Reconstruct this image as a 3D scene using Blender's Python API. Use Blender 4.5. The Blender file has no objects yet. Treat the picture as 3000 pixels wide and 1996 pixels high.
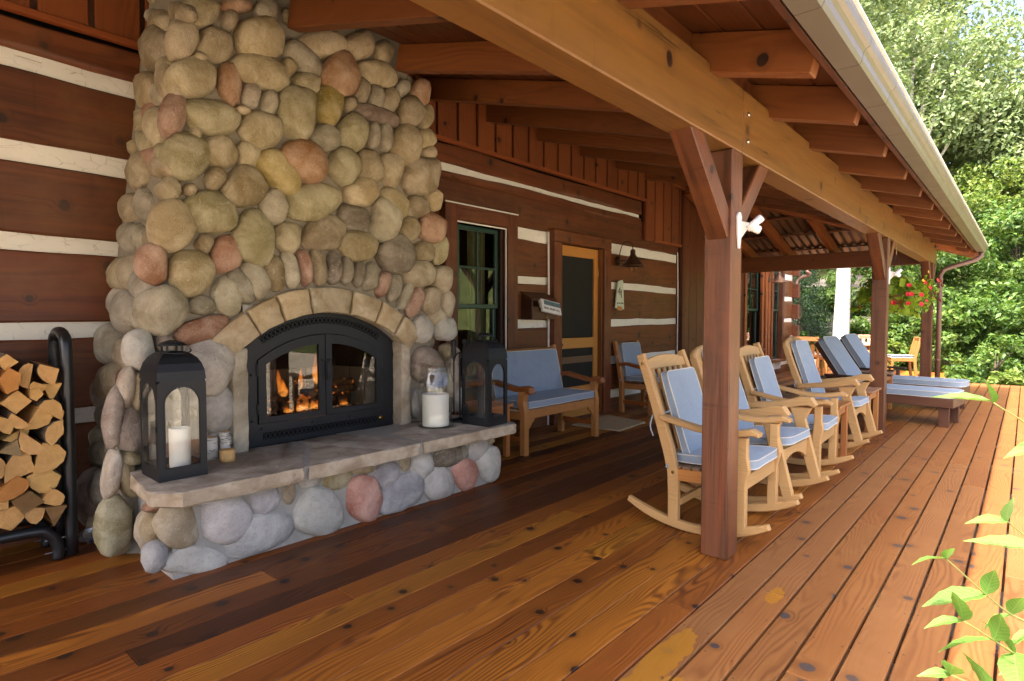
import bpy, bmesh, math, random
import numpy as np
from mathutils import Vector, Matrix, noise as mnoise

# ------------------------------------------------------------------ camera, sky, sun, exposure
scene = bpy.context.scene
COL = scene.collection
rng = random.Random(41)
R = math.radians

cam_data = bpy.data.cameras.new("camera")
cam_data.sensor_width = 36.0
cam_data.lens = 20.665
cam_data.clip_start = 0.05
cam_data.clip_end = 3000
camera = bpy.data.objects.new("camera", cam_data)
COL.objects.link(camera)
camera.location = (0, 0, 1.33)
camera.rotation_euler = (R(90 - 2.315), 0, R(-48.816))
scene.camera = camera

TO_SUN = Vector((-0.60, 0.131, 1.0)).normalized()
world = bpy.data.worlds.new("World")
scene.world = world
world.use_nodes = True
wn = world.node_tree
bg = wn.nodes["Background"]
sky = wn.nodes.new("ShaderNodeTexSky")
sky.sky_type = 'NISHITA'
sky.sun_disc = False
sky.sun_elevation = math.asin(TO_SUN.z)
sky.sun_rotation = math.atan2(TO_SUN.x, TO_SUN.y)
sky.air_density = 0.5
sky.dust_density = 7.0
sky.ozone_density = 0.4
wn.links.new(sky.outputs[0], bg.inputs[0])
bg.inputs[1].default_value = 0.15

sun_data = bpy.data.lights.new("sun", 'SUN')
sun_data.energy = 2.1
sun_data.angle = R(0.6)
sun_data.color = (1.0, 0.95, 0.86)
sun = bpy.data.objects.new("sun", sun_data)
COL.objects.link(sun)
sun.rotation_euler = (-TO_SUN).to_track_quat('-Z', 'Y').to_euler()
sun.location = (0, 0, 30)

vs = scene.view_settings
vs.view_transform = 'Standard'
vs.look = 'None'
vs.exposure = 2.83
vs.gamma = 1.0
cy = scene.cycles
cy.max_bounces = 14
cy.diffuse_bounces = 10
cy.glossy_bounces = 4
cy.transmission_bounces = 6
cy.transparent_max_bounces = 12
cy.caustics_reflective = False
cy.caustics_refractive = False
cy.sample_clamp_indirect = 6.0
cy.use_denoising = True

# ------------------------------------------------------------------ node helper
class NT:
    def __init__(s, name):
        s.m = bpy.data.materials.new(name)
        s.m.use_nodes = True
        s.t = s.m.node_tree
        s.b = s.t.nodes["Principled BSDF"]
        s.out = s.t.nodes["Material Output"]
    def n(s, typ, **kw):
        nd = s.t.nodes.new("ShaderNode" + typ)
        for k, v in kw.items():
            setattr(nd, k, v)
        return nd
    def put(s, sock, v):
        if v is None:
            return
        if isinstance(v, bpy.types.NodeSocket):
            s.t.links.new(v, sock)
        elif isinstance(v, (tuple, list)) and len(v) == 3 and sock.type == 'RGBA':
            sock.default_value = (*v, 1)
        else:
            sock.default_value = v
    def math(s, op, a, b=None, c=None, clamp=False):
        nd = s.n("Math", operation=op, use_clamp=clamp)
        for i, v in enumerate((a, b, c)):
            s.put(nd.inputs[i], v)
        return nd.outputs[0]
    def vmath(s, op, a, b=None):
        nd = s.n("VectorMath", operation=op)
        s.put(nd.inputs[0], a)
        if b is not None:
            s.put(nd.inputs[1], b)
        return nd.outputs[0]
    def mix(s, f, a, b, mode='MIX'):
        nd = s.n("Mix", data_type='RGBA', blend_type=mode)
        nd.clamp_factor = True
        s.put(nd.inputs[0], f); s.put(nd.inputs[6], a); s.put(nd.inputs[7], b)
        return nd.outputs[2]
    def ramp(s, f, *stops):
        nd = s.n("ValToRGB")
        el = nd.color_ramp.elements
        while len(el) < len(stops):
            el.new(0.5)
        for e, (p, c) in zip(el, stops):
            e.position = p
            e.color = (c, c, c, 1) if isinstance(c, (int, float)) else (*c, 1)
        s.put(nd.inputs[0], f)
        return nd.outputs[0]
    def sstep(s, v, a, b):
        nd = s.n("MapRange", interpolation_type='SMOOTHSTEP')
        s.put(nd.inputs[0], v)
        nd.inputs[1].default_value = a; nd.inputs[2].default_value = b
        return nd.outputs[0]
    def noise(s, vec, scale, detail=3.0, rough=0.55, dist=0.0):
        nd = s.n("TexNoise")
        s.put(nd.inputs["Vector"], vec)
        nd.inputs["Scale"].default_value = scale
        nd.inputs["Detail"].default_value = detail
        nd.inputs["Roughness"].default_value = rough
        nd.inputs["Distortion"].default_value = dist
        return nd.outputs["Fac"]
    def vor(s, vec, scale, feature='F1', dim='3D', rand=1.0):
        nd = s.n("TexVoronoi", feature=feature, voronoi_dimensions=dim)
        s.put(nd.inputs["Vector"], vec)
        nd.inputs["Scale"].default_value = scale
        nd.inputs["Randomness"].default_value = rand
        return nd
    def obj(s, spread=40.0):
        """object coordinates shifted per object; also returns Object Info"""
        tc = s.n("TexCoord"); oi = s.n("ObjectInfo")
        cx = s.n("CombineXYZ")
        r = oi.outputs["Random"]
        s.put(cx.inputs[0], s.math('MULTIPLY', r, spread))
        s.put(cx.inputs[1], s.math('MULTIPLY', r, spread * 2.7))
        s.put(cx.inputs[2], s.math('MULTIPLY', r, spread * 1.3))
        return s.vmath('ADD', tc.outputs["Object"], cx.outputs[0]), oi
    def scale(s, vec, v):
        return s.vmath('MULTIPLY', vec, v)
    def bump(s, h, strength=0.3, dist=0.01):
        nd = s.n("Bump")
        nd.inputs["Strength"].default_value = strength
        nd.inputs["Distance"].default_value = dist
        s.put(nd.inputs["Height"], h)
        s.t.links.new(nd.outputs[0], s.b.inputs["Normal"])
    def fin(s, col=None, rough=None, metal=None, spec=None):
        s.put(s.b.inputs["Base Color"], col)
        s.put(s.b.inputs["Roughness"], rough)
        s.put(s.b.inputs["Metallic"], metal)
        s.put(s.b.inputs["Specular IOR Level"], spec)
        return s.m

def wood(name, dark, light, rough=0.5, knots=0.55, freq=60.0, knot_col=(0.02, 0.008, 0.004), contrast=1.0,
         bump=0.15, spec=0.4, weather=None, nails=False, stain=False, coat=0.0, streak=0.0, lowk=0.45):
    """timber with the grain running along local X, tinted by the object's colour"""
    s = NT(name)
    p, oi = s.obj()
    sep = s.n("SeparateXYZ"); s.put(sep.inputs[0], p)
    x, y, z = sep.outputs
    yz = s.math('ADD', y, s.math('MULTIPLY', z, 0.83))
    c2 = s.n("CombineXYZ"); s.put(c2.inputs[0], x); s.put(c2.inputs[1], yz)
    w1 = s.noise(s.scale(p, (0.35, 2.0, 2.0)), 1.7, 2.5)
    w2 = s.noise(s.scale(p, (2.0, 9.0, 9.0)), 1.5, 2.0)
    v = s.vor(s.vmath('ADD', c2.outputs[0], (0, 0, 0)), 3.1, dim='2D')
    d = v.outputs["Distance"]
    sc = s.n("SeparateColor"); s.put(sc.inputs[0], v.outputs["Color"])
    sel = s.math('GREATER_THAN', sc.outputs[0], 1.0 - knots)
    size = s.math('MULTIPLY_ADD', sc.outputs[1], 0.065, 0.042)
    dw = s.math('ADD', d, s.math('MULTIPLY_ADD', w2, 0.05, -0.025))
    knot = s.math('MULTIPLY', s.math('SUBTRACT', 1.0, s.sstep(s.math('DIVIDE', dw, size), 0.72, 1.0)), sel)
    halo = s.math('MULTIPLY', s.math('SUBTRACT', 1.0, s.sstep(s.math('DIVIDE', d, size), 0.6, 2.6)), sel)
    g = s.math('MULTIPLY_ADD', yz, freq * 0.75, s.math('MULTIPLY', w1, freq * 0.42))
    g = s.math('ADD', g, s.math('MULTIPLY', halo, 7.0))
    g = s.math('ADD', g, s.math('MULTIPLY', w2, 2.5))
    band = s.math('MULTIPLY_ADD', s.math('SINE', g), 0.5, 0.5)
    band = s.math('POWER', band, 1.6)
    gm = s.sstep(s.noise(s.scale(p, (0.9, 7.0, 7.0)), 1.4, 2.0), 0.36, 0.66)
    band = s.math('MULTIPLY_ADD', s.math('SUBTRACT', band, 0.4), gm, 0.4)
    fine = s.noise(s.scale(p, (2.5, 95.0, 95.0)), 2.0, 3.0, 0.6)
    low = s.noise(s.scale(p, (0.5, 2.5, 2.5)), 1.2, 2.0)
    f = s.math('MULTIPLY_ADD', band, -0.34 * contrast, 0.62)
    f = s.math('ADD', f, s.math('MULTIPLY_ADD', fine, 0.36 * contrast, -0.18 * contrast))
    f = s.math('ADD', f, s.math('MULTIPLY_ADD', low, lowk, -0.5 * lowk), clamp=True)
    col = s.mix(f, dark, light)
    col = s.mix(1.0, col, oi.outputs["Color"], 'MULTIPLY')
    col = s.mix(s.math('MULTIPLY', halo, 0.35), col, tuple(c * 0.6 for c in dark))
    if streak:
        ck = s.noise(s.scale(p, (0.22, 16.0, 16.0)), 1.5, 2.0, 0.5)
        ck = s.math('SUBTRACT', 1.0, s.sstep(s.math('ABSOLUTE', s.math('SUBTRACT', ck, 0.56)), 0.003, 0.012))
        cm = s.sstep(s.noise(s.scale(p, (0.7, 2.0, 2.0)), 1.5, 1.0), 0.52, 0.6)
        col = s.mix(s.math('MULTIPLY', s.math('MULTIPLY', ck, cm), 0.8), col, tuple(c * 0.18 for c in dark))
        hw_ = s.noise(s.scale(p, (9.0, 0.9, 0.9)), 2.0, 3.0, 0.7)
        col = s.mix(s.math('MULTIPLY', s.sstep(hw_, 0.58, 0.72), streak * 0.8), col, tuple(c * 0.7 for c in dark))
        st = s.noise(s.scale(p, (0.45, 11.0, 11.0)), 1.3, 3.0, 0.6)
        col = s.mix(s.math('MULTIPLY', s.sstep(st, 0.48, 0.66), streak), col, tuple(c * 0.42 for c in dark))
        st2 = s.noise(s.scale(p, (0.3, 6.0, 6.0)), 2.1, 3.0, 0.6)
        col = s.mix(s.math('MULTIPLY', s.sstep(st2, 0.52, 0.7), streak * 0.7), col, (light[0] * 1.25, light[1] * 0.85, light[2] * 0.55))
    col = s.mix(s.math('MULTIPLY', knot, 0.97), col, knot_col)
    geo = s.n("NewGeometry")
    rr = s.math('MULTIPLY_ADD', fine, 0.25, rough - 0.12)
    if weather:
        wz = s.noise(geo.outputs["Position"], 1.7, 4.0, 0.65)
        col = s.mix(s.math('MULTIPLY', s.sstep(wz, 0.45, 0.75), weather[1]), col, weather[0])
    if nails:
        ng = s.n("SeparateXYZ"); tcn = s.n("TexCoord"); s.put(ng.inputs[0], tcn.outputs["Object"])
        fx = s.math('SUBTRACT', s.math('PINGPONG', s.math('ADD', ng.outputs[0], 50.0), 0.203), 0.0)
        ay = s.math('SUBTRACT', s.math('ABSOLUTE', ng.outputs[1]), 0.052)
        dd = s.math('SQRT', s.math('ADD', s.math('MULTIPLY', fx, fx), s.math('MULTIPLY', ay, ay)))
        nl = s.math('SUBTRACT', 1.0, s.sstep(dd, 0.003, 0.0055))
        col = s.mix(s.math('MULTIPLY', nl, 0.8), col, (0.03, 0.025, 0.02))
    if stain:
        # spilled wet patches lying on the boards near the front edge
        sp = s.n("SeparateXYZ"); s.put(sp.inputs[0], geo.outputs["Position"])
        nn = s.noise(geo.outputs["Position"], 7.0, 5.0, 0.7)
        tot = None
        for (a, b, ra, rb) in STAINS:
            ex = s.math('DIVIDE', s.math('SUBTRACT', sp.outputs[0], a), ra)
            ey = s.math('DIVIDE', s.math('SUBTRACT', sp.outputs[1], b), rb)
            q = s.math('SQRT', s.math('ADD', s.math('MULTIPLY', ex, ex), s.math('MULTIPLY', ey, ey)))
            q = s.math('ADD', q, s.math('MULTIPLY_ADD', nn, 1.3, -0.65))
            k = s.math('SUBTRACT', 1.0, s.sstep(q, 0.93, 1.0))
            tot = k if tot is None else s.math('MAXIMUM', tot, k)
        col = s.mix(s.math('MULTIPLY', tot, 0.62), col, (0.34, 0.15, 0.012))
        rr = s.math('MULTIPLY_ADD', tot, -0.18, rr)
    s.bump(s.math('ADD', s.math('MULTIPLY', fine, 0.6), s.math('MULTIPLY', band, 0.4)), bump, 0.004)
    if coat:
        s.b.inputs["Coat Weight"].default_value = coat
        s.b.inputs["Coat Roughness"].default_value = 0.22
    return s.fin(col, rr, None, spec)

def plain(name, col, rough=0.5, metal=0.0, spec=0.5, var=0.12, scale=6.0, bump=0.0, bscale=60.0):
    s = NT(name)
    p, oi = s.obj()
    n1 = s.noise(p, scale, 4.0, 0.6)
    c = s.mix(n1, tuple(v * (1 - var) for v in col), tuple(min(1, v * (1 + var)) for v in col))
    c = s.mix(1.0, c, oi.outputs["Color"], 'MULTIPLY')
    if bump:
        s.bump(s.noise(p, bscale, 3.0), bump, 0.004)
    rr = s.math('MULTIPLY_ADD', n1, 0.2, rough - 0.1)
    return s.fin(c, rr, metal, spec)

def stone_mat(name, speck=0.5, rough=0.8, fixed=None, strata=0.0):
    s = NT(name)
    p, oi = s.obj(17.0)
    big = s.noise(p, 5.5, 4.0, 0.6, 0.6)
    mid = s.noise(p, 26.0, 3.0, 0.65)
    grit = s.noise(p, 130.0, 2.5, 0.85)
    c0 = oi.outputs["Color"]
    if fixed:
        rgb = s.n("RGB"); rgb.outputs[0].default_value = (*fixed, 1); c0 = rgb.outputs[0]
    dk = s.mix(1.0, c0, (0.62, 0.60, 0.60), 'MULTIPLY')
    lt = s.mix(0.35, c0, (0.62, 0.58, 0.50))
    c = s.mix(s.sstep(big, 0.25, 0.75), dk, lt)
    c = s.mix(s.math('MULTIPLY', s.sstep(mid, 0.5, 0.75), 0.35), c, s.mix(1.0, c0, (0.55, 0.5, 0.45), 'MULTIPLY'))
    lich = s.noise(p, 9.0, 5.0, 0.75, 1.2)
    c = s.mix(s.math('MULTIPLY', s.sstep(lich, 0.60, 0.70), 0.38), c, (0.60, 0.56, 0.46))
    c = s.mix(s.math('MULTIPLY', s.sstep(lich, 0.36, 0.28), 0.35), c, (0.16, 0.12, 0.08))
    c = s.mix(s.math('MULTIPLY', s.sstep(grit, 0.60, 0.72), speck), c, (0.10, 0.09, 0.08))
    c = s.mix(s.math('MULTIPLY', s.sstep(grit, 0.42, 0.28), speck * 0.7), c, (0.72, 0.70, 0.66))
    h = s.math('ADD', s.math('MULTIPLY', mid, 0.6), s.math('MULTIPLY', grit, 0.25))
    pit = s.vor(p, 42.0)
    h = s.math('ADD', h, s.math('MULTIPLY', s.sstep(pit.outputs['Distance'], 0.0, 0.25), 0.25))
    s.bump(s.math('ADD', h, big), 0.75, 0.016)
    return s.fin(c, rough, None, 0.3)

def leaf_mat(name, c1, c2, c3, trans=0.35, rough=0.5, veins=False):
    s = NT(name)
    geo = s.n("NewGeometry")
    rnd = geo.outputs["Random Per Island"]
    nz = s.noise(geo.outputs["Position"], 0.9, 2.0)
    c = s.ramp(s.math('ADD', s.math('MULTIPLY', rnd, 0.65), s.math('MULTIPLY_ADD', nz, 0.7, -0.18)), (0.0, c1), (0.5, c2), (1.0, c3))
    if veins:
        tc = s.n("TexCoord"); sp = s.n("SeparateXYZ"); s.put(sp.inputs[0], tc.outputs["Object"])
        ay = s.math('ABSOLUTE', sp.outputs[1])
        ph = s.math('MULTIPLY', s.math('SUBTRACT', sp.outputs[0], s.math('MULTIPLY', ay, 1.1)), 480.0)
        vn = s.sstep(s.math('SINE', ph), 0.72, 1.0)
        mid = s.math('SUBTRACT', 1.0, s.sstep(ay, 0.0006, 0.0016))
        vv_ = s.math('MAXIMUM', s.math('MULTIPLY', vn, 0.55), mid)
        c = s.mix(s.math('MULTIPLY', vv_, 0.24), c, (0.36, 0.46, 0.16))
        s.bump(s.math('SUBTRACT', 1.0, vv_), 0.5, 0.002)
    s.put(s.b.inputs["Base Color"], c)
    s.b.inputs["Roughness"].default_value = rough
    s.b.inputs["Specular IOR Level"].default_value = 0.35
    tr = s.n("BsdfTranslucent")
    s.put(tr.inputs[0], s.mix(1.0, c, (1.25, 1.25, 0.7), 'MULTIPLY'))
    mx = s.n("MixShader"); mx.inputs[0].default_value = trans
    s.t.links.new(s.b.outputs[0], mx.inputs[1]); s.t.links.new(tr.outputs[0], mx.inputs[2])
    s.t.links.new(mx.outputs[0], s.out.inputs[0])
    return s.m

def glass_mat(name, tint=(1, 1, 1), refl=1.0, rough=0.0):
    """thin pane: clear film with mirror reflection by angle"""
    s = NT(name)
    lw = s.n("LayerWeight"); lw.inputs[0].default_value = 0.5
    fr = s.math('MULTIPLY_ADD', s.math('POWER', lw.outputs["Facing"], 4.0), 0.9, 0.075)
    tr = s.n("BsdfTransparent"); s.put(tr.inputs[0], tint)
    gl = s.n("BsdfGlossy"); gl.inputs["Roughness"].default_value = rough
    mx = s.n("MixShader")
    s.put(mx.inputs[0], s.math('MULTIPLY', fr, refl, clamp=True))
    s.t.links.new(tr.outputs[0], mx.inputs[1]); s.t.links.new(gl.outputs[0], mx.inputs[2])
    s.t.links.new(mx.outputs[0], s.out.inputs[0])
    return s.m

STAINS = [(2.10, 1.03, 0.26, 0.06), (1.80, 1.02, 0.2, 0.07), (1.72, 0.86, 0.22, 0.07), (2.03, 1.05, 0.17, 0.045), (1.86, 0.93, 0.13, 0.06), (1.86, 0.80, 0.16, 0.06), (2.9, 0.87, 0.10, 0.035), (1.75, 0.70, 0.1, 0.05)]
MT = {}
MT['deck_in'] = wood("sealed_fir", (0.060, 0.0145, 0.004), (0.40, 0.156, 0.021), rough=0.46, knots=0.8, freq=300, contrast=1.55, lowk=0.55, bump=0.15, spec=0.35)
MT['deck_out'] = wood("weathered_fir", (0.120, 0.044, 0.014), (0.275, 0.122, 0.040), rough=0.62, knots=0.5, freq=330, contrast=1.3, lowk=0.45, spec=0.15,
                      knot_col=(0.05, 0.04, 0.04), nails=True, stain=True, bump=0.15, weather=((0.26, 0.125, 0.045), 0.4))
MT['log'] = wood("stained_log", (0.036, 0.0090, 0.0028), (0.190, 0.056, 0.014), rough=0.5, knots=0.5, freq=120, contrast=1.0, bump=0.35, streak=0.3, weather=((0.19, 0.085, 0.028), 0.4))
MT['siding'] = wood("stained_siding", (0.090, 0.021, 0.005), (0.26, 0.074, 0.017), rough=0.5, knots=0.35, freq=200, bump=0.2)
MT['rafter'] = wood("rafter_timber", (0.082, 0.023, 0.0055), (0.235, 0.076, 0.016), rough=0.5, knots=0.4, freq=160, bump=0.2)
MT['beam'] = wood("beam_timber", (0.098, 0.040, 0.009), (0.22, 0.103, 0.024), rough=0.45, knots=0.45, freq=150, contrast=0.8, bump=0.25, streak=0.25, weather=((0.19, 0.082, 0.017), 0.5))
MT['post'] = wood("post_timber", (0.066, 0.024, 0.010), (0.170, 0.064, 0.027), rough=0.45, knots=0.3, freq=130, contrast=0.9, bump=0.55, streak=0.6, weather=((0.20, 0.066, 0.022), 0.55))
MT['teak'] = wood("weathered_teak", (0.32, 0.175, 0.064), (0.56, 0.35, 0.145), rough=0.55, knots=0.05, freq=380, contrast=0.7, bump=0.1, knot_col=(0.25, 0.14, 0.06))
MT['oak'] = wood("oiled_teak", (0.26, 0.10, 0.028), (0.47, 0.215, 0.065), rough=0.42, knots=0.08, freq=350, contrast=0.8, bump=0.1, knot_col=(0.15, 0.07, 0.03))
MT['walnut'] = wood("dark_stained_wood", (0.045, 0.018, 0.010), (0.13, 0.055, 0.030), rough=0.5, knots=0.1, freq=60, bump=0.15)
MT['door'] = wood("cedar_door", (0.36, 0.145, 0.028), (0.54, 0.25, 0.058), rough=0.4, knots=0.1, freq=260, contrast=0.7, bump=0.08, knot_col=(0.2, 0.09, 0.02))
MT['slat'] = wood("grey_brown_slat", (0.13, 0.075, 0.045), (0.26, 0.16, 0.10), rough=0.65, knots=0.05, freq=80, bump=0.15)
MT['stone'] = stone_mat("river_stone", 0.55)
MT['sandstone'] = stone_mat("sandstone", 0.18, 0.85)
MT['flag'] = stone_mat("flagstone", 0.22, 0.7)
MT['slab_edge'] = stone_mat("split_flagstone_edge", 0.12, 0.9, (0.47, 0.375, 0.25))
MT['mortar_shaded'] = plain("shaded_chimney_mortar", (0.235, 0.205, 0.155), 0.95, spec=0.15, var=0.3, scale=10, bump=0.8, bscale=60)  # same mortar as the hearth, darkened for the shade in the chimney joints
MT['mortar'] = plain("mortar", (0.31, 0.295, 0.26), 0.95, spec=0.15, var=0.22, scale=14, bump=0.7, bscale=70)
MT['black'] = plain("black_iron", (0.009, 0.0105, 0.013), 0.5, metal=0.0, spec=0.35, var=0.2, bump=0.08, bscale=120)
MT['grate'] = plain("dark_slot", (0.004, 0.004, 0.004), 0.8, spec=0.1)
MT['rack'] = plain("black_powder_coat", (0.012, 0.013, 0.014), 0.35, spec=0.5, var=0.1)
MT['bronze'] = plain("bronze_gutter", (0.165, 0.135, 0.095), 0.36, metal=0.25, spec=0.5, var=0.02)
MT['spout'] = plain("brown_downspout", (0.16, 0.085, 0.06), 0.4, spec=0.5, var=0.1)
MT['lamp'] = plain("aged_copper", (0.085, 0.042, 0.022), 0.45, metal=0.5, var=0.3)
MT['brass'] = plain("brass", (0.55, 0.36, 0.12), 0.25, metal=1.0)
MT['steel'] = plain("steel", (0.45, 0.44, 0.42), 0.3, metal=1.0)
MT['white'] = plain("white_paint", (0.80, 0.80, 0.78), 0.45, var=0.04)
MT['cord'] = plain("cream_piping", (0.55, 0.54, 0.50), 0.8, var=0.05)
MT['wax'] = plain("candle_wax", (0.76, 0.75, 0.66), 0.5, var=0.03)
MT['green'] = plain("green_sash", (0.016, 0.050, 0.036), 0.35, var=0.1)
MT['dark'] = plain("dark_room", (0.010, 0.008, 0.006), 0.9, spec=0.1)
MT['screen'] = plain("insect_screen", (0.012, 0.011, 0.010), 0.6, spec=0.25, var=0.2, scale=3)
MT['roofing'] = plain("corrugated_roofing", (0.13, 0.075, 0.04), 0.42, metal=0.6, var=0.35, scale=3)
MT['paper'] = plain("newsprint", (0.70, 0.69, 0.66), 0.9, var=0.04)
MT['ink'] = plain("printing_ink", (0.02, 0.02, 0.025), 0.8)
MT['plaque'] = plain("pale_green_sign", (0.52, 0.58, 0.46), 0.6, var=0.06)
MT['numeral'] = plain("brown_numerals", (0.10, 0.04, 0.02), 0.6)
MT['firebrick'] = plain("firebrick", (0.30, 0.27, 0.22), 0.9, var=0.3, scale=4)
MT['soot'] = plain("sooty_steel", (0.02, 0.016, 0.013), 0.8, var=0.3)
MT['petal_red'] = plain("red_petals", (0.48, 0.008, 0.012), 0.6, var=0.1)
MT['petal_yellow'] = plain("yellow_petals", (0.6, 0.36, 0.01), 0.6, var=0.1)
MT['coco'] = plain("coco_liner", (0.22, 0.10, 0.03), 0.95, var=0.4, scale=20, bump=0.6)
MT['bark'] = plain("tree_bark", (0.10, 0.075, 0.05), 0.9, var=0.4, scale=10, bump=0.6, bscale=30)
MT['rock'] = plain("dark_boulder", (0.10, 0.085, 0.07), 0.9, var=0.5, scale=3, bump=0.8, bscale=12)
MT['foil'] = plain("foil_wrapper", (0.45, 0.47, 0.52), 0.25, metal=0.8)
MT['bluewrap'] = plain("blue_wrapper", (0.02, 0.05, 0.40), 0.3)
MT['pane'] = glass_mat("window_pane", (0.75, 0.78, 0.76), 1.0)
MT['clear'] = glass_mat("clear_glass", (0.98, 0.985, 0.98), 0.6)
MT['fireglass'] = glass_mat("fire_glass", (0.74, 0.72, 0.68), 0.65)

def chink():
    s = NT("chinking")
    p, oi = s.obj(9.0)
    v = s.vor(s.scale(s.vmath('ADD', p, (0, 0, 0)), (0.7, 1, 1.3)), 13.0, 'DISTANCE_TO_EDGE')
    warp = s.noise(p, 11.0, 4.0, 0.7)
    crk = s.math('MULTIPLY', s.math('SUBTRACT', 1.0, s.sstep(v.outputs["Distance"], 0.004, 0.02)), s.sstep(warp, 0.46, 0.56))
    c = s.mix(s.noise(p, 4.0), (0.68, 0.665, 0.59), (0.79, 0.775, 0.70))
    c = s.mix(s.math('MULTIPLY', crk, 0.55), c, (0.30, 0.27, 0.20))
    s.bump(s.math('SUBTRACT', s.math('MULTIPLY', warp, 0.5), s.math('MULTIPLY', crk, 0.6)), 0.5, 0.01)
    return s.fin(c, 0.85, None, 0.2)
MT['chink'] = chink()

def fabric(name, c):
    s = NT(name)
    tc = s.n("TexCoord"); p = tc.outputs["Object"]
    a = s.noise(s.scale(p, (1, 12, 12)), 45.0, 2.0)
    b = s.noise(s.scale(p, (12, 1, 12)), 45.0, 2.0)
    lo = s.noise(p, 6.0, 2.0)
    f = s.math('MULTIPLY_ADD', s.math('ADD', a, b), 0.5, s.math('MULTIPLY_ADD', lo, 0.3, -0.15))
    col = s.mix(f, tuple(v * 0.8 for v in c), tuple(min(1, v * 1.2) for v in c))
    wr = s.noise(s.scale(p, (3, 3, 3)), 3.0, 3.0, 0.6)
    s.bump(s.math('ADD', s.math('MULTIPLY', s.math('ADD', a, b), 0.12), wr), 0.6, 0.03)
    s.b.inputs["Sheen Weight"].default_value = 0.15
    return s.fin(col, 0.9, None, 0.15)
MT['blue'] = fabric("blue_canvas", (0.25, 0.315, 0.395))
MT['navy'] = fabric("navy_canvas", (0.075, 0.09, 0.135))
MT['mat'] = plain("coir_mat", (0.42, 0.32, 0.18), 0.95, var=0.45, scale=90, bump=1.0, bscale=220)

def end_grain():
    s = NT("split_wood")
    p, oi = s.obj(11.0)
    n1 = s.noise(s.scale(p, (1, 1, 1)), 18.0, 4.0, 0.7)
    n2 = s.noise(s.scale(p, (30, 2, 30)), 3.0, 3.0)
    c = s.mix(n1, (0.42, 0.23, 0.075), (0.74, 0.50, 0.22))
    c = s.mix(s.math('MULTIPLY', s.sstep(n2, 0.55, 0.75), 0.4), c, (0.40, 0.20, 0.06))
    sx = s.n("SeparateXYZ"); tco = s.n("TexCoord"); s.put(sx.inputs[0], tco.outputs["Object"])
    rad = s.math('SQRT', s.math('ADD', s.math('POWER', s.math('ADD', sx.outputs[0], 0.05), 2.0), s.math('POWER', s.math('ADD', sx.outputs[2], 0.04), 2.0)))
    rg = s.math('MULTIPLY_ADD', s.math('SINE', s.math('ADD', s.math('MULTIPLY', rad, 900.0), s.math('MULTIPLY', n1, 5.0))), 0.5, 0.5)
    c = s.mix(s.math('MULTIPLY', rg, 0.28), c, (0.40, 0.21, 0.07))
    c = s.mix(1.0, c, oi.outputs["Color"], 'MULTIPLY')
    s.bump(s.math('ADD', n1, n2), 0.5, 0.006)
    return s.fin(c, 0.85, None, 0.2)
MT['split'] = end_grain()
MT['logbark'] = plain("log_bark", (0.12, 0.09, 0.06), 0.95, var=0.5, scale=25, bump=0.9, bscale=60)

def birch(name, dark_amt):
    s = NT(name)
    p, oi = s.obj(5.0)
    n1 = s.noise(s.scale(p, (5, 5, 26)), 2.2, 3.0, 0.7)
    n2 = s.noise(s.scale(p, (1, 1, 1)), 2.0, 3.0, 0.7)
    c = s.mix(s.noise(p, 3.0), (0.46, 0.44, 0.39), (0.60, 0.58, 0.53))
    c = s.mix(s.math('MULTIPLY', s.sstep(s.math('ADD', n1, s.math('MULTIPLY', n2, 0.5)), 0.88 - dark_amt, 1.0 - dark_amt), 0.85), c, (0.05, 0.042, 0.036))
    s.bump(n1, 0.4, 0.01)
    return s.fin(c, 0.8, None, 0.2)
MT['aspen'] = birch("aspen_bark", 0.10)
MT['birch'] = birch("birch_bark", 0.1)

def ground_mat(name, a, b, c_, sc):
    s = NT(name)
    geo = s.n("NewGeometry")
    n1 = s.noise(geo.outputs["Position"], sc, 6.0, 0.65)
    n2 = s.noise(geo.outputs["Position"], sc * 9, 4.0, 0.7)
    c = s.mix(s.sstep(n1, 0.35, 0.65), a, b)
    c = s.mix(s.math('MULTIPLY', s.sstep(n2, 0.45, 0.7), 0.6), c, c_)
    s.bump(n2, 0.6, 0.05)
    return s.fin(c, 0.95, None, 0.1)
MT['ground'] = ground_mat("pale_bounce_yard", (0.33, 0.285, 0.215), (0.42, 0.37, 0.29), (0.25, 0.22, 0.14), 0.35)  # unseen yard, pale tan chosen to bounce warm fill under the porch
MT['hill'] = ground_mat("wooded_hillside", (0.035, 0.055, 0.012), (0.09, 0.10, 0.03), (0.13, 0.11, 0.06), 0.5)
MT['far'] = ground_mat("far_hills", (0.10, 0.14, 0.11), (0.14, 0.18, 0.15), (0.12, 0.15, 0.12), 0.01)
MT['leaf_a'] = leaf_mat("shrub_leaves", (0.024, 0.066, 0.011), (0.078, 0.150, 0.027), (0.185, 0.240, 0.055), 0.40)
MT['leaf_b'] = leaf_mat("yellow_green_leaves", (0.055, 0.115, 0.020), (0.14, 0.205, 0.04), (0.27, 0.295, 0.075), 0.42)
MT['leaf_c'] = leaf_mat("pale_aspen_leaves", (0.07, 0.12, 0.045), (0.16, 0.22, 0.09), (0.30, 0.34, 0.17), 0.35)
MT['leaf_d'] = leaf_mat("dark_evergreen_needles", (0.008, 0.026, 0.010), (0.022, 0.055, 0.020), (0.05, 0.09, 0.03), 0.15)
MT['leaf_e'] = leaf_mat("basket_foliage", (0.10, 0.20, 0.01), (0.24, 0.36, 0.02), (0.42, 0.50, 0.06), 0.4)
MT['leaf_f'] = leaf_mat("dogwood_leaf", (0.075, 0.165, 0.03), (0.12, 0.235, 0.045), (0.19, 0.30, 0.075), 0.3, 0.3, veins=True)
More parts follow.
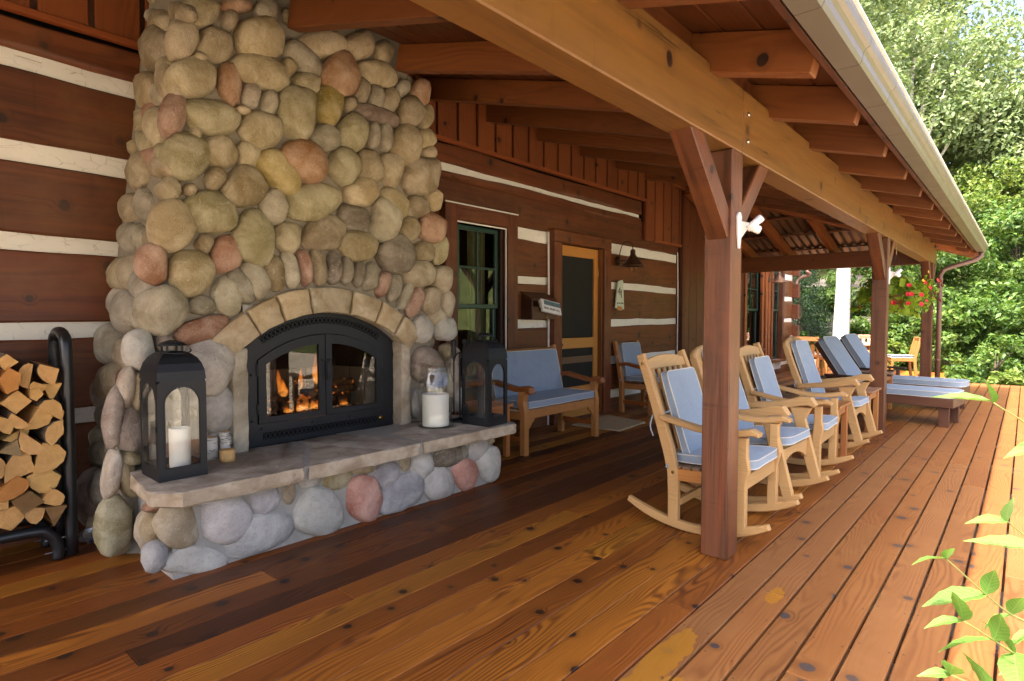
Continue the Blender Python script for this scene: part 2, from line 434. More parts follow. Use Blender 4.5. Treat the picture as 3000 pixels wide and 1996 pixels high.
MT['stem'] = plain("green_stem", (0.20, 0.20, 0.05), 0.6)
STONES_FRONT=[
(1.446,3.117,0.127,0.074,0.61,'t'),(1.662,3.236,0.105,0.045,0.47,'o'),(1.618,3.131,0.068,0.044,1.21,'b'),(1.855,3.28,0.094,0.062,0.82,'g'),(1.347,2.926,0.128,0.074,1.2,'t'),(1.532,2.959,0.123,0.086,0.8,'t'),
(1.799,3.091,0.163,0.122,0.53,'k'),(1.402,2.722,0.146,0.105,0.68,'t'),(1.614,2.753,0.126,0.068,1.57,'o'),(1.806,2.891,0.189,0.103,0.1,'k'),(1.989,2.969,0.071,0.046,1.25,'k'),(1.744,2.718,0.087,0.056,1.32,'w'),
(1.859,2.699,0.083,0.06,1.3,'w'),(1.286,2.48,0.127,0.062,1.34,'q'),(1.511,2.525,0.161,0.107,0.25,'v'),(1.68,2.608,0.051,0.028,0.22,'l'),(1.404,2.395,0.056,0.031,1.44,'t'),(1.806,2.511,0.14,0.113,0.52,'t'),
(1.351,2.261,0.141,0.113,0.88,'v'),(1.541,2.326,0.104,0.093,0.43,'t'),(1.72,2.35,0.091,0.07,1.14,'t'),(1.44,2.846,0.042,0.035,0.54,'t'),(2.107,3.063,0.135,0.093,-0.38,'g'),(2.257,3.211,0.192,0.082,0.41,'l'),
(2.551,3.3,0.139,0.091,0.65,'l'),(2.761,3.325,0.095,0.076,1.02,'t'),(2.393,3.038,0.17,0.124,0.99,'o'),(2.698,3.147,0.162,0.09,0.13,'l'),(2.134,2.914,0.101,0.066,0.27,'t'),(2.048,2.689,0.175,0.134,1.31,'v'),
(2.286,2.805,0.145,0.102,1.22,'y'),(2.46,2.855,0.064,0.049,0.97,'b'),(2.566,2.981,0.092,0.063,1.26,'b'),(2.691,2.975,0.09,0.058,1.43,'g'),(2.815,2.989,0.103,0.076,1.1,'b'),(2.941,3.11,0.077,0.057,0.87,'g'),
(3.129,3.128,0.109,0.085,0.81,'o'),(2.704,2.842,0.208,0.06,-0.01,'m'),(2.486,2.665,0.142,0.115,1.08,'v'),(2.657,2.676,0.102,0.055,1.34,'g'),(2.775,2.691,0.107,0.064,1.56,'g'),(2.965,2.673,0.175,0.127,1.27,'t'),
(3.018,2.948,0.137,0.104,0.76,'b'),(3.175,2.953,0.108,0.067,1.39,'t'),(3.167,2.775,0.109,0.071,0.4,'l'),(3.196,2.664,0.085,0.055,0.37,'l'),(2.274,2.581,0.123,0.086,0.32,'g'),(2.105,2.384,0.173,0.134,0.12,'o'),
(2.403,2.399,0.142,0.115,1.03,'v'),(2.629,2.451,0.127,0.105,-1.55,'b'),(2.826,2.463,0.129,0.108,1.24,'t'),(3.106,2.457,0.209,0.145,0.36,'b'),(1.917,2.272,0.161,0.11,-0.59,'y'),(2.173,2.119,0.213,0.119,0.37,'v'),
(2.556,2.249,0.159,0.102,0.28,'l'),(2.853,2.218,0.142,0.093,-0.66,'t'),(3.075,2.213,0.123,0.088,0.3,'b'),(3.252,2.296,0.097,0.086,1.16,'l'),(2.487,2.049,0.131,0.092,-0.03,'d'),(2.758,2.051,0.158,0.123,1.35,'w'),
(2.243,1.915,0.168,0.115,0.3,'b'),(1.973,1.862,0.104,0.091,1.05,'t'),(2.52,1.849,0.16,0.108,0.05,'t'),(2.982,2.022,0.106,0.094,0.9,'b'),(3.218,2.058,0.143,0.121,0.45,'r'),(3.14,1.857,0.111,0.079,0.18,'b'),
(3.315,1.891,0.124,0.075,1.36,'v'),(2.863,1.806,0.172,0.144,0.29,'d'),(3.101,1.681,0.156,0.103,0.1,'p'),(3.341,1.654,0.109,0.102,1.05,'p'),(1.983,1.642,0.119,0.058,-1.37,'w'),(2.091,1.661,0.118,0.049,-1.44,'r'),
(2.189,1.675,0.124,0.062,-1.44,'b'),(2.315,1.675,0.112,0.057,1.53,'d'),(2.417,1.664,0.097,0.05,1.53,'g'),(2.513,1.648,0.099,0.043,1.46,'d'),(2.622,1.627,0.106,0.063,1.33,'g'),(2.73,1.583,0.106,0.053,1.2,'r'),
(2.837,1.551,0.107,0.059,1.25,'g'),(2.947,1.498,0.116,0.051,1.09,'g'),(3.038,1.448,0.123,0.073,1.08,'r'),(3.22,1.466,0.12,0.097,1.08,'p'),(3.394,1.435,0.114,0.072,1.55,'p'),(3.278,1.328,0.1,0.086,0.99,'p'),
(3.11,1.232,0.109,0.104,-1.51,'w'),(3.365,1.223,0.133,0.098,-0.03,'w'),(1.886,2.046,0.114,0.089,1.41,'w'),(1.882,1.609,0.115,0.066,-1.39,'b'),(1.273,1.852,0.146,0.117,1.19,'l'),(1.485,1.954,0.144,0.118,0.3,'v'),
(1.367,2.07,0.042,0.035,0.98,'b'),(1.514,2.158,0.078,0.053,1.1,'b'),(1.686,2.136,0.138,0.115,0.72,'b'),(1.262,2.06,0.073,0.06,1.03,'b'),(1.744,1.839,0.169,0.123,1.41,'v'),(1.448,1.769,0.06,0.047,1.12,'b'),
(1.572,1.719,0.119,0.084,1.45,'r'),(1.167,1.627,0.115,0.08,1.53,'r'),(1.364,1.584,0.132,0.114,1.32,'k'),(1.43,1.4,0.076,0.059,-0.14,'g'),(1.567,1.457,0.117,0.085,-1.39,'w'),(1.659,1.519,0.112,0.063,-1.03,'g'),
(1.763,1.565,0.115,0.079,-1.15,'w'),(1.204,1.373,0.138,0.13,1.29,'g'),(1.42,1.251,0.154,0.074,0.3,'r'),(1.089,1.146,0.11,0.073,1.56,'w'),(1.22,1.171,0.06,0.044,1.56,'m'),(1.473,1.028,0.165,0.125,-1.39,'w'),
(1.513,0.759,0.142,0.085,-1.53,'g'),(1.522,0.571,0.077,0.051,-0.27,'g'),(1.024,0.944,0.105,0.043,1.49,'p'),(1.076,0.921,0.104,0.03,1.55,'t'),(1.026,0.71,0.122,0.071,-1.53,'m'),(0.962,0.79,0.164,0.047,1.44,'m'),
(1.033,0.547,0.06,0.04,-0.31,'t'),(3.171,0.931,0.166,0.141,-0.41,'m'),(3.374,1.029,0.072,0.037,-1.56,'t'),(3.448,0.816,0.159,0.069,-1.56,'p'),(3.212,0.748,0.055,0.045,-0.26,'m'),(3.063,0.634,0.119,0.079,-1.5,'g'),
(3.509,0.615,0.116,0.06,-1.54,'w'),(3.495,0.993,0.077,0.033,-1.57,'p'),(0.944,0.478,0.129,0.04,1.42,'p'),(1.02,0.44,0.112,0.048,-1.29,'t'),(0.947,0.195,0.154,0.085,1.55,'v'),
]
STONES_SIDE=[
(4.067,3.134,0.259,0.089,0.43,'b'),(3.756,3.1,0.169,0.06,0.45,'b'),(4.053,2.966,0.232,0.142,0.5,'b'),(3.879,2.814,0.153,0.059,0.4,'t'),(4.132,2.729,0.209,0.115,0.38,'t'),(3.98,2.669,0.13,0.064,0.49,'w'),
(3.799,2.694,0.166,0.093,0.81,'t'),(4.061,2.569,0.126,0.072,0.36,'r'),(3.913,2.456,0.165,0.109,0.53,'t'),(4.169,2.539,0.126,0.088,0.64,'t'),(4.107,2.41,0.155,0.076,0.41,'v'),(3.991,2.287,0.183,0.065,0.22,'r'),
(3.779,2.281,0.13,0.047,0.27,'v'),(4.111,2.217,0.269,0.123,0.26,'b'),(3.814,2.197,0.166,0.059,0.25,'t'),(4.241,2.005,0.192,0.097,0.23,'t'),(3.975,2.001,0.152,0.092,0.49,'g'),(4.2,1.821,0.191,0.091,0.23,'g'),
(3.997,1.81,0.119,0.077,0.56,'g'),(4.312,1.603,0.157,0.105,0.21,'t'),(4.09,1.6,0.179,0.109,0.17,'p'),(3.875,1.506,0.158,0.092,0.24,'g'),(4.265,1.407,0.159,0.097,0.27,'w'),(4.061,1.354,0.217,0.132,0.24,'g'),
(3.888,1.325,0.105,0.068,0.28,'w'),(4.342,1.165,0.165,0.133,-0.14,'g'),(4.045,1.122,0.161,0.09,0.11,'p'),(4.23,0.929,0.18,0.126,-0.15,'t'),(4.072,0.966,0.09,0.058,0.15,'r'),(4.469,0.856,0.139,0.109,-0.73,'m'),
(4.283,0.711,0.103,0.079,0.48,'g'),(4.402,0.718,0.101,0.067,0.13,'m'),(4.366,0.567,0.165,0.085,-0.12,'g'),(4.3,0.489,0.128,0.093,-0.17,'g'),(4.09,0.527,0.142,0.082,-0.25,'w'),(4.151,0.303,0.193,0.122,-0.21,'w'),
(4.412,0.191,0.207,0.17,0.49,'m'),(4.18,0.081,0.11,0.093,0.3,'p'),
]
STONES_HEARTH=[
(1.091,0.273,0.122,0.091,-1.25,'p'),(1.333,0.259,0.159,0.117,-1.13,'w'),(1.55,0.289,0.091,0.08,-1.09,'g'),(1.696,0.311,0.08,0.046,-1.48,'p'),(1.527,0.119,0.202,0.108,0.09,'g'),(1.183,0.07,0.155,0.07,-0.33,'w'),
(0.996,0.142,0.075,0.056,-1.46,'g'),(1.825,0.345,0.073,0.052,-0.14,'w'),(2.006,0.321,0.106,0.067,-0.28,'t'),(1.889,0.138,0.182,0.13,-0.6,'w'),(2.203,0.15,0.159,0.124,-1.13,'r'),(2.198,0.347,0.101,0.036,-0.11,'t'),
(2.396,0.266,0.11,0.094,-1.1,'g'),(2.544,0.323,0.068,0.053,-1.25,'t'),(2.522,0.125,0.202,0.119,0.31,'g'),(2.709,0.274,0.116,0.096,-0.86,'w'),(2.851,0.101,0.151,0.118,-0.48,'w'),(2.962,0.302,0.173,0.09,0.02,'d'),
(3.123,0.12,0.145,0.112,-0.54,'r'),(3.272,0.301,0.111,0.092,0.24,'w'),(3.382,0.161,0.156,0.125,-1.18,'w'),(3.405,0.348,0.051,0.043,-0.62,'t'),
]
STONES_HSIDE=[
(3.604,0.18,0.161,0.094,-0.8,'p'),(3.475,0.211,0.137,0.076,-0.39,'t'),(3.443,0.337,0.155,0.033,-0.22,'r'),
]
FIREWOOD=[(0.564,1.098,0.074,0.078,0),(0.561,1.005,0.08,0.125,1),(0.622,1.02,0.071,0.13,0),(0.723,1.024,0.087,0.109,0),(0.68,0.955,0.073,0.068,0),(0.667,0.924,0.053,0.068,0),(0.737,0.925,0.081,0.094,0),(0.585,0.889,0.118,0.118,0),(0.722,0.833,0.103,0.11,0),(0.592,0.797,0.088,0.083,0),(0.673,0.803,0.117,0.116,0),(0.538,0.781,0.074,0.093,0),(0.584,0.723,0.103,0.071,3),(0.732,0.713,0.078,0.127,0),(0.641,0.675,0.109,0.124,0),(0.555,0.653,0.081,0.086,2),(0.715,0.585,0.133,0.155,0),(0.592,0.556,0.125,0.15,0),(0.693,0.459,0.141,0.134,0),(0.52,0.558,0.035,0.101,0),(0.562,0.447,0.123,0.118,1),(0.716,0.363,0.104,0.098,0),(0.618,0.366,0.127,0.104,4),(0.521,0.37,0.044,0.059,0),(0.641,0.292,0.084,0.093,0),(0.554,0.29,0.105,0.118,0),(0.73,0.269,0.088,0.103,4)]
# ------------------------------------------------------------------ objects, tags, mesh helpers
def link(name, data, parent=None, matrix=None, color=None):
    o = bpy.data.objects.new(name, data)
    COL.objects.link(o)
    if parent is not None:
        o.parent = parent
    if matrix is not None:
        o.matrix_basis = matrix
    if color is not None:
        o.color = (*color[:3], 1)
    return o
def tag(o, label, cat, group=None, kind=None):
    o['label'] = label; o['category'] = cat
    if group: o['group'] = group
    if kind: o['kind'] = kind
    return o
def thing(name, label, cat, loc=(0, 0, 0), rotz=0.0, group=None):
    o = link(name, None, None, Matrix.Translation(loc) @ Matrix.Rotation(rotz, 4, 'Z'))
    o.empty_display_size = 0.1
    return tag(o, label, cat, group)
def struct(name, mesh, parent=None, color=None):
    o = link(name, mesh, parent, None, color)
    o['kind'] = 'structure'
    return o
def copy_tree(o, parent=None):
    c = o.copy(); COL.objects.link(c); c.parent = parent
    for ch in list(o.children):
        copy_tree(ch, c)
    return c
def mesh(name, v, f, mat, smooth=False):
    me = bpy.data.meshes.new(name)
    me.from_pydata([tuple(p) for p in v], [], f)
    if mat is not None:
        me.materials.append(mat)
    if smooth:
        me.polygons.foreach_set("use_smooth", [True] * len(me.polygons))
    me.update()
    return me

class MB:
    """collects shapes into ONE mesh"""
    def __init__(s): s.v = []; s.f = []
    def add(s, v, f, m=None):
        b = len(s.v)
        s.v += [m @ Vector(p) for p in v] if m is not None else [Vector(p) for p in v]
        s.f += [tuple(i + b for i in q) for q in f]
        return s
    def box(s, c, d, ch=0.0, m=None):
        v, f = cbox(d[0], d[1], d[2], ch)
        t = Matrix.Translation(c)
        return s.add(v, f, (m @ t) if m is not None else t)
    def bar(s, p0, p1, w, h, ch=0.0, up=(0, 0, 1)):
        M, L = frame(p0, p1, up)
        v, f = cbox(L, w, h, ch)
        return s.add(v, f, M)
    def tube(s, pts, r, n=8, cap=True):
        v, f = tube(pts, r, n, cap)
        return s.add(v, f)
    def lathe(s, prof, n=20, m=None):
        v, f = lathe(prof, n)
        return s.add(v, f, m)
    def build(s, name, mat, parent=None, matrix=None, smooth=False, color=None):
        return link(name, mesh(name, s.v, s.f, mat, smooth), parent, matrix, color)

def cbox(lx, ly, lz, ch=0.0):
    a, b, c = lx / 2, ly / 2, lz / 2
    if ch <= 0:
        v = [(x, y, z) for x in (-a, a) for y in (-b, b) for z in (-c, c)]
        return v, [(0, 1, 3, 2), (4, 6, 7, 5), (0, 4, 5, 1), (2, 3, 7, 6), (0, 2, 6, 4), (1, 5, 7, 3)]
    ch = min(ch, a * 0.8, b * 0.8, c * 0.8)
    v, idx = [], {}
    for i, x in enumerate((-1, 1)):
        for j, y in enumerate((-1, 1)):
            for k, z in enumerate((-1, 1)):
                for ax in range(3):
                    d = [ch, ch, ch]; d[ax] = 0
                    idx[i, j, k, ax] = len(v)
                    v.append((x * (a - d[0]), y * (b - d[1]), z * (c - d[2])))
    f = []
    for ax in range(3):
        o = [q for q in range(3) if q != ax]
        for s_ in (0, 1):
            q = []
            for (p1, p2) in ((0, 0), (1, 0), (1, 1), (0, 1)):
                key = [0, 0, 0]; key[ax] = s_; key[o[0]] = p1; key[o[1]] = p2
                q.append(idx[(*key, ax)])
            f.append(tuple(q) if (s_ == 1) == (ax != 1) else tuple(reversed(q)))
    for ax in range(3):       # edges along ax between the faces of the other two axes
        o1, o2 = [q for q in range(3) if q != ax]
        for p1 in (0, 1):
            for p2 in (0, 1):
                k0 = [0, 0, 0]; k0[o1] = p1; k0[o2] = p2; k1 = list(k0); k1[ax] = 1
                f.append((idx[(*k0, o1)], idx[(*k1, o1)], idx[(*k1, o2)], idx[(*k0, o2)]))
    for i in (0, 1):
        for j in (0, 1):
            for k in (0, 1):
                f.append((idx[i, j, k, 0], idx[i, j, k, 1], idx[i, j, k, 2]))
    return v, f
def frame(p0, p1, up=(0, 0, 1)):
    p0, p1 = Vector(p0), Vector(p1)
    x = (p1 - p0); L = x.length; x.normalize()
    u = Vector(up)
    y = u.cross(x)
    if y.length < 1e-4:
        y = Vector((0, 1, 0)).cross(x)
    y.normalize(); z = x.cross(y)
    M = Matrix((x, y, z)).transposed().to_4x4()
    M.translation = (p0 + p1) / 2
    return M, L
_boxes = {}
def bar(name, p0, p1, w, h, mat, parent=None, ch=0.004, up=(0, 0, 1), color=None):
    """square timber from p0 to p1, local X along its length, w sideways, h upward"""
    M, L = frame(p0, p1, up)
    key = (round(L, 4), round(w, 4), round(h, 4), round(ch, 4), mat.name)
    if key not in _boxes:
        v, f = cbox(L, w, h, ch)
        _boxes[key] = mesh(name, v, f, mat)
    return link(name, _boxes[key], parent, M, color)
def tube(pts, r, n=8, cap=True):
    pts = [Vector(p) for p in pts]
    rr = r if isinstance(r, (list, tuple)) else [r] * len(pts)
    v, f = [], []
    t0 = (pts[1] - pts[0]).normalized()
    ref = Vector((0, 0, 1)) if abs(t0.z) < 0.9 else Vector((1, 0, 0))
    nrm = ref.cross(t0).normalized()
    for i, p in enumerate(pts):
        a = pts[max(0, i - 1)]; b = pts[min(len(pts) - 1, i + 1)]
        t = (b - a).normalized()
        nrm = (nrm - t * nrm.dot(t))
        if nrm.length < 1e-6:
            nrm = t.orthogonal()
        nrm.normalize(); bi = t.cross(nrm)
        for k in range(n):
            q = 2 * math.pi * k / n
            v.append(p + (nrm * math.cos(q) + bi * math.sin(q)) * rr[i])
    for i in range(len(pts) - 1):
        for k in range(n):
            f.append((i * n + k, i * n + (k + 1) % n, (i + 1) * n + (k + 1) % n, (i + 1) * n + k))
    if cap:
        f.append(tuple(reversed(range(n)))); f.append(tuple(range((len(pts) - 1) * n, len(pts) * n)))
    return v, f
def lathe(prof, n=20):
    v, f = [], []
    for (r, z) in prof:
        for k in range(n):
            q = 2 * math.pi * k / n
            v.append((r * math.cos(q), r * math.sin(q), z))
    for i in range(len(prof) - 1):
        for k in range(n):
            f.append((i * n + k, i * n + (k + 1) % n, (i + 1) * n + (k + 1) % n, (i + 1) * n + k))
    if prof[0][0] > 1e-5: f.append(tuple(reversed(range(n))))
    if prof[-1][0] > 1e-5: f.append(tuple(range((len(prof) - 1) * n, len(prof) * n)))
    return v, f
def curve_pts(ctrl, n=6):
    """Catmull-Rom through control points"""
    P = [Vector(c) for c in ctrl]
    P = [P[0] * 2 - P[1]] + P + [P[-1] * 2 - P[-2]]
    out = []
    for i in range(1, len(P) - 2):
        for k in range(n):
            t = k / n
            a, b, c, d = P[i - 1], P[i], P[i + 1], P[i + 2]
            out.append(0.5 * ((2 * b) + (c - a) * t + (2 * a - 5 * b + 4 * c - d) * t * t + (3 * b - a - 3 * c + d) * t ** 3))
    out.append(P[-2])
    return out
def prism(name, outline, th, mat, parent=None, matrix=None, ch=0.005, color=None, smooth=False):
    """outline in the local X-Z plane, thickness along local Y, with a small chamfer"""
    n = len(outline)
    P = [Vector((a, 0, b)) for a, b in outline]
    area = sum(P[i].x * P[(i + 1) % n].z - P[(i + 1) % n].x * P[i].z for i in range(n))
    if area < 0: P.reverse()
    ins = []
    for i in range(n):
        a, b, c = P[i - 1], P[i], P[(i + 1) % n]
        e1 = (b - a).normalized(); e2 = (c - b).normalized()
        n1 = Vector((-e1.z, 0, e1.x)); n2 = Vector((-e2.z, 0, e2.x))
        m_ = n1 + n2
        m_ = m_ / max(0.5, m_.length_squared / 2) if m_.length > 1e-6 else n1
        ins.append(b + m_ * ch)
    h = th / 2
    v = [(p.x, -h, p.z) for p in ins] + [(p.x, -h + ch, p.z) for p in P] + [(p.x, h - ch, p.z) for p in P] + [(p.x, h, p.z) for p in ins]
    f = [tuple(range(n)), tuple(range(4 * n - 1, 3 * n - 1, -1))]
    for lay in range(3):
        for i in range(n):
            j = (i + 1) % n
            f.append((lay * n + j, lay * n + i, (lay + 1) * n + i, (lay + 1) * n + j))
    me = mesh(name, v, f, mat)
    return link(name, me, parent, matrix, color)
def arch_loop(w, z0, zs, rise, n=12):
    """closed loop: bottom-left, bottom-right, up to the springing zs and over an arch of given rise"""
    a = w / 2
    Rr = (a * a + rise * rise) / (2 * rise); cz = zs + rise - Rr; th = math.asin(min(1, a / Rr))
    if rise >= a: Rr, cz, th = a, zs, math.pi / 2
    pts = [(-a, z0), (a, z0)]
    for i in range(n + 1):
        q = th - 2 * th * i / n
        x, z = Rr * math.sin(q), cz + Rr * math.cos(q)
        if rise >= a: z = zs + (z - zs) * rise / a
        pts.append((x, z))
    return pts
def ring(name, outer, inner, th, mat, parent=None, matrix=None, color=None):
    """flat frame between two loops of equal length, local X-Z plane, thickness along Y"""
    n = len(outer); h = th / 2
    v = [(a, -h, b) for a, b in outer] + [(a, -h, b) for a, b in inner] + [(a, h, b) for a, b in outer] + [(a, h, b) for a, b in inner]
    f = []
    for i in range(n):
        j = (i + 1) % n
        f += [(i, j, n + j, n + i), (2 * n + j, 2 * n + i, 3 * n + i, 3 * n + j), (i, 2 * n + i, 2 * n + j, j), (n + j, 3 * n + j, 3 * n + i, n + i)]
    return link(name, mesh(name, v, f, mat), parent, matrix, color)
def rect_like(loop, w, z0, z1):
    """project every point of an arch loop to a surrounding rectangle"""
    out = []
    for i, (x, z) in enumerate(loop):
        if i == 0: out.append((-w / 2, z0)); continue
        if i == 1: out.append((w / 2, z0)); continue
        k = (i - 2) / (len(loop) - 3)
        if k < 0.25: out.append((w / 2, loop[2][1] + (z1 - loop[2][1]) * (k / 0.25)))
        elif k <= 0.75: out.append((w / 2 - w * (k - 0.25) / 0.5, z1))
        else: out.append((-w / 2, z1 + (loop[2][1] - z1) * ((k - 0.75) / 0.25)))
    return out
def pane(name, loop, mat, parent=None, matrix=None, th=0.004):
    n = len(loop)
    v = [(a, -th / 2, b) for a, b in loop] + [(a, th / 2, b) for a, b in loop]
    f = [tuple(range(n)), tuple(range(2 * n - 1, n - 1, -1))] + [((i + 1) % n, i, n + i, n + (i + 1) % n) for i in range(n)]
    return link(name, mesh(name, v, f, mat), parent, matrix)
def xf(loc, rz=0.0, rx=0.0, ry=0.0):
    return Matrix.Translation(loc) @ Matrix.Rotation(rz, 4, 'Z') @ Matrix.Rotation(ry, 4, 'Y') @ Matrix.Rotation(rx, 4, 'X')
TURN = Matrix.Rotation(math.pi / 2, 4, 'Z')     # local X-Z plane -> world Y-Z plane
def text_mesh(name, body, size, mat, parent, matrix, ext=0.001):
    cu = bpy.data.curves.new(name, 'FONT')
    cu.body = body; cu.size = size; cu.align_x = 'CENTER'; cu.align_y = 'CENTER'; cu.extrude = ext
    tmp = bpy.data.objects.new(name, cu)
    me = bpy.data.meshes.new_from_object(tmp)
    me.materials.clear(); me.materials.append(mat)
    bpy.data.objects.remove(tmp)
    return link(name, me, parent, matrix)
def jit(c, a=0.15):
    k = 1 + rng.uniform(-a, a)
    return (c[0] * k, c[1] * k * (1 + rng.uniform(-a, a) * 0.3), c[2] * k * (1 + rng.uniform(-a, a) * 0.5))

# ------------------------------------------------------------------ ground and hillside
def hill_z(x, y):
    t = max(0.0, (x - 16.5) * 0.93 + max(0.0, y - 6) * 0.25)
    z = -0.5 + 0.42 * t * min(1.0, t / 6.0)
    z += 0.35 * mnoise.noise(Vector((x * 0.18, y * 0.18, 3.1))) * min(1.0, t / 4)
    return min(z, 11.0)
v, f = [], []
S = [-2000, -600, -200, -80, -40, -20] + [i * 2.0 for i in range(-8, 6)] + [13, 15]
gx = [-2000, -500, -150, -60, -30, -15, -5, 0, 5, 10, 14, 16, 30, 60, 150, 500, 2000]
gy = [-2000, -600, -200, -80, -40, -20, -10, -5, -1, 0, 2, 4, 6, 10, 20, 40, 100, 500, 2000]
for y in gy:
    for x in gx:
        v.append((x, y, -0.52 - (0.0012 * max(0, -y - 10) if y > -600 else 1.0)))
for j in range(len(gy) - 1):
    for i in range(len(gx) - 1):
        a = j * len(gx) + i
        f.append((a, a + 1, a + 1 + len(gx), a + len(gx)))
struct('ground', mesh('ground', v, f, MT['ground']))
v, f = [], []
nx, ny = 44, 60
for j in range(ny + 1):
    for i in range(nx + 1):
        x = 14.5 + i * 1.1; y = -32 + j * 1.3
        v.append((x, y, hill_z(x, y) - 0.03 - (0.6 if i == 0 or i == nx else 0)))
for j in range(ny):
    for i in range(nx):
        a = j * (nx + 1) + i
        f.append((a, a + 1, a + nx + 2, a + nx + 1))
struct('hillside', mesh('hillside', v, f, MT['hill'], True))
# low hills far out across the valley, mirrored in the windows
v, f = [], []
N = 60
for i in range(N + 1):
    q = math.radians(185 + 170 * i / N)
    for k, (rr_, h_) in enumerate(((700, -8), (820, 34), (1000, 62), (1250, 40))):
        hh = h_ * (0.75 + 0.5 * mnoise.noise(Vector((i * 0.35, k * 2.0, 0.3)))) if k else h_
        v.append((rr_ * math.cos(q), rr_ * math.sin(q), hh))
for i in range(N):
    for k in range(3):
        a = i * 4 + k
        f.append((a, a + 4, a + 5, a + 1))
struct('valley_hills', mesh('valley_hills', v, f, MT['far'], True))

# ------------------------------------------------------------------ deck, board by board
deck = link('deck', None); deck['kind'] = 'structure'
IN_T = [(1.2, 1.1, 0.9), (0.9, 0.74, 0.68), (0.36, 0.29, 0.36), (1.42, 1.42, 1.05), (0.74, 0.56, 0.55), (0.34, 0.27, 0.36), (1.5, 1.62, 1.2), (1.1, 0.88, 0.78), (0.58, 0.45, 0.48), (1.35, 1.28, 1.0)]
last = None
def row(y0, y1, mat, tints, x_start, x_end, top, gap, ch, amount):
    global last
    x = x_start - rng.uniform(0, 2.5)
    while x < x_end - 0.05:
        L = rng.uniform(3.4, 7.5)
        xe = min(x + L, x_end)
        if x_end - xe < 0.6: xe = x_end
        a = max(x, x_start)
        t = rng.choice([q for q in tints if q != last]); last = t
        if xe - a > 0.05:
            bar('deck_board', (a + 0.0012, (y0 + y1) / 2, top - 0.014 + rng.uniform(-0.0006, 0.0006)), (xe - 0.0012, (y0 + y1) / 2, top - 0.014), (y1 - y0) - gap, 0.028, mat, deck, ch, color=jit(t, amount))
        x = xe
for k in range(20):
    y0 = 1.247 + 0.158 * k
    row(y0, y0 + 0.158, MT['deck_in'], IN_T, -3.2, 17.2, 0.0, 0.0036, 0.0026, 0.12)
OUT_T = [(1.0, 1.0, 1.0), (0.92, 0.88, 0.85), (1.1, 1.08, 1.0), (0.95, 0.97, 1.02), (1.05, 1.0, 0.9)]
row(1.10, 1.247, MT['deck_in'], [(0.95, 0.80, 0.85), (0.85, 0.72, 0.75)], -3.2, 14.92, 0.0, 0.006, 0.003, 0.06)
for k in range(9):
    y1 = 1.10 - 0.1495 * k
    row(y1 - 0.1495, y1, MT['deck_out'], OUT_T, -3.2, 14.92, 0.0, 0.011, 0.004, 0.08)
for x in [i * 1.22 - 3 for i in range(17)]:
    bar('deck_joist', (x, -0.24, -0.14), (x, 4.5, -0.14), 0.04, 0.18, MT['walnut'], deck, 0.0)
bar('rim_board', (-3.2, -0.262, -0.11), (14.92, -0.262, -0.11), 0.03, 0.2, MT['deck_out'], deck, 0.004)
bar('end_board', (14.94, -0.24, -0.11), (14.94, 1.24, -0.11), 0.03, 0.2, MT['deck_out'], deck, 0.004)
bar('end_board', (17.22, 1.25, -0.11), (17.22, 4.4, -0.11), 0.03, 0.2, MT['deck_out'], deck, 0.004)
# ------------------------------------------------------------------ log house
house = thing('log_house', 'dark stained log house wall with cream chinking behind the porch', 'house', (0, 4.4, 0))
WY = 0.0                                   # local y of the log faces
def logpiece(name, x0, x1, z0, z1, mat, parent, proud=0.0, depth=0.16, amp=0.018, color=None):
    cx, cz = (x0 + x1) / 2, (z0 + z1) / 2
    n = max(2, int((x1 - x0) / 0.22))
    sd = rng.uniform(0, 90)
    v, f = [], []
    for i in range(n + 1):
        x = x0 + (x1 - x0) * i / n
        wob = lambda k: amp * (1.3 * mnoise.noise(Vector((x * 0.8 + sd, k * 7.3, sd))) + 0.6 * mnoise.noise(Vector((x * 3.1, k * 5.1, sd))))
        zb, zt = z0 + wob(1), z1 + wob(2)
        fy = -proud + wob(3) * 0.5
        prof = [(depth, zb), (fy + 0.012, zb), (fy, zb + 0.012)] + [(fy + 0.35 * wob(4 + q), zb + (zt - zb) * q / 4) for q in (1, 2, 3)] + [(fy, zt - 0.012), (fy + 0.012, zt), (depth, zt)]
        v += [(x - cx, y, z - cz) for y, z in prof]
    m = 9
    for i in range(n):
        for k in range(m - 1):
            a = i * m + k
            f.append((a, a + m, a + m + 1, a + 1))
    f.append(tuple(range(m))); f.append(tuple(range(n * m + m - 1, n * m - 1, -1)))
    me = mesh(name, v, f, mat, True)
    me.set_sharp_from_angle(angle=R(40))
    return link(name, me, parent, Matrix.Translation((cx, WY, cz)), color)
ROWS = [(-0.30, 0.165), (0.305, 0.665), (0.775, 1.205), (1.295, 1.715), (1.815, 2.225), (2.355, 2.755), (2.865, 3.06)]
CH = [(0.12, 0.35), (0.62, 0.82), (1.16, 1.34), (1.67, 1.86), (2.18, 2.40), (2.70, 2.90)]
WIN = (3.95, 5.03); DOOR = (5.72, 7.02)
def spans(z0, z1, end):
    cut = []
    if z1 > 0.62 and z0 < 2.3: cut.append(WIN)
    if z0 < 2.3: cut.append(DOOR)
    out, a = [], -3.4
    for c in sorted(cut):
        out.append((a, c[0])); a = c[1]
    out.append((a, end))
    return out
for i, (z0, z1) in enumerate(ROWS):
    for (a, b) in spans(z0, z1, 7.97 if i == 6 else 9.24):
        t = rng.uniform(0.8, 1.25)
        logpiece('log', a, b, z0, z1, MT['log'], house, color=(t, t * rng.uniform(0.9, 1.05), t * rng.uniform(0.85, 1.0)))
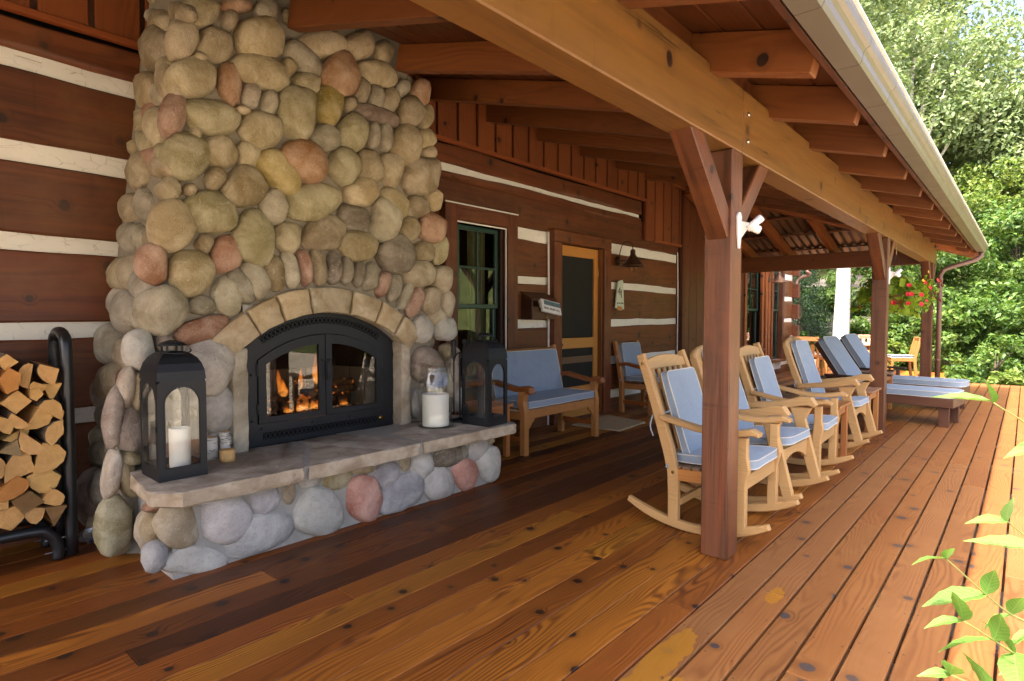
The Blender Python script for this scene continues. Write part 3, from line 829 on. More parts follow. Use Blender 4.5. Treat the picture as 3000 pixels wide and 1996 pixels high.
def chinkpiece(a, b, z0, z1, y=0.035, name='chinking'):
    n = max(2, int((b - a) / 0.12)); sd = rng.uniform(0, 50)
    v, f = [], []
    for i in range(n + 1):
        x = a + (b - a) * i / n
        for k in range(5):
            z = z0 + (z1 - z0) * k / 4
            v.append((x - (a + b) / 2, 0.006 * mnoise.noise(Vector((x * 5, z * 9, sd))) - 0.012 * math.sin(math.pi * k / 4), z - (z0 + z1) / 2))
    for i in range(n):
        for k in range(4):
            q = i * 5 + k
            f.append((q, q + 5, q + 6, q + 1))
    return link(name, mesh(name, v, f, MT['chink'], True), house, Matrix.Translation(((a + b) / 2, y, (z0 + z1) / 2)))
for i, (z0, z1) in enumerate(CH):
    for (a, b) in spans(z0, z1, 7.95 if i == 5 else 9.22):
        if i == 5:
            chinkpiece(-3.4, 3.5, z0, z1)
            chinkpiece(3.5, 7.95, z0, z1)
            break
        chinkpiece(a, b, z0, z1)
# the upper log sags lower to the right of the chimney so the joint narrows there
logpiece('log', 3.3, 7.96, 2.70, 2.80, MT['log'], house, proud=0.006, color=(1, 1, 1))
for (x, z0, z1) in ((5.70, 0.0, 2.36), (7.035, 0.0, 2.3), (9.22, 0.0, 2.40)):     # upright mortar strips beside the casings
    c = chinkpiece(x - 0.018, x + 0.018, z0, z1, 0.0)
# near-black sheet behind everything, the unlit room's darkness put into its colour
bk = MB().box((6.3, 0.25, 1.9), (19.4, 0.1, 4.6)); bk.build('dark_backdrop', MT['dark'], house)
# ---- boards above the logs, dark recess between them
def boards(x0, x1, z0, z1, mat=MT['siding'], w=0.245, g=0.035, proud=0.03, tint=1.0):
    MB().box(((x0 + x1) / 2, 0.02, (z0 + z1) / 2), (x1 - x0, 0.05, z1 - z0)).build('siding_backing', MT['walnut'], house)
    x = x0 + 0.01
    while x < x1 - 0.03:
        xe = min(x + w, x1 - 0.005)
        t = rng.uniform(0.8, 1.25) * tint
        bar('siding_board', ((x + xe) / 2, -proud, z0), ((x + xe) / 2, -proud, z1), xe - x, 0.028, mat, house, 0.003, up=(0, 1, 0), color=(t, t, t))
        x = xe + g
boards(-3.4, 8.02, 3.09, 4.25)
boards(8.06, 9.24, 2.52, 4.25)
bar('trim_board', (-3.4, -0.04, 3.075), (8.04, -0.04, 3.075), 0.05, 0.04, MT['siding'], house, color=(1.3, 1.2, 1.1))
bar('trim_board', (8.03, -0.04, 2.49), (8.03, -0.04, 3.09), 0.05, 0.045, MT['siding'], house, up=(0, 1, 0), color=(0.9, 0.8, 0.7))
bar('trim_board', (8.02, -0.04, 2.50), (9.25, -0.04, 2.50), 0.05, 0.04, MT['siding'], house, color=(1.3, 1.2, 1.1))
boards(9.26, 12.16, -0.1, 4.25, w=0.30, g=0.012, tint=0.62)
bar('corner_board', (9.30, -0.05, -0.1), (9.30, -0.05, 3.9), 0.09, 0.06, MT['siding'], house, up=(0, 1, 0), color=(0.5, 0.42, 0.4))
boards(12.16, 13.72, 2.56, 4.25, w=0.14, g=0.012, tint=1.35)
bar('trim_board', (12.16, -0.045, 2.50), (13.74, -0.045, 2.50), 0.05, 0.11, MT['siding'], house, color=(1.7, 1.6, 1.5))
boards(12.16, 13.72, -0.1, 0.62, w=0.30, g=0.012)
for x in (12.22, 13.25, 13.5, 13.68):
    bar('corner_board', (x, -0.05, 0.3), (x, -0.05, 2.46), 0.12, 0.05, MT['siding'], house, up=(0, 1, 0), color=(1.5, 1.5, 1.3))
# far log corner, its daylight put into the lighter, tanner log tint
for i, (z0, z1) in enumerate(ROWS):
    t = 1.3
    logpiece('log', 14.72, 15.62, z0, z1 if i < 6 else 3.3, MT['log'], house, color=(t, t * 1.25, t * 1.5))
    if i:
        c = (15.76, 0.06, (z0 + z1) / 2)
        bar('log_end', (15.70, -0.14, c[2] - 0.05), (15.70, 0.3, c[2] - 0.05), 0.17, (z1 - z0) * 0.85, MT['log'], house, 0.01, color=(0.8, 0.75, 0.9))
for (z0, z1) in CH:
    chinkpiece(14.72, 15.62, z0, z1, 0.02)
chinkpiece(13.78, 13.83, 0.2, 2.4, -0.01)
logpiece('log', 13.74, 14.75, -0.3, 0.30, MT['log'], house)
chinkpiece(13.5, 14.75, 0.1, 0.34, -0.004)
logpiece('log', 13.74, 14.75, 2.42, 3.3, MT['log'], house, color=(1.2, 1.1, 1))
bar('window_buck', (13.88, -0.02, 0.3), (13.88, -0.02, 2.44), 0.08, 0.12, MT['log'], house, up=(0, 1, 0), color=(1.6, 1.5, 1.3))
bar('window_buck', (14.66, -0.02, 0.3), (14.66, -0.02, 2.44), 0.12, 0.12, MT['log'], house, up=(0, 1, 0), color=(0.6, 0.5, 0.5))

# ---- windows
def window(x0, x1, z0, z1, zm, cas, muntins, curtain=None, proud=0.0):
    w = link('window', None, house, Matrix.Translation(((x0 + x1) / 2, 0, z0)))
    hw = (x1 - x0) / 2; H = z1 - z0; m = zm - z0
    if cas:
        for sx in (-1, 1):
            bar('casing', (sx * (hw + 0.085), -0.02, -0.05), (sx * (hw + 0.085), -0.02, H + 0.16), 0.165, 0.13, MT['log'], w, 0.006, up=(0, 1, 0), color=(0.9, 0.85, 0.85))
        bar('casing', (-hw - 0.165, -0.016, H + 0.085), (hw + 0.165, -0.016, H + 0.085), 0.13, 0.155, MT['log'], w, 0.006, color=(1.1, 1, 1))
        bar('caulk_line', (-hw - 0.17, -0.083, H + 0.168), (hw + 0.17, -0.083, H + 0.168), 0.012, 0.012, MT['chink'], w, 0.0)
        bar('caulk_line', (-hw, -0.055, H - 0.006), (hw, -0.055, H - 0.006), 0.012, 0.014, MT['chink'], w, 0.0)
        bar('caulk_line', (hw - 0.008, -0.055, 0), (hw - 0.008, -0.055, H - 0.015), 0.012, 0.014, MT['chink'], w, 0.0, up=(0, 1, 0))
    fr = 0.045
    a = hw - (0.065 if cas else 0.0)
    if cas:
        bar('reveal', (hw - 0.035, 0.02, 0), (hw - 0.035, 0.02, H - 0.014), 0.05, 0.09, MT['walnut'], w, 0.0, up=(0, 1, 0), color=(0.25, 0.2, 0.2))
    for (lo, hi, y) in ((0.0, m + 0.02, 0.055), (m - 0.02, H - 0.02, 0.025)):
        sash = link('sash', None, w, Matrix.Translation((0, y, lo)))
        h = hi - lo
        b = MB()
        b.box((0, 0, fr / 2), (2 * a, 0.035, fr), 0.004).box((0, 0, h - fr / 2), (2 * a, 0.035, fr), 0.004)
        b.box((-a + fr / 2, 0.001, h / 2), (fr, 0.034, h), 0.004).box((a - fr / 2, 0.001, h / 2), (fr, 0.034, h), 0.004)
        if lo > 0 and muntins:
            b.box((0.0, 0.0, h / 2), (0.022, 0.024, h - 0.05), 0.003).box((0, 0.0, h * 0.5), (2 * a - 0.05, 0.024, 0.022), 0.003)
        elif muntins:
            b.box((-a * 0.2, 0.012, h / 2), (0.012, 0.01, h - 0.05))
        MBo = b.build('sash_frame', MT['green'], w, Matrix.Translation((0, y, lo)))
        bpy.data.objects.remove(sash)
        MB().box((0, 0, 0), (2 * a - fr, 0.004, h - fr)).build('pane', MT['pane'], w, Matrix.Translation((0, y + 0.006, lo + h / 2)))
    bar('sill', (-hw - 0.12, -0.04, -0.03), (hw + 0.12, -0.04, -0.03), 0.2, 0.05, MT['log'], w, 0.006)
    if curtain:
        v, f = [], []
        n = 26
        for i in range(n + 1):
            x = curtain[0] + (curtain[1] - curtain[0]) * i / n
            yy = 0.15 + 0.012 * math.sin(i * 1.4)
            v += [(x, yy, 0), (x, yy, H)]
        f = [(2 * i, 2 * i + 2, 2 * i + 3, 2 * i + 1) for i in range(n)]
        link('curtain', mesh('curtain', v, f, MT['curtain'], True), w)
    return w
MT['curtain'] = plain("olive_curtain", (0.20, 0.19, 0.09), 0.9, var=0.1)
window(4.11, 4.87, 0.66, 2.30, 1.44, True, True, (-0.02, 0.24))
window(12.30, 13.17, 0.64, 2.40, 1.48, False, True, None)
window(13.93, 14.58, 0.34, 2.40, 1.48, False, True, None)

# ---- screen door
door = link('screen_door', None, house, Matrix.Translation((5.885, 0.03, 0.02)))
DW, DH = 0.94, 2.215
for (x0, x1, z0, z1, nm) in ((0, 0.095, 0, DH, 'stile'), (DW - 0.095, DW, 0, DH, 'stile'), (0.096, DW - 0.096, DH - 0.13, DH, 'rail'),
                             (0.096, DW - 0.096, 0.90, 1.035, 'rail'), (0.096, DW - 0.096, 0.28, 0.40, 'rail'), (0.096, DW - 0.096, 0.0, 0.13, 'rail')):
    if nm == 'stile':
        bar(nm, ((x0 + x1) / 2, 0, z0), ((x0 + x1) / 2, 0, z1), x1 - x0, 0.035, MT['door'], door, 0.003, up=(0, 1, 0))
    else:
        bar(nm, (x0, 0, (z0 + z1) / 2), (x1, 0, (z0 + z1) / 2), 0.034, z1 - z0, MT['door'], door, 0.003)
MB().box((DW / 2, 0.008, 1.57), (DW - 0.18, 0.004, 1.06)).build('screen', MT['screen'], door)
MB().box((DW / 2, 0.008, 0.65), (DW - 0.18, 0.004, 0.50)).build('screen', MT['screen'], door)
for k in range(4):
    bar('panel_board', (0.17 + k * 0.2, 0.008, 0.13), (0.17 + k * 0.2, 0.008, 0.28), 0.185, 0.02, MT['door'], door, 0.004, up=(0, 1, 0), color=(0.85, 0.75, 0.7))
bar('inner_rail', (0.11, -0.004, 0.75), (DW - 0.1, -0.004, 0.75), 0.01, 0.085, MT['slat'], door, 0.002, color=(0.75, 0.7, 0.6))
kb = MB(); kb.lathe([(0.0, 0), (0.018, 0.002), (0.020, 0.012), (0.012, 0.02), (0.010, 0.028), (0.024, 0.036), (0.027, 0.047), (0.018, 0.058), (0, 0.062)], 14, xf((0.047, -0.016, 0.955), 0, R(90)))
kb.build('door_knob', MT['brass'], door, None, True)
for z in (0.25, 1.9):
    MB().box((DW + 0.004, -0.02, z), (0.02, 0.012, 0.09), 0.002).build('hinge', MT['brass'], door)
# heavy log casing around the door
for (x, w_) in ((5.80, 0.16), (6.93, 0.17)):
    bar('door_casing', (x, -0.01, 0), (x, -0.01, 2.245), w_, 0.15, MT['log'], house, 0.008, up=(0, 1, 0), color=(1.15, 1.0, 0.95))
bar('door_casing', (5.72, -0.012, 2.32), (7.015, -0.012, 2.32), 0.15, 0.145, MT['log'], house, 0.008, color=(1.1, 1.05, 0.9))
bar('door_jamb', (6.84, 0.02, 0.02), (6.84, 0.02, 2.24), 0.025, 0.13, MT['door'], house, 0.003, up=(0, 1, 0), color=(0.35, 0.3, 0.3))
bar('threshold', (5.85, 0.0, 0.012), (6.86, 0.0, 0.012), 0.16, 0.022, MT['walnut'], house, 0.004)

# ---- goose-neck wall lamps
def wall_lamp(loc, label):
    t = thing('wall_lamp', label, 'wall lamp', loc, 0, None)
    MB().lathe([(0, 0), (0.062, 0), (0.066, 0.008), (0.05, 0.022), (0, 0.026)], 20, xf((0, 0, 0), 0, R(90))).build('back_plate', MT['lamp'], t, None, True)
    MB().tube(curve_pts([(0, -0.02, 0.01), (0.0, -0.03, 0.12), (0.0, -0.075, 0.235), (0.0, -0.15, 0.26), (0.0, -0.22, 0.22), (0.0, -0.235, 0.14)], 6), 0.007, 8).build('arm', MT['lamp'], t, None, True)
    MB().tube([(0, -0.02, 0.0), (0, -0.20, 0.005)], 0.005, 6).build('stay', MT['lamp'], t)
    MB().lathe([(0.0, 0.15), (0.028, 0.145), (0.036, 0.12), (0.036, 0.075), (0.045, 0.06), (0.155, -0.085), (0.162, -0.088), (0.15, -0.075), (0.04, 0.05), (0, 0.05)], 28).build('shade', MT['lamp'], t, xf((0, -0.235, 0)), True)
    cg = MB()
    for q in (0, math.pi / 2):
        pts = [(0.062 * math.cos(a) * math.cos(q), 0.062 * math.cos(a) * math.sin(q), -0.085 - 0.075 * math.sin(a)) for a in [math.pi * i / 10 for i in range(11)]]
        cg.tube(pts, 0.0035, 6)
    cg.build('cage', MT['brass'], t, xf((0, -0.235, 0)), True)
    return t
wall_lamp((7.30, 4.385, 2.12), 'aged copper goose-neck wall lamp above the numbered sign beside the door')
wall_lamp((13.62, 4.34, 2.16), 'aged copper goose-neck lamp on the corner board between the two far windows')

# ---- house number sign
sg = thing('house_number_sign', 'pale green tapered board reading 41 on the log wall', 'sign', (7.32, 4.37, 1.65))
ol = [(-0.125, -0.20), (-0.075, -0.195), (-0.07, -0.165), (0.06, -0.18), (0.065, -0.215), (0.115, -0.215), (0.085, 0.19), (0.065, 0.205), (-0.045, 0.185), (-0.055, 0.165)]
prism('board', ol, 0.02, MT['plaque'], sg, xf((0, 0, 0)), 0.003)
prism('bottom_block', [(-0.07, -0.225), (0.055, -0.235), (0.058, -0.172), (-0.066, -0.16)], 0.016, MT['door'], sg, xf((0, 0, 0)), 0.002)
text_mesh('numerals', '4', 0.17, MT['numeral'], sg, xf((-0.025, -0.012, 0.035), 0, R(90)))
text_mesh('numerals', '1', 0.17, MT['numeral'], sg, xf((0.03, -0.012, 0.0), 0, R(90)))
text_mesh('lettering', 'green dale', 0.042, MT['numeral'], sg, xf((0.0, -0.012, -0.125), 0, R(90)))

# ---- newspaper box
bx_ = thing('newspaper_box', 'dark brown wooden mail box with slanted lid on the log wall by the door', 'mailbox', (5.41, 4.40, 1.30))
prism('side', [(-0.16, 0.0), (0.0, 0.0), (0.0, 0.30), (-0.16, 0.215)], 0.02, MT['walnut'], bx_, xf((-0.21, 0.0, 0)) @ TURN, 0.002, color=(0.6, 0.5, 0.5))
prism('side', [(-0.16, 0.0), (0.0, 0.0), (0.0, 0.30), (-0.16, 0.215)], 0.02, MT['walnut'], bx_, xf((0.21, 0.0, 0)) @ TURN, 0.002)
bar('lid', (-0.235, -0.086, 0.272), (0.235, -0.086, 0.272), 0.215, 0.016, MT['walnut'], bx_, 0.003, up=(0, -0.47, 1), color=(1.0, 0.9, 0.7))
bar('front_board', (-0.2, -0.155, 0.075), (0.2, -0.155, 0.075), 0.014, 0.14, MT['slat'], bx_, 0.002, color=(0.55, 0.5, 0.4))
bar('bottom_board', (-0.2, -0.08, 0.008), (0.2, -0.08, 0.008), 0.15, 0.016, MT['walnut'], bx_, 0.002)
MB().tube(curve_pts([(0.03, -0.165, 0.06), (0.03, -0.185, 0.02), (0.05, -0.18, -0.02)], 4), 0.005, 6).build('latch', MT['brass'], bx_)
npp = thing('newspaper', 'folded newspaper stuffed upside down into the wooden mail box', 'newspaper', (5.46, 4.18, 1.44))
MB().box((0, 0, 0), (0.34, 0.03, 0.155), 0.004).build('folded_sheets', MT['paper'], npp, xf((0, 0, 0), R(-4), R(-20), R(9)))
MB().box((0.03, 0.035, 0.05), (0.33, 0.02, 0.10), 0.004).build('loose_section', MT['paper'], npp, xf((0, 0, 0), R(-9), R(-30), R(7)), color=(0.8, 0.78, 0.75))
MB().box((0.02, -0.0165, 0.038), (0.29, 0.002, 0.055)).build('photo_strip', plain("print_photo", (0.10, 0.16, 0.18), 0.8, var=0.9, scale=14), npp, xf((0, 0, 0), R(-4), R(-20), R(9)))
text_mesh('headline', 'THE ASPEN TIMES', 0.036, MT['ink'], npp, xf((0, 0, 0), R(-4), R(-20), R(9)) @ xf((0, -0.0165, -0.03), 0, R(90)) @ Matrix.Rotation(math.pi, 4, 'Z'))
# ------------------------------------------------------------------ porch roof on its posts
porch = thing('porch_roof', 'timber porch roof on square posts with exposed rafters and a bronze gutter', 'porch')
SL = 0.275
def zr(y): return 2.523 + SL * (y - 1.194)          # underside of the common rafters
PX = [3.14, 7.78, 12.04]
post_objs = []
for x in PX:
    p = bar('post', (x + 0.075, 1.2695, 0.0), (x + 0.075, 1.2695, 2.224), 0.151, 0.151, MT['post'], porch, 0.006, up=(0, 1, 0), color=jit((1, 1, 1), 0.05))
    post_objs.append(p)
    bar('brace', (x + 0.06, 1.2695, 1.77), (x - 0.44, 1.2695, 2.27), 0.118, 0.115, MT['post'], porch, 0.006, up=(1, 0, 1), color=(0.9, 0.85, 0.85))
    bar('brace', (x + 0.09, 1.2695, 1.77), (x + 0.59, 1.2695, 2.27), 0.118, 0.115, MT['post'], porch, 0.006, up=(-1, 0, 1), color=(1.1, 1.08, 1.1))
bar('beam', (-3.3, 1.269, 2.3975), (3.28, 1.269, 2.3975), 0.152, 0.345, MT['beam'], porch, 0.006)
bar('beam', (3.284, 1.269, 2.3975), (12.47, 1.269, 2.3975), 0.152, 0.345, MT['beam'], porch, 0.006, color=(1.08, 1.08, 1.0))
for (dx, dz) in ((0.06, 0.05), (0.055, -0.10)):
    MB().lathe([(0, 0), (0.012, 0), (0.012, 0.006), (0.008, 0.011), (0, 0.012)], 10, xf((3.29 + dx, 1.193, 2.40 + dz), 0, R(90))).build('bolt', MT['steel'], porch, None, True)
bar('cross_beam', (12.115, 1.345, 2.3625), (12.115, 4.42, 2.3625), 0.15, 0.285, MT['rafter'], porch, 0.006, color=(0.85, 0.8, 0.8))
EX = 12.79                                     # corner of the eaves
# rafters; past the hip they stop against it
x = 2.834 - 0.867 * 7
chim = (1.25, 3.14)
k = 0
RD = 0.185
while x < EX - 0.1:
    ytop = min(4.42, max(1.3, EX + 0.55 - x) + 0.0)
    ytop = 4.42 if x < 8.6 else max(1.25, 4.42 - (x - 8.6) * 0.93)
    y0 = 0.742
    if chim[0] < x < chim[1]: ytop = 3.66
    c = (y0 + ytop) / 2
    up = Vector((0, -SL, 1)).normalized()
    dn = up * (RD / 2)
    t = rng.uniform(0.85, 1.2)
    bar('rafter', Vector((x + 0.045, y0, zr(y0))) + dn, Vector((x + 0.045, ytop, zr(ytop))) + dn, 0.09, RD, MT['rafter'], porch, 0.004, up=up, color=(t, t, t))
    if x + 0.09 < EX - 0.9:
        bar('blocking', (x + 0.09, 1.31, zr(1.31) + 0.105), (x + 0.867, 1.31, zr(1.31) + 0.105), 0.04, 0.16, MT['rafter'], porch, 0.0, color=(0.7, 0.6, 0.6))
    x += 0.867
# hip rafter and the end slope with corrugated roofing
hp0 = Vector((EX - 0.05, 0.62, 2.36)); hp1 = Vector((EX - 3.85, 4.42, 2.36 + 3.8 * 0.30))
bar('hip_rafter', hp0 + Vector((0, 0, 0.07)), hp1 + Vector((0, 0, 0.07)), 0.10, 0.25, MT['rafter'], porch, 0.005, color=(1.5, 1.35, 1.2))
for yj in (1.95, 2.75, 3.55, 4.25):
    xs = EX - 0.12; xe = EX - (yj - 0.60) * 0.98
    z0 = 2.381
    d = (xs - xe)
    up = Vector((SL, 0, 1)).normalized()
    bar('jack_rafter', Vector((xs, yj, z0)) + up * 0.09, Vector((xe, yj, z0 + d * SL)) + up * 0.09, 0.09, RD, MT['rafter'], porch, 0.004, up=up, color=(1.35, 1.2, 1.1))
v, f = [], []
yy = 0.62; rows_ = 110
for i in range(rows_ + 1):
    y = 0.62 + 3.85 * i / rows_
    xe = EX - (y - 0.60)
    zc = 0.012 * math.cos(i * math.pi / 2 * 1.0) * 1.0
    for (xx) in (EX, xe):
        v.append((xx, y, 2.381 + RD + 0.02 + (EX - 0.12 - xx) * SL + zc))
for i in range(rows_):
    f.append((2 * i, 2 * i + 1, 2 * i + 3, 2 * i + 2))
link('corrugated_sheet', mesh('corrugated_sheet', v, f, MT['roofing']), porch)
for q in range(4):
    xx = EX - 0.4 - q * 0.75
    bar('purlin', (xx, max(0.8, EX - xx + 0.7), 2.381 + RD * 0.95 + (EX - 0.12 - xx) * SL), (xx, 4.42, 2.381 + RD * 0.95 + (EX - 0.12 - xx) * SL), 0.06, 0.03, MT['rafter'], porch, 0.0)
# roof boards of the main slope, each laid along the porch
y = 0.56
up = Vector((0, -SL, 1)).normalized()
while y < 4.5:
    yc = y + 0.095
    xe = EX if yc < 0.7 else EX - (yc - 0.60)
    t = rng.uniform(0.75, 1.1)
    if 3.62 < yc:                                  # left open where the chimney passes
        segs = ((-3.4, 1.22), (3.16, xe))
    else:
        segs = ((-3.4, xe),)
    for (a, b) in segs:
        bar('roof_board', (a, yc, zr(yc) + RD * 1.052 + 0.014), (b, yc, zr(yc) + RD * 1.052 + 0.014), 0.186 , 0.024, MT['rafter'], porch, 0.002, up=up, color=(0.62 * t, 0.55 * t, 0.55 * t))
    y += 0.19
MB().add([(-3.5, 0.60, zr(0.6) + RD + 0.10), (EX + 0.02, 0.60, zr(0.6) + RD + 0.10), (EX - 4.0, 4.6, zr(4.6) + RD + 0.10), (-3.5, 4.6, zr(4.6) + RD + 0.10),
          (-3.5, 0.60, zr(0.6) + RD + 0.06), (EX + 0.02, 0.60, zr(0.6) + RD + 0.06), (EX - 4.0, 4.6, zr(4.6) + RD + 0.06), (-3.5, 4.6, zr(4.6) + RD + 0.06)],
         [(0, 1, 2, 3), (7, 6, 5, 4), (0, 4, 5, 1), (1, 5, 6, 2), (2, 6, 7, 3), (3, 7, 4, 0)]).build('roof_metal', MT['roofing'], porch)
# upper roof of the house closing the view above the wall
MB().add([(-3.5, 4.3, 3.95), (16.2, 4.3, 3.95), (16.2, 9.0, 6.8), (-3.5, 9.0, 6.8), (-3.5, 4.3, 4.05), (16.2, 4.3, 4.05), (16.2, 9.0, 6.9), (-3.5, 9.0, 6.9)],
         [(3, 2, 1, 0), (4, 5, 6, 7), (0, 1, 5, 4), (1, 2, 6, 5), (2, 3, 7, 6), (3, 0, 4, 7)]).build('main_roof', MT['roofing'], house, Matrix.Translation((0, -4.4, 0)))
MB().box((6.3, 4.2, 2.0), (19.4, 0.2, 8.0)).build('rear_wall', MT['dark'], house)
MB().box((-3.35, 2.2, 2.0), (0.1, 4.3, 4.4)).build('end_wall', MT['log'], house)
MB().box((15.8, 2.2, 2.0), (0.1, 4.3, 4.4)).build('end_wall', MT['log'], house)
bar('fascia', (-3.4, 0.70, 2.50), (EX - 0.1, 0.70, 2.50), 0.03, 0.12, MT['rafter'], porch, 0.003, color=(0.6, 0.55, 0.5))
# gutter in sections, ogee profile
prof = [(0.655, 2.405), (0.565, 2.405), (0.556, 2.425), (0.552, 2.45), (0.542, 2.465), (0.528, 2.475), (0.522, 2.495), (0.522, 2.512), (0.530, 2.516)]
def gutter_section(a, b):
    th = 0.006
    inner = [(y_ + (0.006 if i else -0.006), z_ + 0.006) for i, (y_, z_) in enumerate(prof)]
    P_ = [(0.660, 2.52)] + prof + list(reversed(inner)) + [(0.654, 2.52)]
    n = len(P_)
    v = [(a, p_[0], p_[1]) for p_ in P_] + [(b, p_[0], p_[1]) for p_ in P_]
    f = [(i, (i + 1) % n, n + (i + 1) % n, n + i) for i in range(n)] + [tuple(range(n)), tuple(range(2 * n - 1, n - 1, -1))]
    me = mesh('gutter', v, f, MT['bronze'])
    return link('gutter', me, porch)
xs_ = -3.3
while xs_ < EX:
    xe_ = min(xs_ + 0.62, EX)
    gutter_section(xs_ + 0.0025, xe_ - 0.0025)
    xs_ = xe_
gp = [(y_, z_) for (y_, z_) in prof]
v = [(EX + 0.003, y_, z_) for y_, z_ in [(0.660, 2.52)] + prof]
link('gutter_end', mesh('gutter_end', v + [(EX - 0.003, b, c) for a, b, c in v], [tuple(range(10)), tuple(range(19, 9, -1))] + [((i + 1) % 10, i, 10 + i, 10 + (i + 1) % 10) for i in range(10)], MT['bronze']), porch)
bar('drip_edge', (-3.4, 0.53, 2.525), (EX + 0.02, 0.53, 2.525), 0.035, 0.006, MT['white'], porch, 0.0)
# downspout
dsp = [(12.55, 0.60, 2.41), (12.55, 0.60, 2.34), (12.50, 0.66, 2.28), (12.36, 0.98, 2.17), (12.30, 1.08, 2.12), (12.285, 1.12, 2.03), (12.285, 1.12, 1.5), (12.285, 1.12, 0.04)]
MB().tube(dsp, 0.038, 10).build('downspout', MT['spout'], porch, None, True)
for z in (0.6, 1.7):
    MB().lathe([(0.041, -0.015), (0.043, -0.012), (0.043, 0.012), (0.041, 0.015)], 12, xf((12.285, 1.12, z))).build('downspout_strap', MT['spout'], porch)
MB().tube(curve_pts([(15.66, 4.1, 2.45), (15.75, 4.05, 2.36), (15.72, 4.28, 2.28), (15.66, 4.33, 2.1)], 5), 0.04, 8).build('house_downspout', MT['spout'], house, Matrix.Translation((0, -4.4, 0)), True)

# ---- white flag-pole brackets
def flag_bracket(loc, label):
    t = thing('flag_pole_bracket', label, 'bracket', loc)
    prism('mount_plate', [(-0.028, 0.075), (-0.012, 0.095), (0.012, 0.095), (0.028, 0.07), (0.02, -0.03), (0.006, -0.10), (-0.006, -0.10), (-0.02, -0.03)], 0.014, MT['white'], t, xf((0, 0, 0)), 0.003)
    prism('web', [(0.0, 0.05), (0.0, -0.06), (0.055, 0.015), (0.05, 0.035)], 0.012, MT['white'], t, TURN @ xf((0, 0, 0), math.pi), 0.002)
    d = Vector((0.45, -0.62, 0.64)).normalized()
    b = Vector((0.0, -0.045, 0.0))
    MB().tube([b, b + d * 0.095], [0.018, 0.021], 12).build('pole_socket', MT['white'], t, None, True)
    d2 = Vector((0.75, -0.5, -0.25)).normalized()
    b2 = b + d * 0.02
    MB().tube([b2, b2 + d2 * 0.055], [0.020, 0.023], 12).build('pole_socket', MT['white'], t, None, True)
flag_bracket((3.225, 1.187, 1.80), 'white cast flag-pole bracket on the post beside the first rocking chairs')
flag_bracket((7.865, 1.187, 1.80), 'white cast flag-pole bracket on the post next to the hanging flower basket')
# ------------------------------------------------------------------ stone fireplace
fp = thing('stone_fireplace', 'river stone fireplace with arched black firebox and raised flagstone hearth', 'fireplace', (2.2, 3.7, 0))
FPI = Matrix.Translation((-2.2, -3.7, 0))
def fl(p): return (p[0] - 2.2, p[1] - 3.7, p[2])
SC = {'t': (0.37, 0.295, 0.142), 'o': (0.38, 0.185, 0.06), 'b': (0.27, 0.203, 0.092), 'g': (0.30, 0.265, 0.168), 'k': (0.42, 0.33, 0.142), 'w': (0.43, 0.382, 0.258),
      'q': (0.21, 0.085, 0.03), 'v': (0.325, 0.283, 0.125), 'l': (0.48, 0.385, 0.19), 'y': (0.41, 0.305, 0.055), 'm': (0.24, 0.175, 0.13), 'r': (0.35, 0.16, 0.08),
      'd': (0.165, 0.128, 0.08), 'p': (0.39, 0.31, 0.185)}
ICO = {}
for lv in (2, 3):
    bm = bmesh.new(); bmesh.ops.create_icosphere(bm, subdivisions=lv, radius=1.0)
    ICO[lv] = ([v.co.copy() for v in bm.verts], [tuple(v.index for v in f_.verts) for f_ in bm.faces]); bm.free()
def stone(u_axis, n_axis, c, a, b, ang, key, depth, name='stone', col=None, parent=None):
    """pebble whose face ellipse (a, b, ang) lies in the plane of u_axis and Z, n_axis points out of the wall"""
    lv = 3 if max(a, b) > 0.09 else 2
    V, F = ICO[lv]
    sd = rng.uniform(0, 100); e = rng.uniform(0.62, 0.95); egg = rng.uniform(-0.22, 0.22); egg2 = rng.uniform(-0.15, 0.15)
    am = rng.uniform(0.06, 0.16)
    ca, sa = math.cos(ang), math.sin(ang)
    U, Nn, Z = Vector(u_axis), Vector(n_axis), Vector((0, 0, 1))
    cuts = []
    for _ in range(rng.choice((3, 4, 5, 6))):
        q = rng.uniform(0, 6.283); zz = rng.uniform(-0.2, 0.9)
        cuts.append((Vector((math.cos(q), math.sin(q), zz)).normalized(), rng.uniform(0.80, 0.97)))
    out = []
    for d in V:
        r2 = math.hypot(d.x, d.y)
        if r2 > 1e-6:
            cx_, cy_ = d.x / r2, d.y / r2
            k = (abs(cx_) ** (2 / e * 1.0) + abs(cy_) ** (2 / e * 1.0)) ** (-e / 2)
            k = 0.35 + 0.65 * k
        else: cx_ = cy_ = 0; k = 1
        px, py = cx_ * r2 * k, cy_ * r2 * k
        pz = math.copysign(abs(d.z) ** 0.75, d.z)
        nn = mnoise.noise(Vector((d.x * 1.3 + sd, d.y * 1.3, d.z * 1.3)))
        n2 = mnoise.noise(Vector((d.x * 3.1, d.y * 3.1 + sd, d.z * 3.1)))
        k2 = 1 + am * nn + 0.035 * n2
        px, py, pz = px * k2 * (1 + egg * py), py * k2 * (1 + egg2 * px), pz * (1 + am * 1.4 * nn + 0.05 * n2)
        pv = Vector((px, py, pz))
        for (cn, ch_) in cuts:
            e_ = pv.dot(cn) - ch_
            if e_ > 0: pv -= cn * e_ * 0.7
        px, py, pz = pv * 1.04
        x_, y_ = a * px * ca - b * py * sa, a * px * sa + b * py * ca
        out.append(U * x_ + Z * y_ + Nn * (pz * depth))
    base = col or SC[key]
    me = mesh(name, out, F, MT['stone'], True)
    return link(name, me, parent or fp, Matrix.Translation(fl(c)), jit(base, 0.10))
def xl(z): return 0.985 + 0.12 * z
def xr(z): return 3.41 - 0.10 * z
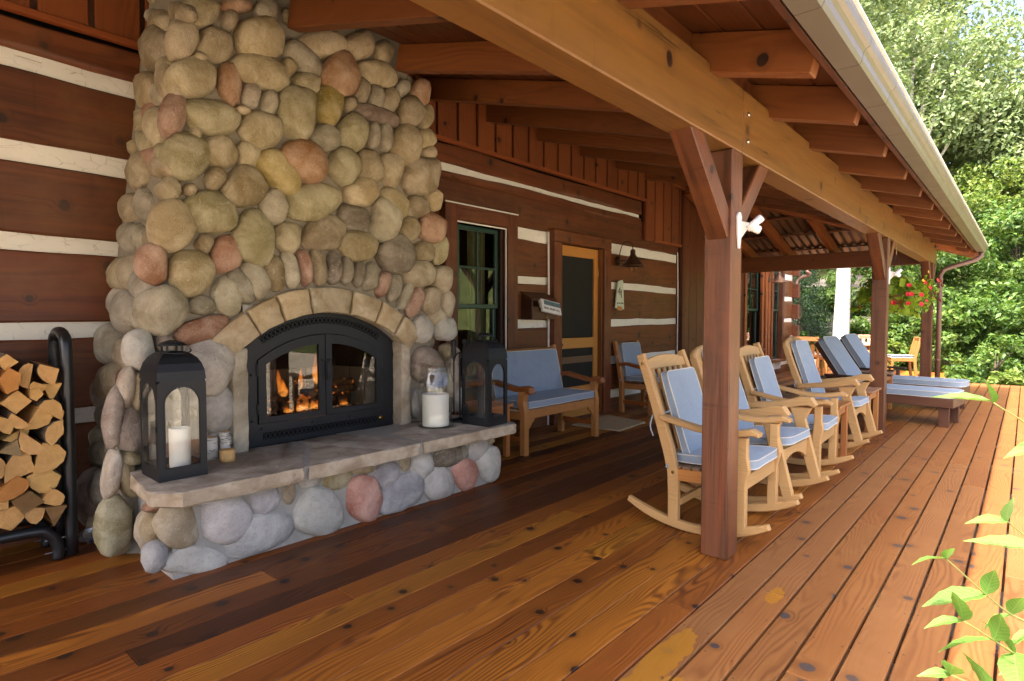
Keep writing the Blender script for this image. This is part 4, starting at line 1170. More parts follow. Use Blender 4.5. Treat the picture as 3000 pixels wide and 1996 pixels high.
# mortar core: tapered column, with the firebox opening left out of its front
TOPZ = 4.6
OX0, OX1, OZ0 = 1.66, 2.88, 0.47
v = []; f = []
def colring(z, yf=3.72):
    c = 0.09
    return [(xl(z), 4.42, z), (xl(z), yf + c, z), (xl(z) + c, yf, z), (xr(z) - c, yf, z), (xr(z), yf + c, z), (xr(z), 4.42, z)]
mc = MB()
z_list = [0.0, 0.47, 1.40, 2.2, 3.0, TOPZ]
for i in range(len(z_list) - 1):
    a, b = colring(z_list[i]), colring(z_list[i + 1])
    fc = []
    for k in range(5):
        if i == 1 and k == 2: continue
        fc.append((k, k + 1, 7 + k, 6 + k))
    mc.add(a + b, fc)
def qd(*p): mc.add(list(p), [(0, 1, 2, 3)])
Y0 = 3.72
qd((xl(.47) + .09, Y0, .47), (OX0, Y0, .47), (OX0, Y0, 1.40), (xl(1.4) + .09, Y0, 1.40))
qd((OX1, Y0, .47), (xr(.47) - .09, Y0, .47), (xr(1.4) - .09, Y0, 1.40), (OX1, Y0, 1.40))
qd((OX0, Y0, .47), (OX0, 3.80, .47), (OX0, 3.80, 1.40), (OX0, Y0, 1.40))
qd((OX1, Y0, .47), (OX1, 3.80, .47), (OX1, 3.80, 1.40), (OX1, Y0, 1.40))
qd((OX0, Y0, 1.40), (OX1, Y0, 1.40), (OX1, 3.80, 1.40), (OX0, 3.80, 1.40))
core = mc.build('mortar', MT['mortar_shaded'], fp, FPI)
# spandrel between the arch of the firebox and the core opening
AR, ACZ, ACX = 0.962, 0.398, 2.27
sp_in = [(ACX + AR * math.sin(q), ACZ + AR * math.cos(q)) for q in [R(39) - R(78) * i / 20 for i in range(21)]]
vv = [(x_, 3.699, z_) for x_, z_ in sp_in] + [(x_, 3.699, 1.402) for x_, z_ in sp_in] + [(x_, 3.80, z_) for x_, z_ in sp_in]
ff = []
for i in range(20):
    ff += [(i, i + 1, 22 + i, 21 + i), (i + 1, i, 42 + i, 43 + i)]
MB().add(vv, ff).build('mortar', MT['mortar'], fp, FPI)
hb = MB()
hb.add([(1.07, 3.21, -0.02), (3.42, 3.21, -0.02), (3.42, 3.72, -0.02), (1.07, 3.72, -0.02), (1.07, 3.21, 0.415), (3.42, 3.21, 0.415), (3.42, 3.72, 0.415), (1.07, 3.72, 0.415)],
       [(0, 1, 5, 4), (1, 2, 6, 5), (3, 0, 4, 7), (4, 5, 6, 7)])
hb.build('mortar', MT['mortar'], fp, FPI)

placed = []
def inside(pl, u, z, m=0.0):
    for (pu, pz, a, b, an) in pl:
        du, dz = u - pu, z - pz
        c, s_ = math.cos(an), math.sin(an)
        if ((du * c + dz * s_) / (a + m)) ** 2 + ((-du * s_ + dz * c) / (b + m)) ** 2 < 1: return True
    return False
FR = []
for (x, z, a, b, an, k) in STONES_FRONT:
    a *= 1.055; b *= 1.055
    dpt = min(0.115, max(0.07, 0.8 * b))
    stone((1, 0, 0), (0, -1, 0), (x, 3.715 - 0.15 * max(0, dpt - 0.08), z), a, b, an, k, dpt, col={'w': (0.50, 0.475, 0.41), 'g': (0.37, 0.355, 0.31), 'p': (0.46, 0.37, 0.28)}.get(k) if z < 1.25 else None)
    FR.append((x, z, a, b, an))
SD = []
for (y, z, a, b, an, k) in STONES_SIDE:
    y = min(y, 4.36); a = min(a, 0.17)
    dpt = min(0.10, max(0.05, 0.75 * b))
    stone((0, 1, 0), (-1, 0, -0.1), (xl(z) + 0.012, y, z), a, b, an, k, dpt)
    SD.append((y, z, a, b, an))
HR = []
for (x, z, a, b, an, k) in STONES_HEARTH:
    dpt = min(0.10, max(0.05, 0.7 * b))
    z = min(z, 0.43 - 0.55 * b)
    stone((1, 0, 0), (0, -1, 0), (x, 3.228, z), a * 1.07, b * 1.07, an, k, dpt * 0.9, col={'r': (0.50, 0.185, 0.115), 'g': (0.42, 0.41, 0.40), 'w': (0.56, 0.54, 0.49)}.get(k))
for (y, z, a, b, an, k) in STONES_HSIDE:
    a = min(a, 0.13)
    stone((0, 1, 0), (-1, 0, 0), (1.085, min(y, 3.56), min(z, 0.33)), a, b, an, k, 0.07)
# small fillers where mortar alone would show, and the hidden right flank
for _ in range(900):
    z = rng.uniform(0.05, 3.55); x = rng.uniform(xl(z) + 0.03, xr(z) - 0.03)
    if 1.52 < x < 3.02 and z < 1.62: continue
    if x > 1.0 and z < 0.62: continue
    r_ = rng.uniform(0.035, 0.07)
    if inside(FR, x, z, r_ * 0.93): continue
    an = rng.uniform(-1.5, 1.5)
    FR.append((x, z, r_, r_ * 0.75, an))
    stone((1, 0, 0), (0, -1, 0), (x, 3.71, z), r_, r_ * rng.uniform(0.65, 0.9), an, rng.choice('tbgtvp'), 0.045)
for _ in range(500):
    z = rng.uniform(0.05, 3.6); y = rng.uniform(3.80, 4.34)
    r_ = rng.uniform(0.05, 0.10)
    if inside(SD, y, z, r_ * 0.9): continue
    an = rng.uniform(-1.5, 1.5)
    SD.append((y, z, r_, r_ * 0.75, an))
    stone((0, 1, 0), (-1, 0, -0.1), (xl(z) + 0.01, y, z), r_, r_ * 0.8, an, rng.choice('tbgtvwp'), 0.055)
RS = []
for _ in range(500):
    z = rng.uniform(0.05, 3.5); y = rng.uniform(3.78, 4.32)
    r_ = rng.uniform(0.07, 0.15)
    if inside(RS, y, z, r_ * 0.9) or len(RS) > 40: continue
    an = rng.uniform(-1.5, 1.5)
    RS.append((y, z, r_, r_ * 0.75, an))
    stone((0, 1, 0), (1, 0, -0.1), (xr(z) - 0.01, y, z), r_, r_ * 0.8, an, rng.choice('tbgtvwpo'), 0.07)

# arch stones and jambs, sandstone
def rough_block(name, outline, y0, y1, mat, col, amp=0.006, wob=0.008, parent=None, seg=0.05):
    """block with a hand-cut outline in X-Z between depths y0 (front) and y1"""
    P_ = []
    n = len(outline)
    for i in range(n):
        a, b = Vector(outline[i]), Vector(outline[(i + 1) % n])
        m_ = max(1, int((b - a).length / seg))
        for k_ in range(m_):
            P_.append(a + (b - a) * k_ / m_)
    sd = rng.uniform(0, 99)
    P2 = [Vector((p.x + wob * mnoise.noise(Vector((p.x * 14 + sd, p.y * 14, 0))), p.y + wob * mnoise.noise(Vector((p.x * 14, p.y * 14 + sd, 5))))) for p in P_]
    cen = sum(P2, Vector((0, 0))) / len(P2)
    layers = [(y1, 1.0), (y0 + 0.016, 1.0), (y0 + 0.004, 0.965), (y0, 0.90)]
    v = []
    for (y_, s_) in layers:
        for p in P2:
            q = cen + (p - cen) * s_
            v.append((q.x - cen.x, y_ - y0 + amp * mnoise.noise(Vector((q.x * 16, q.y * 16, sd))), q.y - cen.y))
    v.append((0, -0.004, 0))
    m_ = len(P2); f = []
    for l in range(3):
        for i in range(m_):
            j = (i + 1) % m_
            f.append((l * m_ + i, l * m_ + j, (l + 1) * m_ + j, (l + 1) * m_ + i))
    for i in range(m_):
        f.append((3 * m_ + i, 3 * m_ + (i + 1) % m_, 4 * m_))
    me = mesh(name, v, f, mat, True); me.set_sharp_from_angle(angle=R(50))
    bmx = bmesh.new(); bmx.from_mesh(me); bmesh.ops.recalc_face_normals(bmx, faces=bmx.faces); bmx.to_mesh(me); bmx.free()
    return link(name, me, parent or fp, Matrix.Translation(fl((cen.x, y0, cen.y))), col)
xb = [1.555, 1.764, 1.93, 2.128, 2.421, 2.64, 2.811, 2.965]
cols = [(0.46, 0.33, 0.16), (0.50, 0.37, 0.18), (0.52, 0.38, 0.18), (0.36, 0.28, 0.15), (0.47, 0.36, 0.19), (0.46, 0.33, 0.15), (0.48, 0.36, 0.19)]
for i in range(7):
    a0 = math.asin(max(-0.72, (xb[i] - ACX) / AR)) + 0.007; a1 = math.asin(min(0.72, (xb[i + 1] - ACX) / AR)) - 0.007
    inn = [(ACX + AR * math.sin(q), ACZ + AR * math.cos(q)) for q in [a0 + (a1 - a0) * k_ / 3 for k_ in range(4)]]
    ro = AR + 0.175
    outr = [(ACX + ro * math.sin(q), ACZ + ro * math.cos(q)) for q in [a1 - (a1 - a0) * k_ / 3 for k_ in range(4)]]
    rough_block('arch_stone', inn + outr, 3.655, 3.775, MT['sandstone'], cols[i], 0.006, 0.010)
rough_block('jamb_stone', [(1.575, 0.475), (1.672, 0.475), (1.672, 1.135), (1.575, 1.135)], 3.655, 3.775, MT['sandstone'], (0.40, 0.34, 0.23), 0.006, 0.010)
rough_block('jamb_stone', [(2.872, 0.475), (2.962, 0.475), (2.962, 1.13), (2.872, 1.13)], 3.655, 3.775, MT['sandstone'], (0.38, 0.31, 0.21), 0.006, 0.012)

# hearth slabs
def slab(outline, z0, z1, col):
    P_ = []; n = len(outline)
    for i in range(n):
        a, b = Vector(outline[i]), Vector(outline[(i + 1) % n])
        m_ = max(1, int((b - a).length / 0.03))
        for k_ in range(m_): P_.append(a + (b - a) * k_ / m_)
    cen = sum(P_, Vector((0, 0))) / len(P_)
    sd = rng.uniform(0, 99); m_ = len(P_); v = []; f = []
    for (z_, s_) in ((z0, 0.975), (z0 + 0.008, 0.992), (z0 + (z1 - z0) * 0.35, 1.0), (z0 + (z1 - z0) * 0.6, 0.997), (z1 - 0.010, 0.998), (z1 - 0.002, 0.990), (z1, 0.982)):
        for p in P_:
            d = (p - cen)
            w_ = 0.012 * mnoise.noise(Vector((p.x * 7 + sd, p.y * 7, z_ * 60))) + 0.006 * mnoise.noise(Vector((p.x * 30, p.y * 30 + sd, z_ * 140)))
            q = cen + d * s_ + d.normalized() * w_ * (1 if z_ < z1 - 0.001 else 0.6)
            v.append((q.x - cen.x, q.y - cen.y, z_ + (0.003 * mnoise.noise(Vector((p.x * 9, p.y * 9, sd))) if z0 + 0.001 < z_ < z1 - 0.005 else 0)))
    for l in range(6):
        for i in range(m_):
            j = (i + 1) % m_
            f.append((l * m_ + i, l * m_ + j, (l + 1) * m_ + j, (l + 1) * m_ + i))
    f.append(tuple(range(m_ - 1, -1, -1))); f.append(tuple(range(6 * m_, 7 * m_)))
    me = mesh('hearth_slab', v, f, MT['flag'], True); me.materials.append(MT['slab_edge'])
    for pl in me.polygons:
        if abs(pl.normal.z) < 0.8: pl.material_index = 1
    me.set_sharp_from_angle(angle=R(35))
    return link('hearth_slab', me, fp, Matrix.Translation(fl((cen.x, cen.y, 0))), col)
slab([(0.965, 3.30), (0.955, 3.16), (1.06, 3.035), (1.685, 3.02), (1.84, 3.30), (1.98, 3.52), (1.99, 3.72), (1.03, 3.75), (1.0, 3.6)], 0.405, 0.485, (0.38, 0.315, 0.24))
slab([(1.715, 3.02), (2.525, 3.03), (2.54, 3.07), (2.50, 3.42), (2.43, 3.64), (2.30, 3.74), (2.03, 3.72), (2.01, 3.50), (1.87, 3.28)], 0.405, 0.485, (0.375, 0.31, 0.235))
slab([(2.562, 3.03), (3.50, 3.02), (3.545, 3.10), (3.53, 3.55), (3.46, 3.72), (3.02, 3.73), (2.60, 3.44), (2.572, 3.2)], 0.405, 0.485, (0.385, 0.32, 0.245))
slab([(2.535, 3.46), (2.62, 3.47), (2.98, 3.73), (2.34, 3.745), (2.45, 3.66)], 0.405, 0.482, (0.35, 0.325, 0.28))
MB().box((2.25, 3.385, 0.442), (2.2, 0.68, 0.082)).build('mortar_joint', MT['mortar'], fp, FPI)

# ------------------------------------------------------------------ black firebox insert with glass doors
fb = link('firebox', None, fp, Matrix.Translation(fl((2.27, 3.775, 0.49))))
N_ = 26
def arc(w, z0, zs, rise): return arch_loop(w, z0, zs, rise, N_)
ring('surround', arc(1.215, -0.01, 0.645, 0.23), arc(0.985, 0.135, 0.555, 0.165), 0.02, MT['black'], fb)
# cover under and over the doors is part of the surround; now the two doors
def half(sgn, x0, x1, z0, zs, rise, wfull, n=14):
    a = wfull / 2; Rr = (a * a + rise * rise) / (2 * rise); cz = zs + rise - Rr
    top = lambda x_: cz + math.sqrt(Rr * Rr - x_ * x_)
    pts = [(x0, z0), (x1, z0)] + [(x1 + (x0 - x1) * i / n, top(x1 + (x0 - x1) * i / n)) for i in range(n + 1)]
    return [(sgn * x_, z_) for x_, z_ in pts]
for sgn in (-1, 1):
    o_ = half(sgn, 0.003, 0.487, 0.14, 0.555, 0.16, 0.974)
    i_ = half(sgn, 0.052, 0.435, 0.178, 0.515, 0.135, 0.90)
    dr = ring('door', o_, i_, 0.022, MT['black'], fb, xf((0, -0.012, 0)))
    pane('glass', i_, MT['fireglass'], dr, xf((0, 0.004, 0)))
    MB().tube([(sgn * 0.492, -0.006, 0.2), (sgn * 0.492, -0.006, 0.27)], 0.006, 6).tube([(sgn * 0.492, -0.006, 0.45), (sgn * 0.492, -0.006, 0.53)], 0.006, 6).build('hinge', MT['black'], dr)
MB().box((-0.0, -0.034, 0.535), (0.075, 0.012, 0.014), 0.003).build('latch', MT['black'], fb)
MB().tube(curve_pts([(0.004, -0.038, 0.54), (0.006, -0.052, 0.50), (0.004, -0.055, 0.44), (0.004, -0.05, 0.40)], 4), [0.005] * 3 + [0.007] * 4 + [0.011] * 4 + [0.011, 0.010], 8).build('handle', MT['black'], fb, None, True)
# louvres: crossed slots in an arc above and a row below
lv_ = MB(); dk = MB()
AR2, AC2 = 0.868, 0.815 - 0.868
for i in range(30):
    q = R(-31) + R(62) * i / 29
    c = Vector((AR2 * math.sin(q), 0, AC2 + AR2 * math.cos(q)))
    t_ = Vector((math.cos(q), 0, -math.sin(q))); n_ = Vector((math.sin(q), 0, math.cos(q)))
    dk.bar(c - t_ * 0.0165 + Vector((0, -0.0107, 0)), c + t_ * 0.0165 + Vector((0, -0.0107, 0)), 0.001, 0.046, 0, up=n_)
    for s_ in (-1, 1):
        lv_.bar(c - t_ * 0.013 - n_ * 0.021 * s_ + Vector((0, -0.013, 0)), c + t_ * 0.013 + n_ * 0.021 * s_ + Vector((0, -0.013, 0)), 0.004, 0.0055, 0)
for i in range(28):
    c = Vector((-0.44 + 0.87 * i / 27, 0, 0.052))
    dk.bar(c + Vector((-0.0163, -0.0107, 0)), c + Vector((0.0163, -0.0107, 0)), 0.001, 0.046, 0)
    for s_ in (-1, 1):
        lv_.bar(c + Vector((-0.013, -0.013, -0.021 * s_)), c + Vector((0.013, -0.013, 0.021 * s_)), 0.004, 0.0055, 0)
dk.build('vent_slot', MT['grate'], fb)['kind'] = 'stuff'
lv_.build('louvre', MT['black'], fb)['kind'] = 'stuff'
for (x_, z_) in ((-0.53, 0.16), (-0.53, 0.46), (-0.40, 0.60), (-0.15, 0.69), (0.12, 0.69), (0.42, 0.60), (0.53, 0.44), (0.53, 0.16), (-0.47, 0.1), (-0.1, 0.1), (0.2, 0.1), (0.5, 0.1)):
    MB().lathe([(0, 0), (0.009, 0), (0.008, 0.005), (0, 0.007)], 8, xf((x_, -0.010, z_), 0, R(90))).build('rivet', MT['black'], fb, None, True)
MB().lathe([(0, 0), (0.02, 0), (0.02, 0.006), (0.012, 0.010), (0, 0.010)], 14, xf((0.48, -0.010, 0.055), 0, R(90))).build('badge', MT['brass'], fb, None, True, color=(0.5, 0.45, 0.4))
# fire chamber
ch_ = MB()
ch_.add([(-0.52, 0.0, 0.13), (0.52, 0.0, 0.13), (0.40, 0.50, 0.13), (-0.40, 0.50, 0.13), (-0.52, 0.0, 0.80), (0.52, 0.0, 0.80), (0.40, 0.50, 0.80), (-0.40, 0.50, 0.80)],
        [(0, 1, 2, 3), (4, 7, 6, 5), (3, 2, 6, 7), (0, 3, 7, 4), (2, 1, 5, 6)])
ch_.build('fire_chamber', MT['soot'], fb)
for k in range(6):
    MB().box((-0.335 + 0.134 * k, 0.49, 0.29), (0.128, 0.012, 0.30), 0.003).build('firebrick', MT['firebrick'], fb, color=jit((0.8, 0.78, 0.72), 0.15))
for s_ in (-1, 1):
    for k in range(3):
        MB().box((0, 0, 0), (0.15, 0.012, 0.30), 0.003).build('firebrick', MT['firebrick'], fb, xf((s_ * (0.485 - 0.036 * k), 0.10 + k * 0.155, 0.29), s_ * R(-76.5)), color=jit((0.9, 0.88, 0.82), 0.12))
gr = MB()
for k in range(6):
    x_ = -0.28 + 0.11 * k
    gr.tube([(x_, 0.09, 0.25), (x_, 0.10, 0.17), (x_, 0.38, 0.17), (x_, 0.40, 0.26)], 0.010, 6)
gr.tube([(-0.32, 0.14, 0.165), (0.32, 0.14, 0.165)], 0.010, 6).tube([(-0.32, 0.34, 0.165), (0.32, 0.34, 0.165)], 0.010, 6)
for q in ((-0.3, 0.14), (0.3, 0.14), (-0.3, 0.34), (0.3, 0.34)): gr.tube([(q[0], q[1], 0.165), (q[0], q[1], 0.131)], 0.009, 6)
gr.build('grate', MT['soot'], fb)
def ember_mat():
    s = NT("charred_log")
    p, oi = s.obj(7.0)
    n1 = s.noise(s.scale(p, (1, 1, 1)), 9.0, 4.0, 0.7)
    c = s.mix(n1, (0.05, 0.03, 0.02), (0.30, 0.16, 0.07))
    g = s.sstep(s.noise(p, 16.0, 3.0, 0.6), 0.60, 0.72)
    s.put(s.b.inputs["Emission Color"], (1.0, 0.25, 0.04))
    s.put(s.b.inputs["Emission Strength"], s.math('MULTIPLY', g, 0.25))
    s.bump(n1, 0.8, 0.02)
    return s.fin(c, 0.9)
MT['ember'] = ember_mat()
def flame_mat():
    s = NT("flame")
    tc = s.n("TexCoord"); sp = s.n("SeparateXYZ"); s.put(sp.inputs[0], tc.outputs["Generated"])
    h = sp.outputs[2]
    lw = s.n("LayerWeight"); lw.inputs[0].default_value = 0.35
    core_ = s.math('SUBTRACT', 1.0, lw.outputs["Facing"])
    n1 = s.noise(s.scale(tc.outputs["Object"], (1, 1, 0.35)), 26.0, 3.0, 0.6)
    a = s.math('MULTIPLY', s.math('POWER', core_, 1.6), s.math('SUBTRACT', 1.15, h), clamp=True)
    a = s.math('MULTIPLY', a, s.math('MULTIPLY', s.sstep(n1, 0.25, 0.7), 0.85))
    em = s.n("Emission")
    s.put(em.inputs[0], s.ramp(h, (0.0, (1.0, 0.42, 0.10)), (0.45, (1.0, 0.30, 0.04)), (1.0, (0.9, 0.14, 0.01))))
    em.inputs[1].default_value = 0.33
    tr = s.n("BsdfTransparent"); mx = s.n("MixShader")
    s.put(mx.inputs[0], a)
    s.t.links.new(tr.outputs[0], mx.inputs[1]); s.t.links.new(em.outputs[0], mx.inputs[2]); s.t.links.new(mx.outputs[0], s.out.inputs[0])
    return s.m
MT['flame'] = flame_mat()
fire_c = Vector((2.27, 3.775, 0.49))
def burning(p0, p1, r_, label):
    p0, p1 = fire_c + Vector(p0), fire_c + Vector(p1)
    M, L = frame(p0, p1)
    n = 9; pts = [(-L / 2 + L * i / (n - 1), 0.008 * math.sin(i * 1.7), 0.006 * math.cos(i * 2.1)) for i in range(n)]
    v, f = tube(pts, [r_ * (0.92 + 0.12 * mnoise.noise(Vector((i * 0.9, r_ * 50, 1)))) for i in range(n)], 9)
    o = link('burning_log', mesh('burning_log', v, f, MT['ember'], True), None, M)
    tag(o, label, 'log', 'logs burning on the fireplace grate')
BL = 'charred log burning behind the firebox glass'
burning((-0.33, 0.20, 0.205), (0.02, 0.33, 0.36), 0.04, BL)
burning((-0.30, 0.15, 0.215), (0.31, 0.17, 0.215), 0.036, BL)
burning((-0.22, 0.30, 0.215), (0.34, 0.31, 0.215), 0.04, BL)
burning((-0.02, 0.20, 0.27), (0.40, 0.23, 0.285), 0.034, BL)
burning((0.02, 0.27, 0.33), (0.37, 0.21, 0.34), 0.028, BL)
def flame(loc, w, h, lean, label):
    prof = [(0.10, 0.0), (0.75, 0.10), (1.0, 0.25), (0.82, 0.45), (0.5, 0.68), (0.22, 0.86), (0.0, 1.0)]
    n = 12; v = []; sd = rng.uniform(0, 50)
    for (r_, z_) in prof:
        for k in range(n):
            q = 2 * math.pi * k / n
            rr_ = w / 2 * r_ * (1 + 0.25 * mnoise.noise(Vector((math.cos(q) * 1.5 + sd, math.sin(q) * 1.5, z_ * 3))))
            v.append((rr_ * math.cos(q) + lean * h * z_ * z_ + 0.10 * w * math.sin(z_ * 7 + sd), rr_ * 0.6 * math.sin(q), z_ * h))
    f = [(i * n + k, i * n + (k + 1) % n, (i + 1) * n + (k + 1) % n, (i + 1) * n + k) for i in range(len(prof) - 1) for k in range(n)]
    o = link('flame', mesh('flame', v, f, MT['flame'], True), None, Matrix.Translation(fire_c + Vector(loc)))
    tag(o, label, 'flame', 'flames in the firebox')
FLB = 'tall thin orange flame rising from the burning logs'
FLC = 'low yellow flame flickering at the front of the grate'
flame((-0.20, 0.22, 0.25), 0.075, 0.22, -0.16, FLB); flame((-0.175, 0.24, 0.25), 0.05, 0.15, -0.1, FLB)
flame((0.075, 0.24, 0.33), 0.055, 0.25, -0.03, FLB); flame((0.10, 0.26, 0.33), 0.05, 0.16, 0.05, FLB); flame((-0.03, 0.28, 0.30), 0.045, 0.17, 0.12, FLB)
for (x_, y_, w_, h_) in ((-0.14, 0.11, 0.10, 0.085), (-0.06, 0.12, 0.13, 0.11), (0.02, 0.115, 0.10, 0.075), (-0.22, 0.11, 0.07, 0.05), (0.24, 0.13, 0.08, 0.05), (-0.10, 0.15, 0.12, 0.13)):
    flame((x_, y_, 0.165), w_, h_, rng.uniform(-0.2, 0.2), FLC)

# ------------------------------------------------------------------ things on the hearth
def lantern(loc, rz, label, wx=0.235, wy=0.275, candle=None):
    t = thing('lantern', label, 'lantern', loc, rz, 'black lanterns on the hearth')
    B = MT['black']
    hz = 0.515
    MB().box((0, 0, 0.012), (wx - 0.004, wy - 0.004, 0.024), 0.002).build('floor_plate', B, t)
    for (w_, off, m_) in ((wx, wy / 2, 0), (wx, -wy / 2, 0), (wy, wx / 2, 1), (wy, -wx / 2, 1)):
        inner = arch_loop(w_ - 0.070, 0.066, 0.395, (w_ - 0.070) / 2, 14)
        outer = rect_like(inner, w_ - (0.010 if m_ else 0.0), 0.0, hz)
        mm = (Matrix.Translation((off - math.copysign(0.004, off), 0, 0)) @ TURN) if m_ else Matrix.Translation((0, off - math.copysign(0.004, off), 0))
        pn = ring('side_frame', outer, inner, 0.008, B, t, mm)
        io = arch_loop(w_ - 0.058, 0.060, 0.395, (w_ - 0.058) / 2, 14)
        ring('bead', io, inner, 0.008, B, pn, xf((0, -0.003 if off < 0 else 0.003, 0)))
        pane('pane', inner, MT['clear'], t, mm @ xf((0, 0.003 if off < 0 else -0.003, 0)))
    # curved hipped roof
    v = []; lay = [(0.0, 1.0), (0.045, 0.97), (0.085, 0.88), (0.115, 0.74), (0.135, 0.56), (0.145, 0.38)]
    for (z_, s_) in lay:
        for (sx, sy) in ((-1, -1), (1, -1), (1, 1), (-1, 1)):
            v.append((sx * wx / 2 * s_ * 1.006, sy * wy / 2 * s_ * 1.006, hz + z_))
    f = [(l * 4 + i, l * 4 + (i + 1) % 4, l * 4 + 4 + (i + 1) % 4, l * 4 + 4 + i) for l in range(5) for i in range(4)] + [(20, 21, 22, 23)]
    link('roof', mesh('roof', v, f, B), t)
    vz = hz + 0.145
    for (sx, sy) in ((-1, -1), (1, -1), (1, 1), (-1, 1)): MB().box((sx * 0.036, sy * 0.042, vz + 0.014), (0.010, 0.010, 0.034)).build('vent_post', B, t)
    MB().lathe([(0.070, 0), (0.072, 0.004), (0.052, 0.018), (0.025, 0.028), (0, 0.031)], 18, xf((0, 0, vz + 0.03))).build('cap', B, t, None, True)
    hp = [(0.083 * math.cos(q), -0.02 - 0.085 * math.sin(q), vz + 0.010 - 0.018 * math.sin(q)) for q in [math.pi * i / 14 for i in range(15)]]
    MB().tube(hp, 0.004, 6).build('carry_ring', B, t, None, True)
    for z_ in (0.14, 0.42):
        MB().tube([(-wx / 2 - 0.002, wy / 2 - 0.02, z_ - 0.02), (-wx / 2 - 0.002, wy / 2 - 0.02, z_ + 0.02)], 0.006, 6).build('hinge', B, t)
    MB().box((-wx / 2 - 0.002, -wy / 2 + 0.02, 0.27), (0.006, 0.014, 0.03)).build('catch', B, t)
    return t
def candle(loc, r_, h, label):
    t = thing('pillar_candle', label, 'candle', loc)
    MB().lathe([(r_ * 0.97, 0), (r_, 0.006), (r_, h - 0.006), (r_ * 0.97, h), (r_ * 0.90, h - 0.002), (r_ * 0.82, h - 0.016), (0, h - 0.02)], 32).build('wax', MT['wax'], t, None, True)
    MB().tube([(0, 0, h - 0.02), (0.002, 0, h - 0.004)], 0.0018, 5).build('wick', MT['ink'], t)
HZ = 0.486
lantern((1.162, 3.428, HZ), R(-1), 'black metal lantern holding a white pillar candle on the hearth')
candle((1.185, 3.41, HZ + 0.024), 0.052, 0.225, 'white pillar candle inside the black lantern')
lantern((3.345, 3.215, HZ), R(4), 'empty black metal lantern on the hearth end beside the blue bench')
hv = thing('hurricane_vase', 'clear glass hurricane vase around a wide candle on the hearth', 'vase', (3.00, 3.405, HZ))
prof_h = [(0.0, 0.004), (0.135, 0.004), (0.139, 0.012), (0.128, 0.06), (0.124, 0.12), (0.135, 0.20), (0.148, 0.27), (0.143, 0.33), (0.124, 0.40), (0.115, 0.44), (0.121, 0.485)]
MB().lathe([(r_, z_) for r_, z_ in prof_h], 40).build('glass', MT['clear'], hv, None, True)
MB().lathe([(r_ - 0.0035, z_ + (0.004 if i < 2 else 0)) for i, (r_, z_) in enumerate(prof_h)], 40).build('inner_glass', MT['clear'], hv, None, True)
candle((2.995, 3.40, HZ + 0.012), 0.102, 0.245, 'wide cream candle standing in the glass hurricane vase')
def birch_holder(loc, r_, h, bark, label):
    t = thing('birch_log_candle_holder', label, 'candle holder', loc)
    MB().lathe([(r_, 0), (r_ * 1.02, h * 0.3), (r_ * 0.99, h * 0.7), (r_, h), (r_ * 0.84, h + 0.001), (r_ * 0.7, h - 0.012), (0, h - 0.014)], 18).build('log_body', bark, t, None, True)
    MB().lathe([(r_ * 0.84, h + 0.0015), (r_ * 0.7, h - 0.0105), (0, h - 0.012)], 18).build('end_grain', MT['split'], t)
birch_holder((1.425, 3.615, HZ), 0.035, 0.13, MT['birch'], 'small birch log candle holder with dark scarred bark behind the lantern')
birch_holder((1.50, 3.60, HZ), 0.030, 0.155, MT['birch'], 'tall thin pale birch log candle holder against the fireplace')
birch_holder((1.47, 3.50, HZ), 0.042, 0.068, MT['split'], 'short tan birch log candle holder in front of a taller one')
# fireplace tools
ft = thing('fireplace_tools', 'black iron fireplace tool stand with poker and brush behind the lantern', 'fire tools', (3.29, 3.44, HZ), R(10))
MB().lathe([(0, 0), (0.085, 0), (0.085, 0.012), (0.03, 0.022), (0.012, 0.03), (0, 0.03)], 20).build('base', MT['black'], ft, None, True)
MB().tube([(0, 0, 0.02), (0, 0, 0.56)], 0.008, 8).build('post', MT['black'], ft)
MB().tube(curve_pts([(-0.075, 0, 0.49), (-0.06, 0, 0.53), (0, 0, 0.555), (0.06, 0, 0.53), (0.075, 0, 0.49)], 5), 0.006, 8).build('hook_arm', MT['black'], ft, None, True)
for (x_, nm) in ((-0.075, 'poker'), (0.075, 'brush')):
    b = MB().tube([(x_, 0.004, 0.06), (x_, 0.004, 0.52)], 0.006, 8)
    b.lathe([(0.006, 0.50), (0.016, 0.52), (0.012, 0.535), (0.020, 0.56), (0.017, 0.60), (0.013, 0.615), (0.022, 0.63), (0.022, 0.65), (0.010, 0.662), (0, 0.664)], 12, xf((x_, 0.004, 0)))
    if nm == 'brush': b.lathe([(0.008, 0.14), (0.026, 0.12), (0.034, 0.04), (0, 0.04)], 12, xf((x_, 0.004, 0)))
    b.build(nm, MT['black'], ft, None, True)

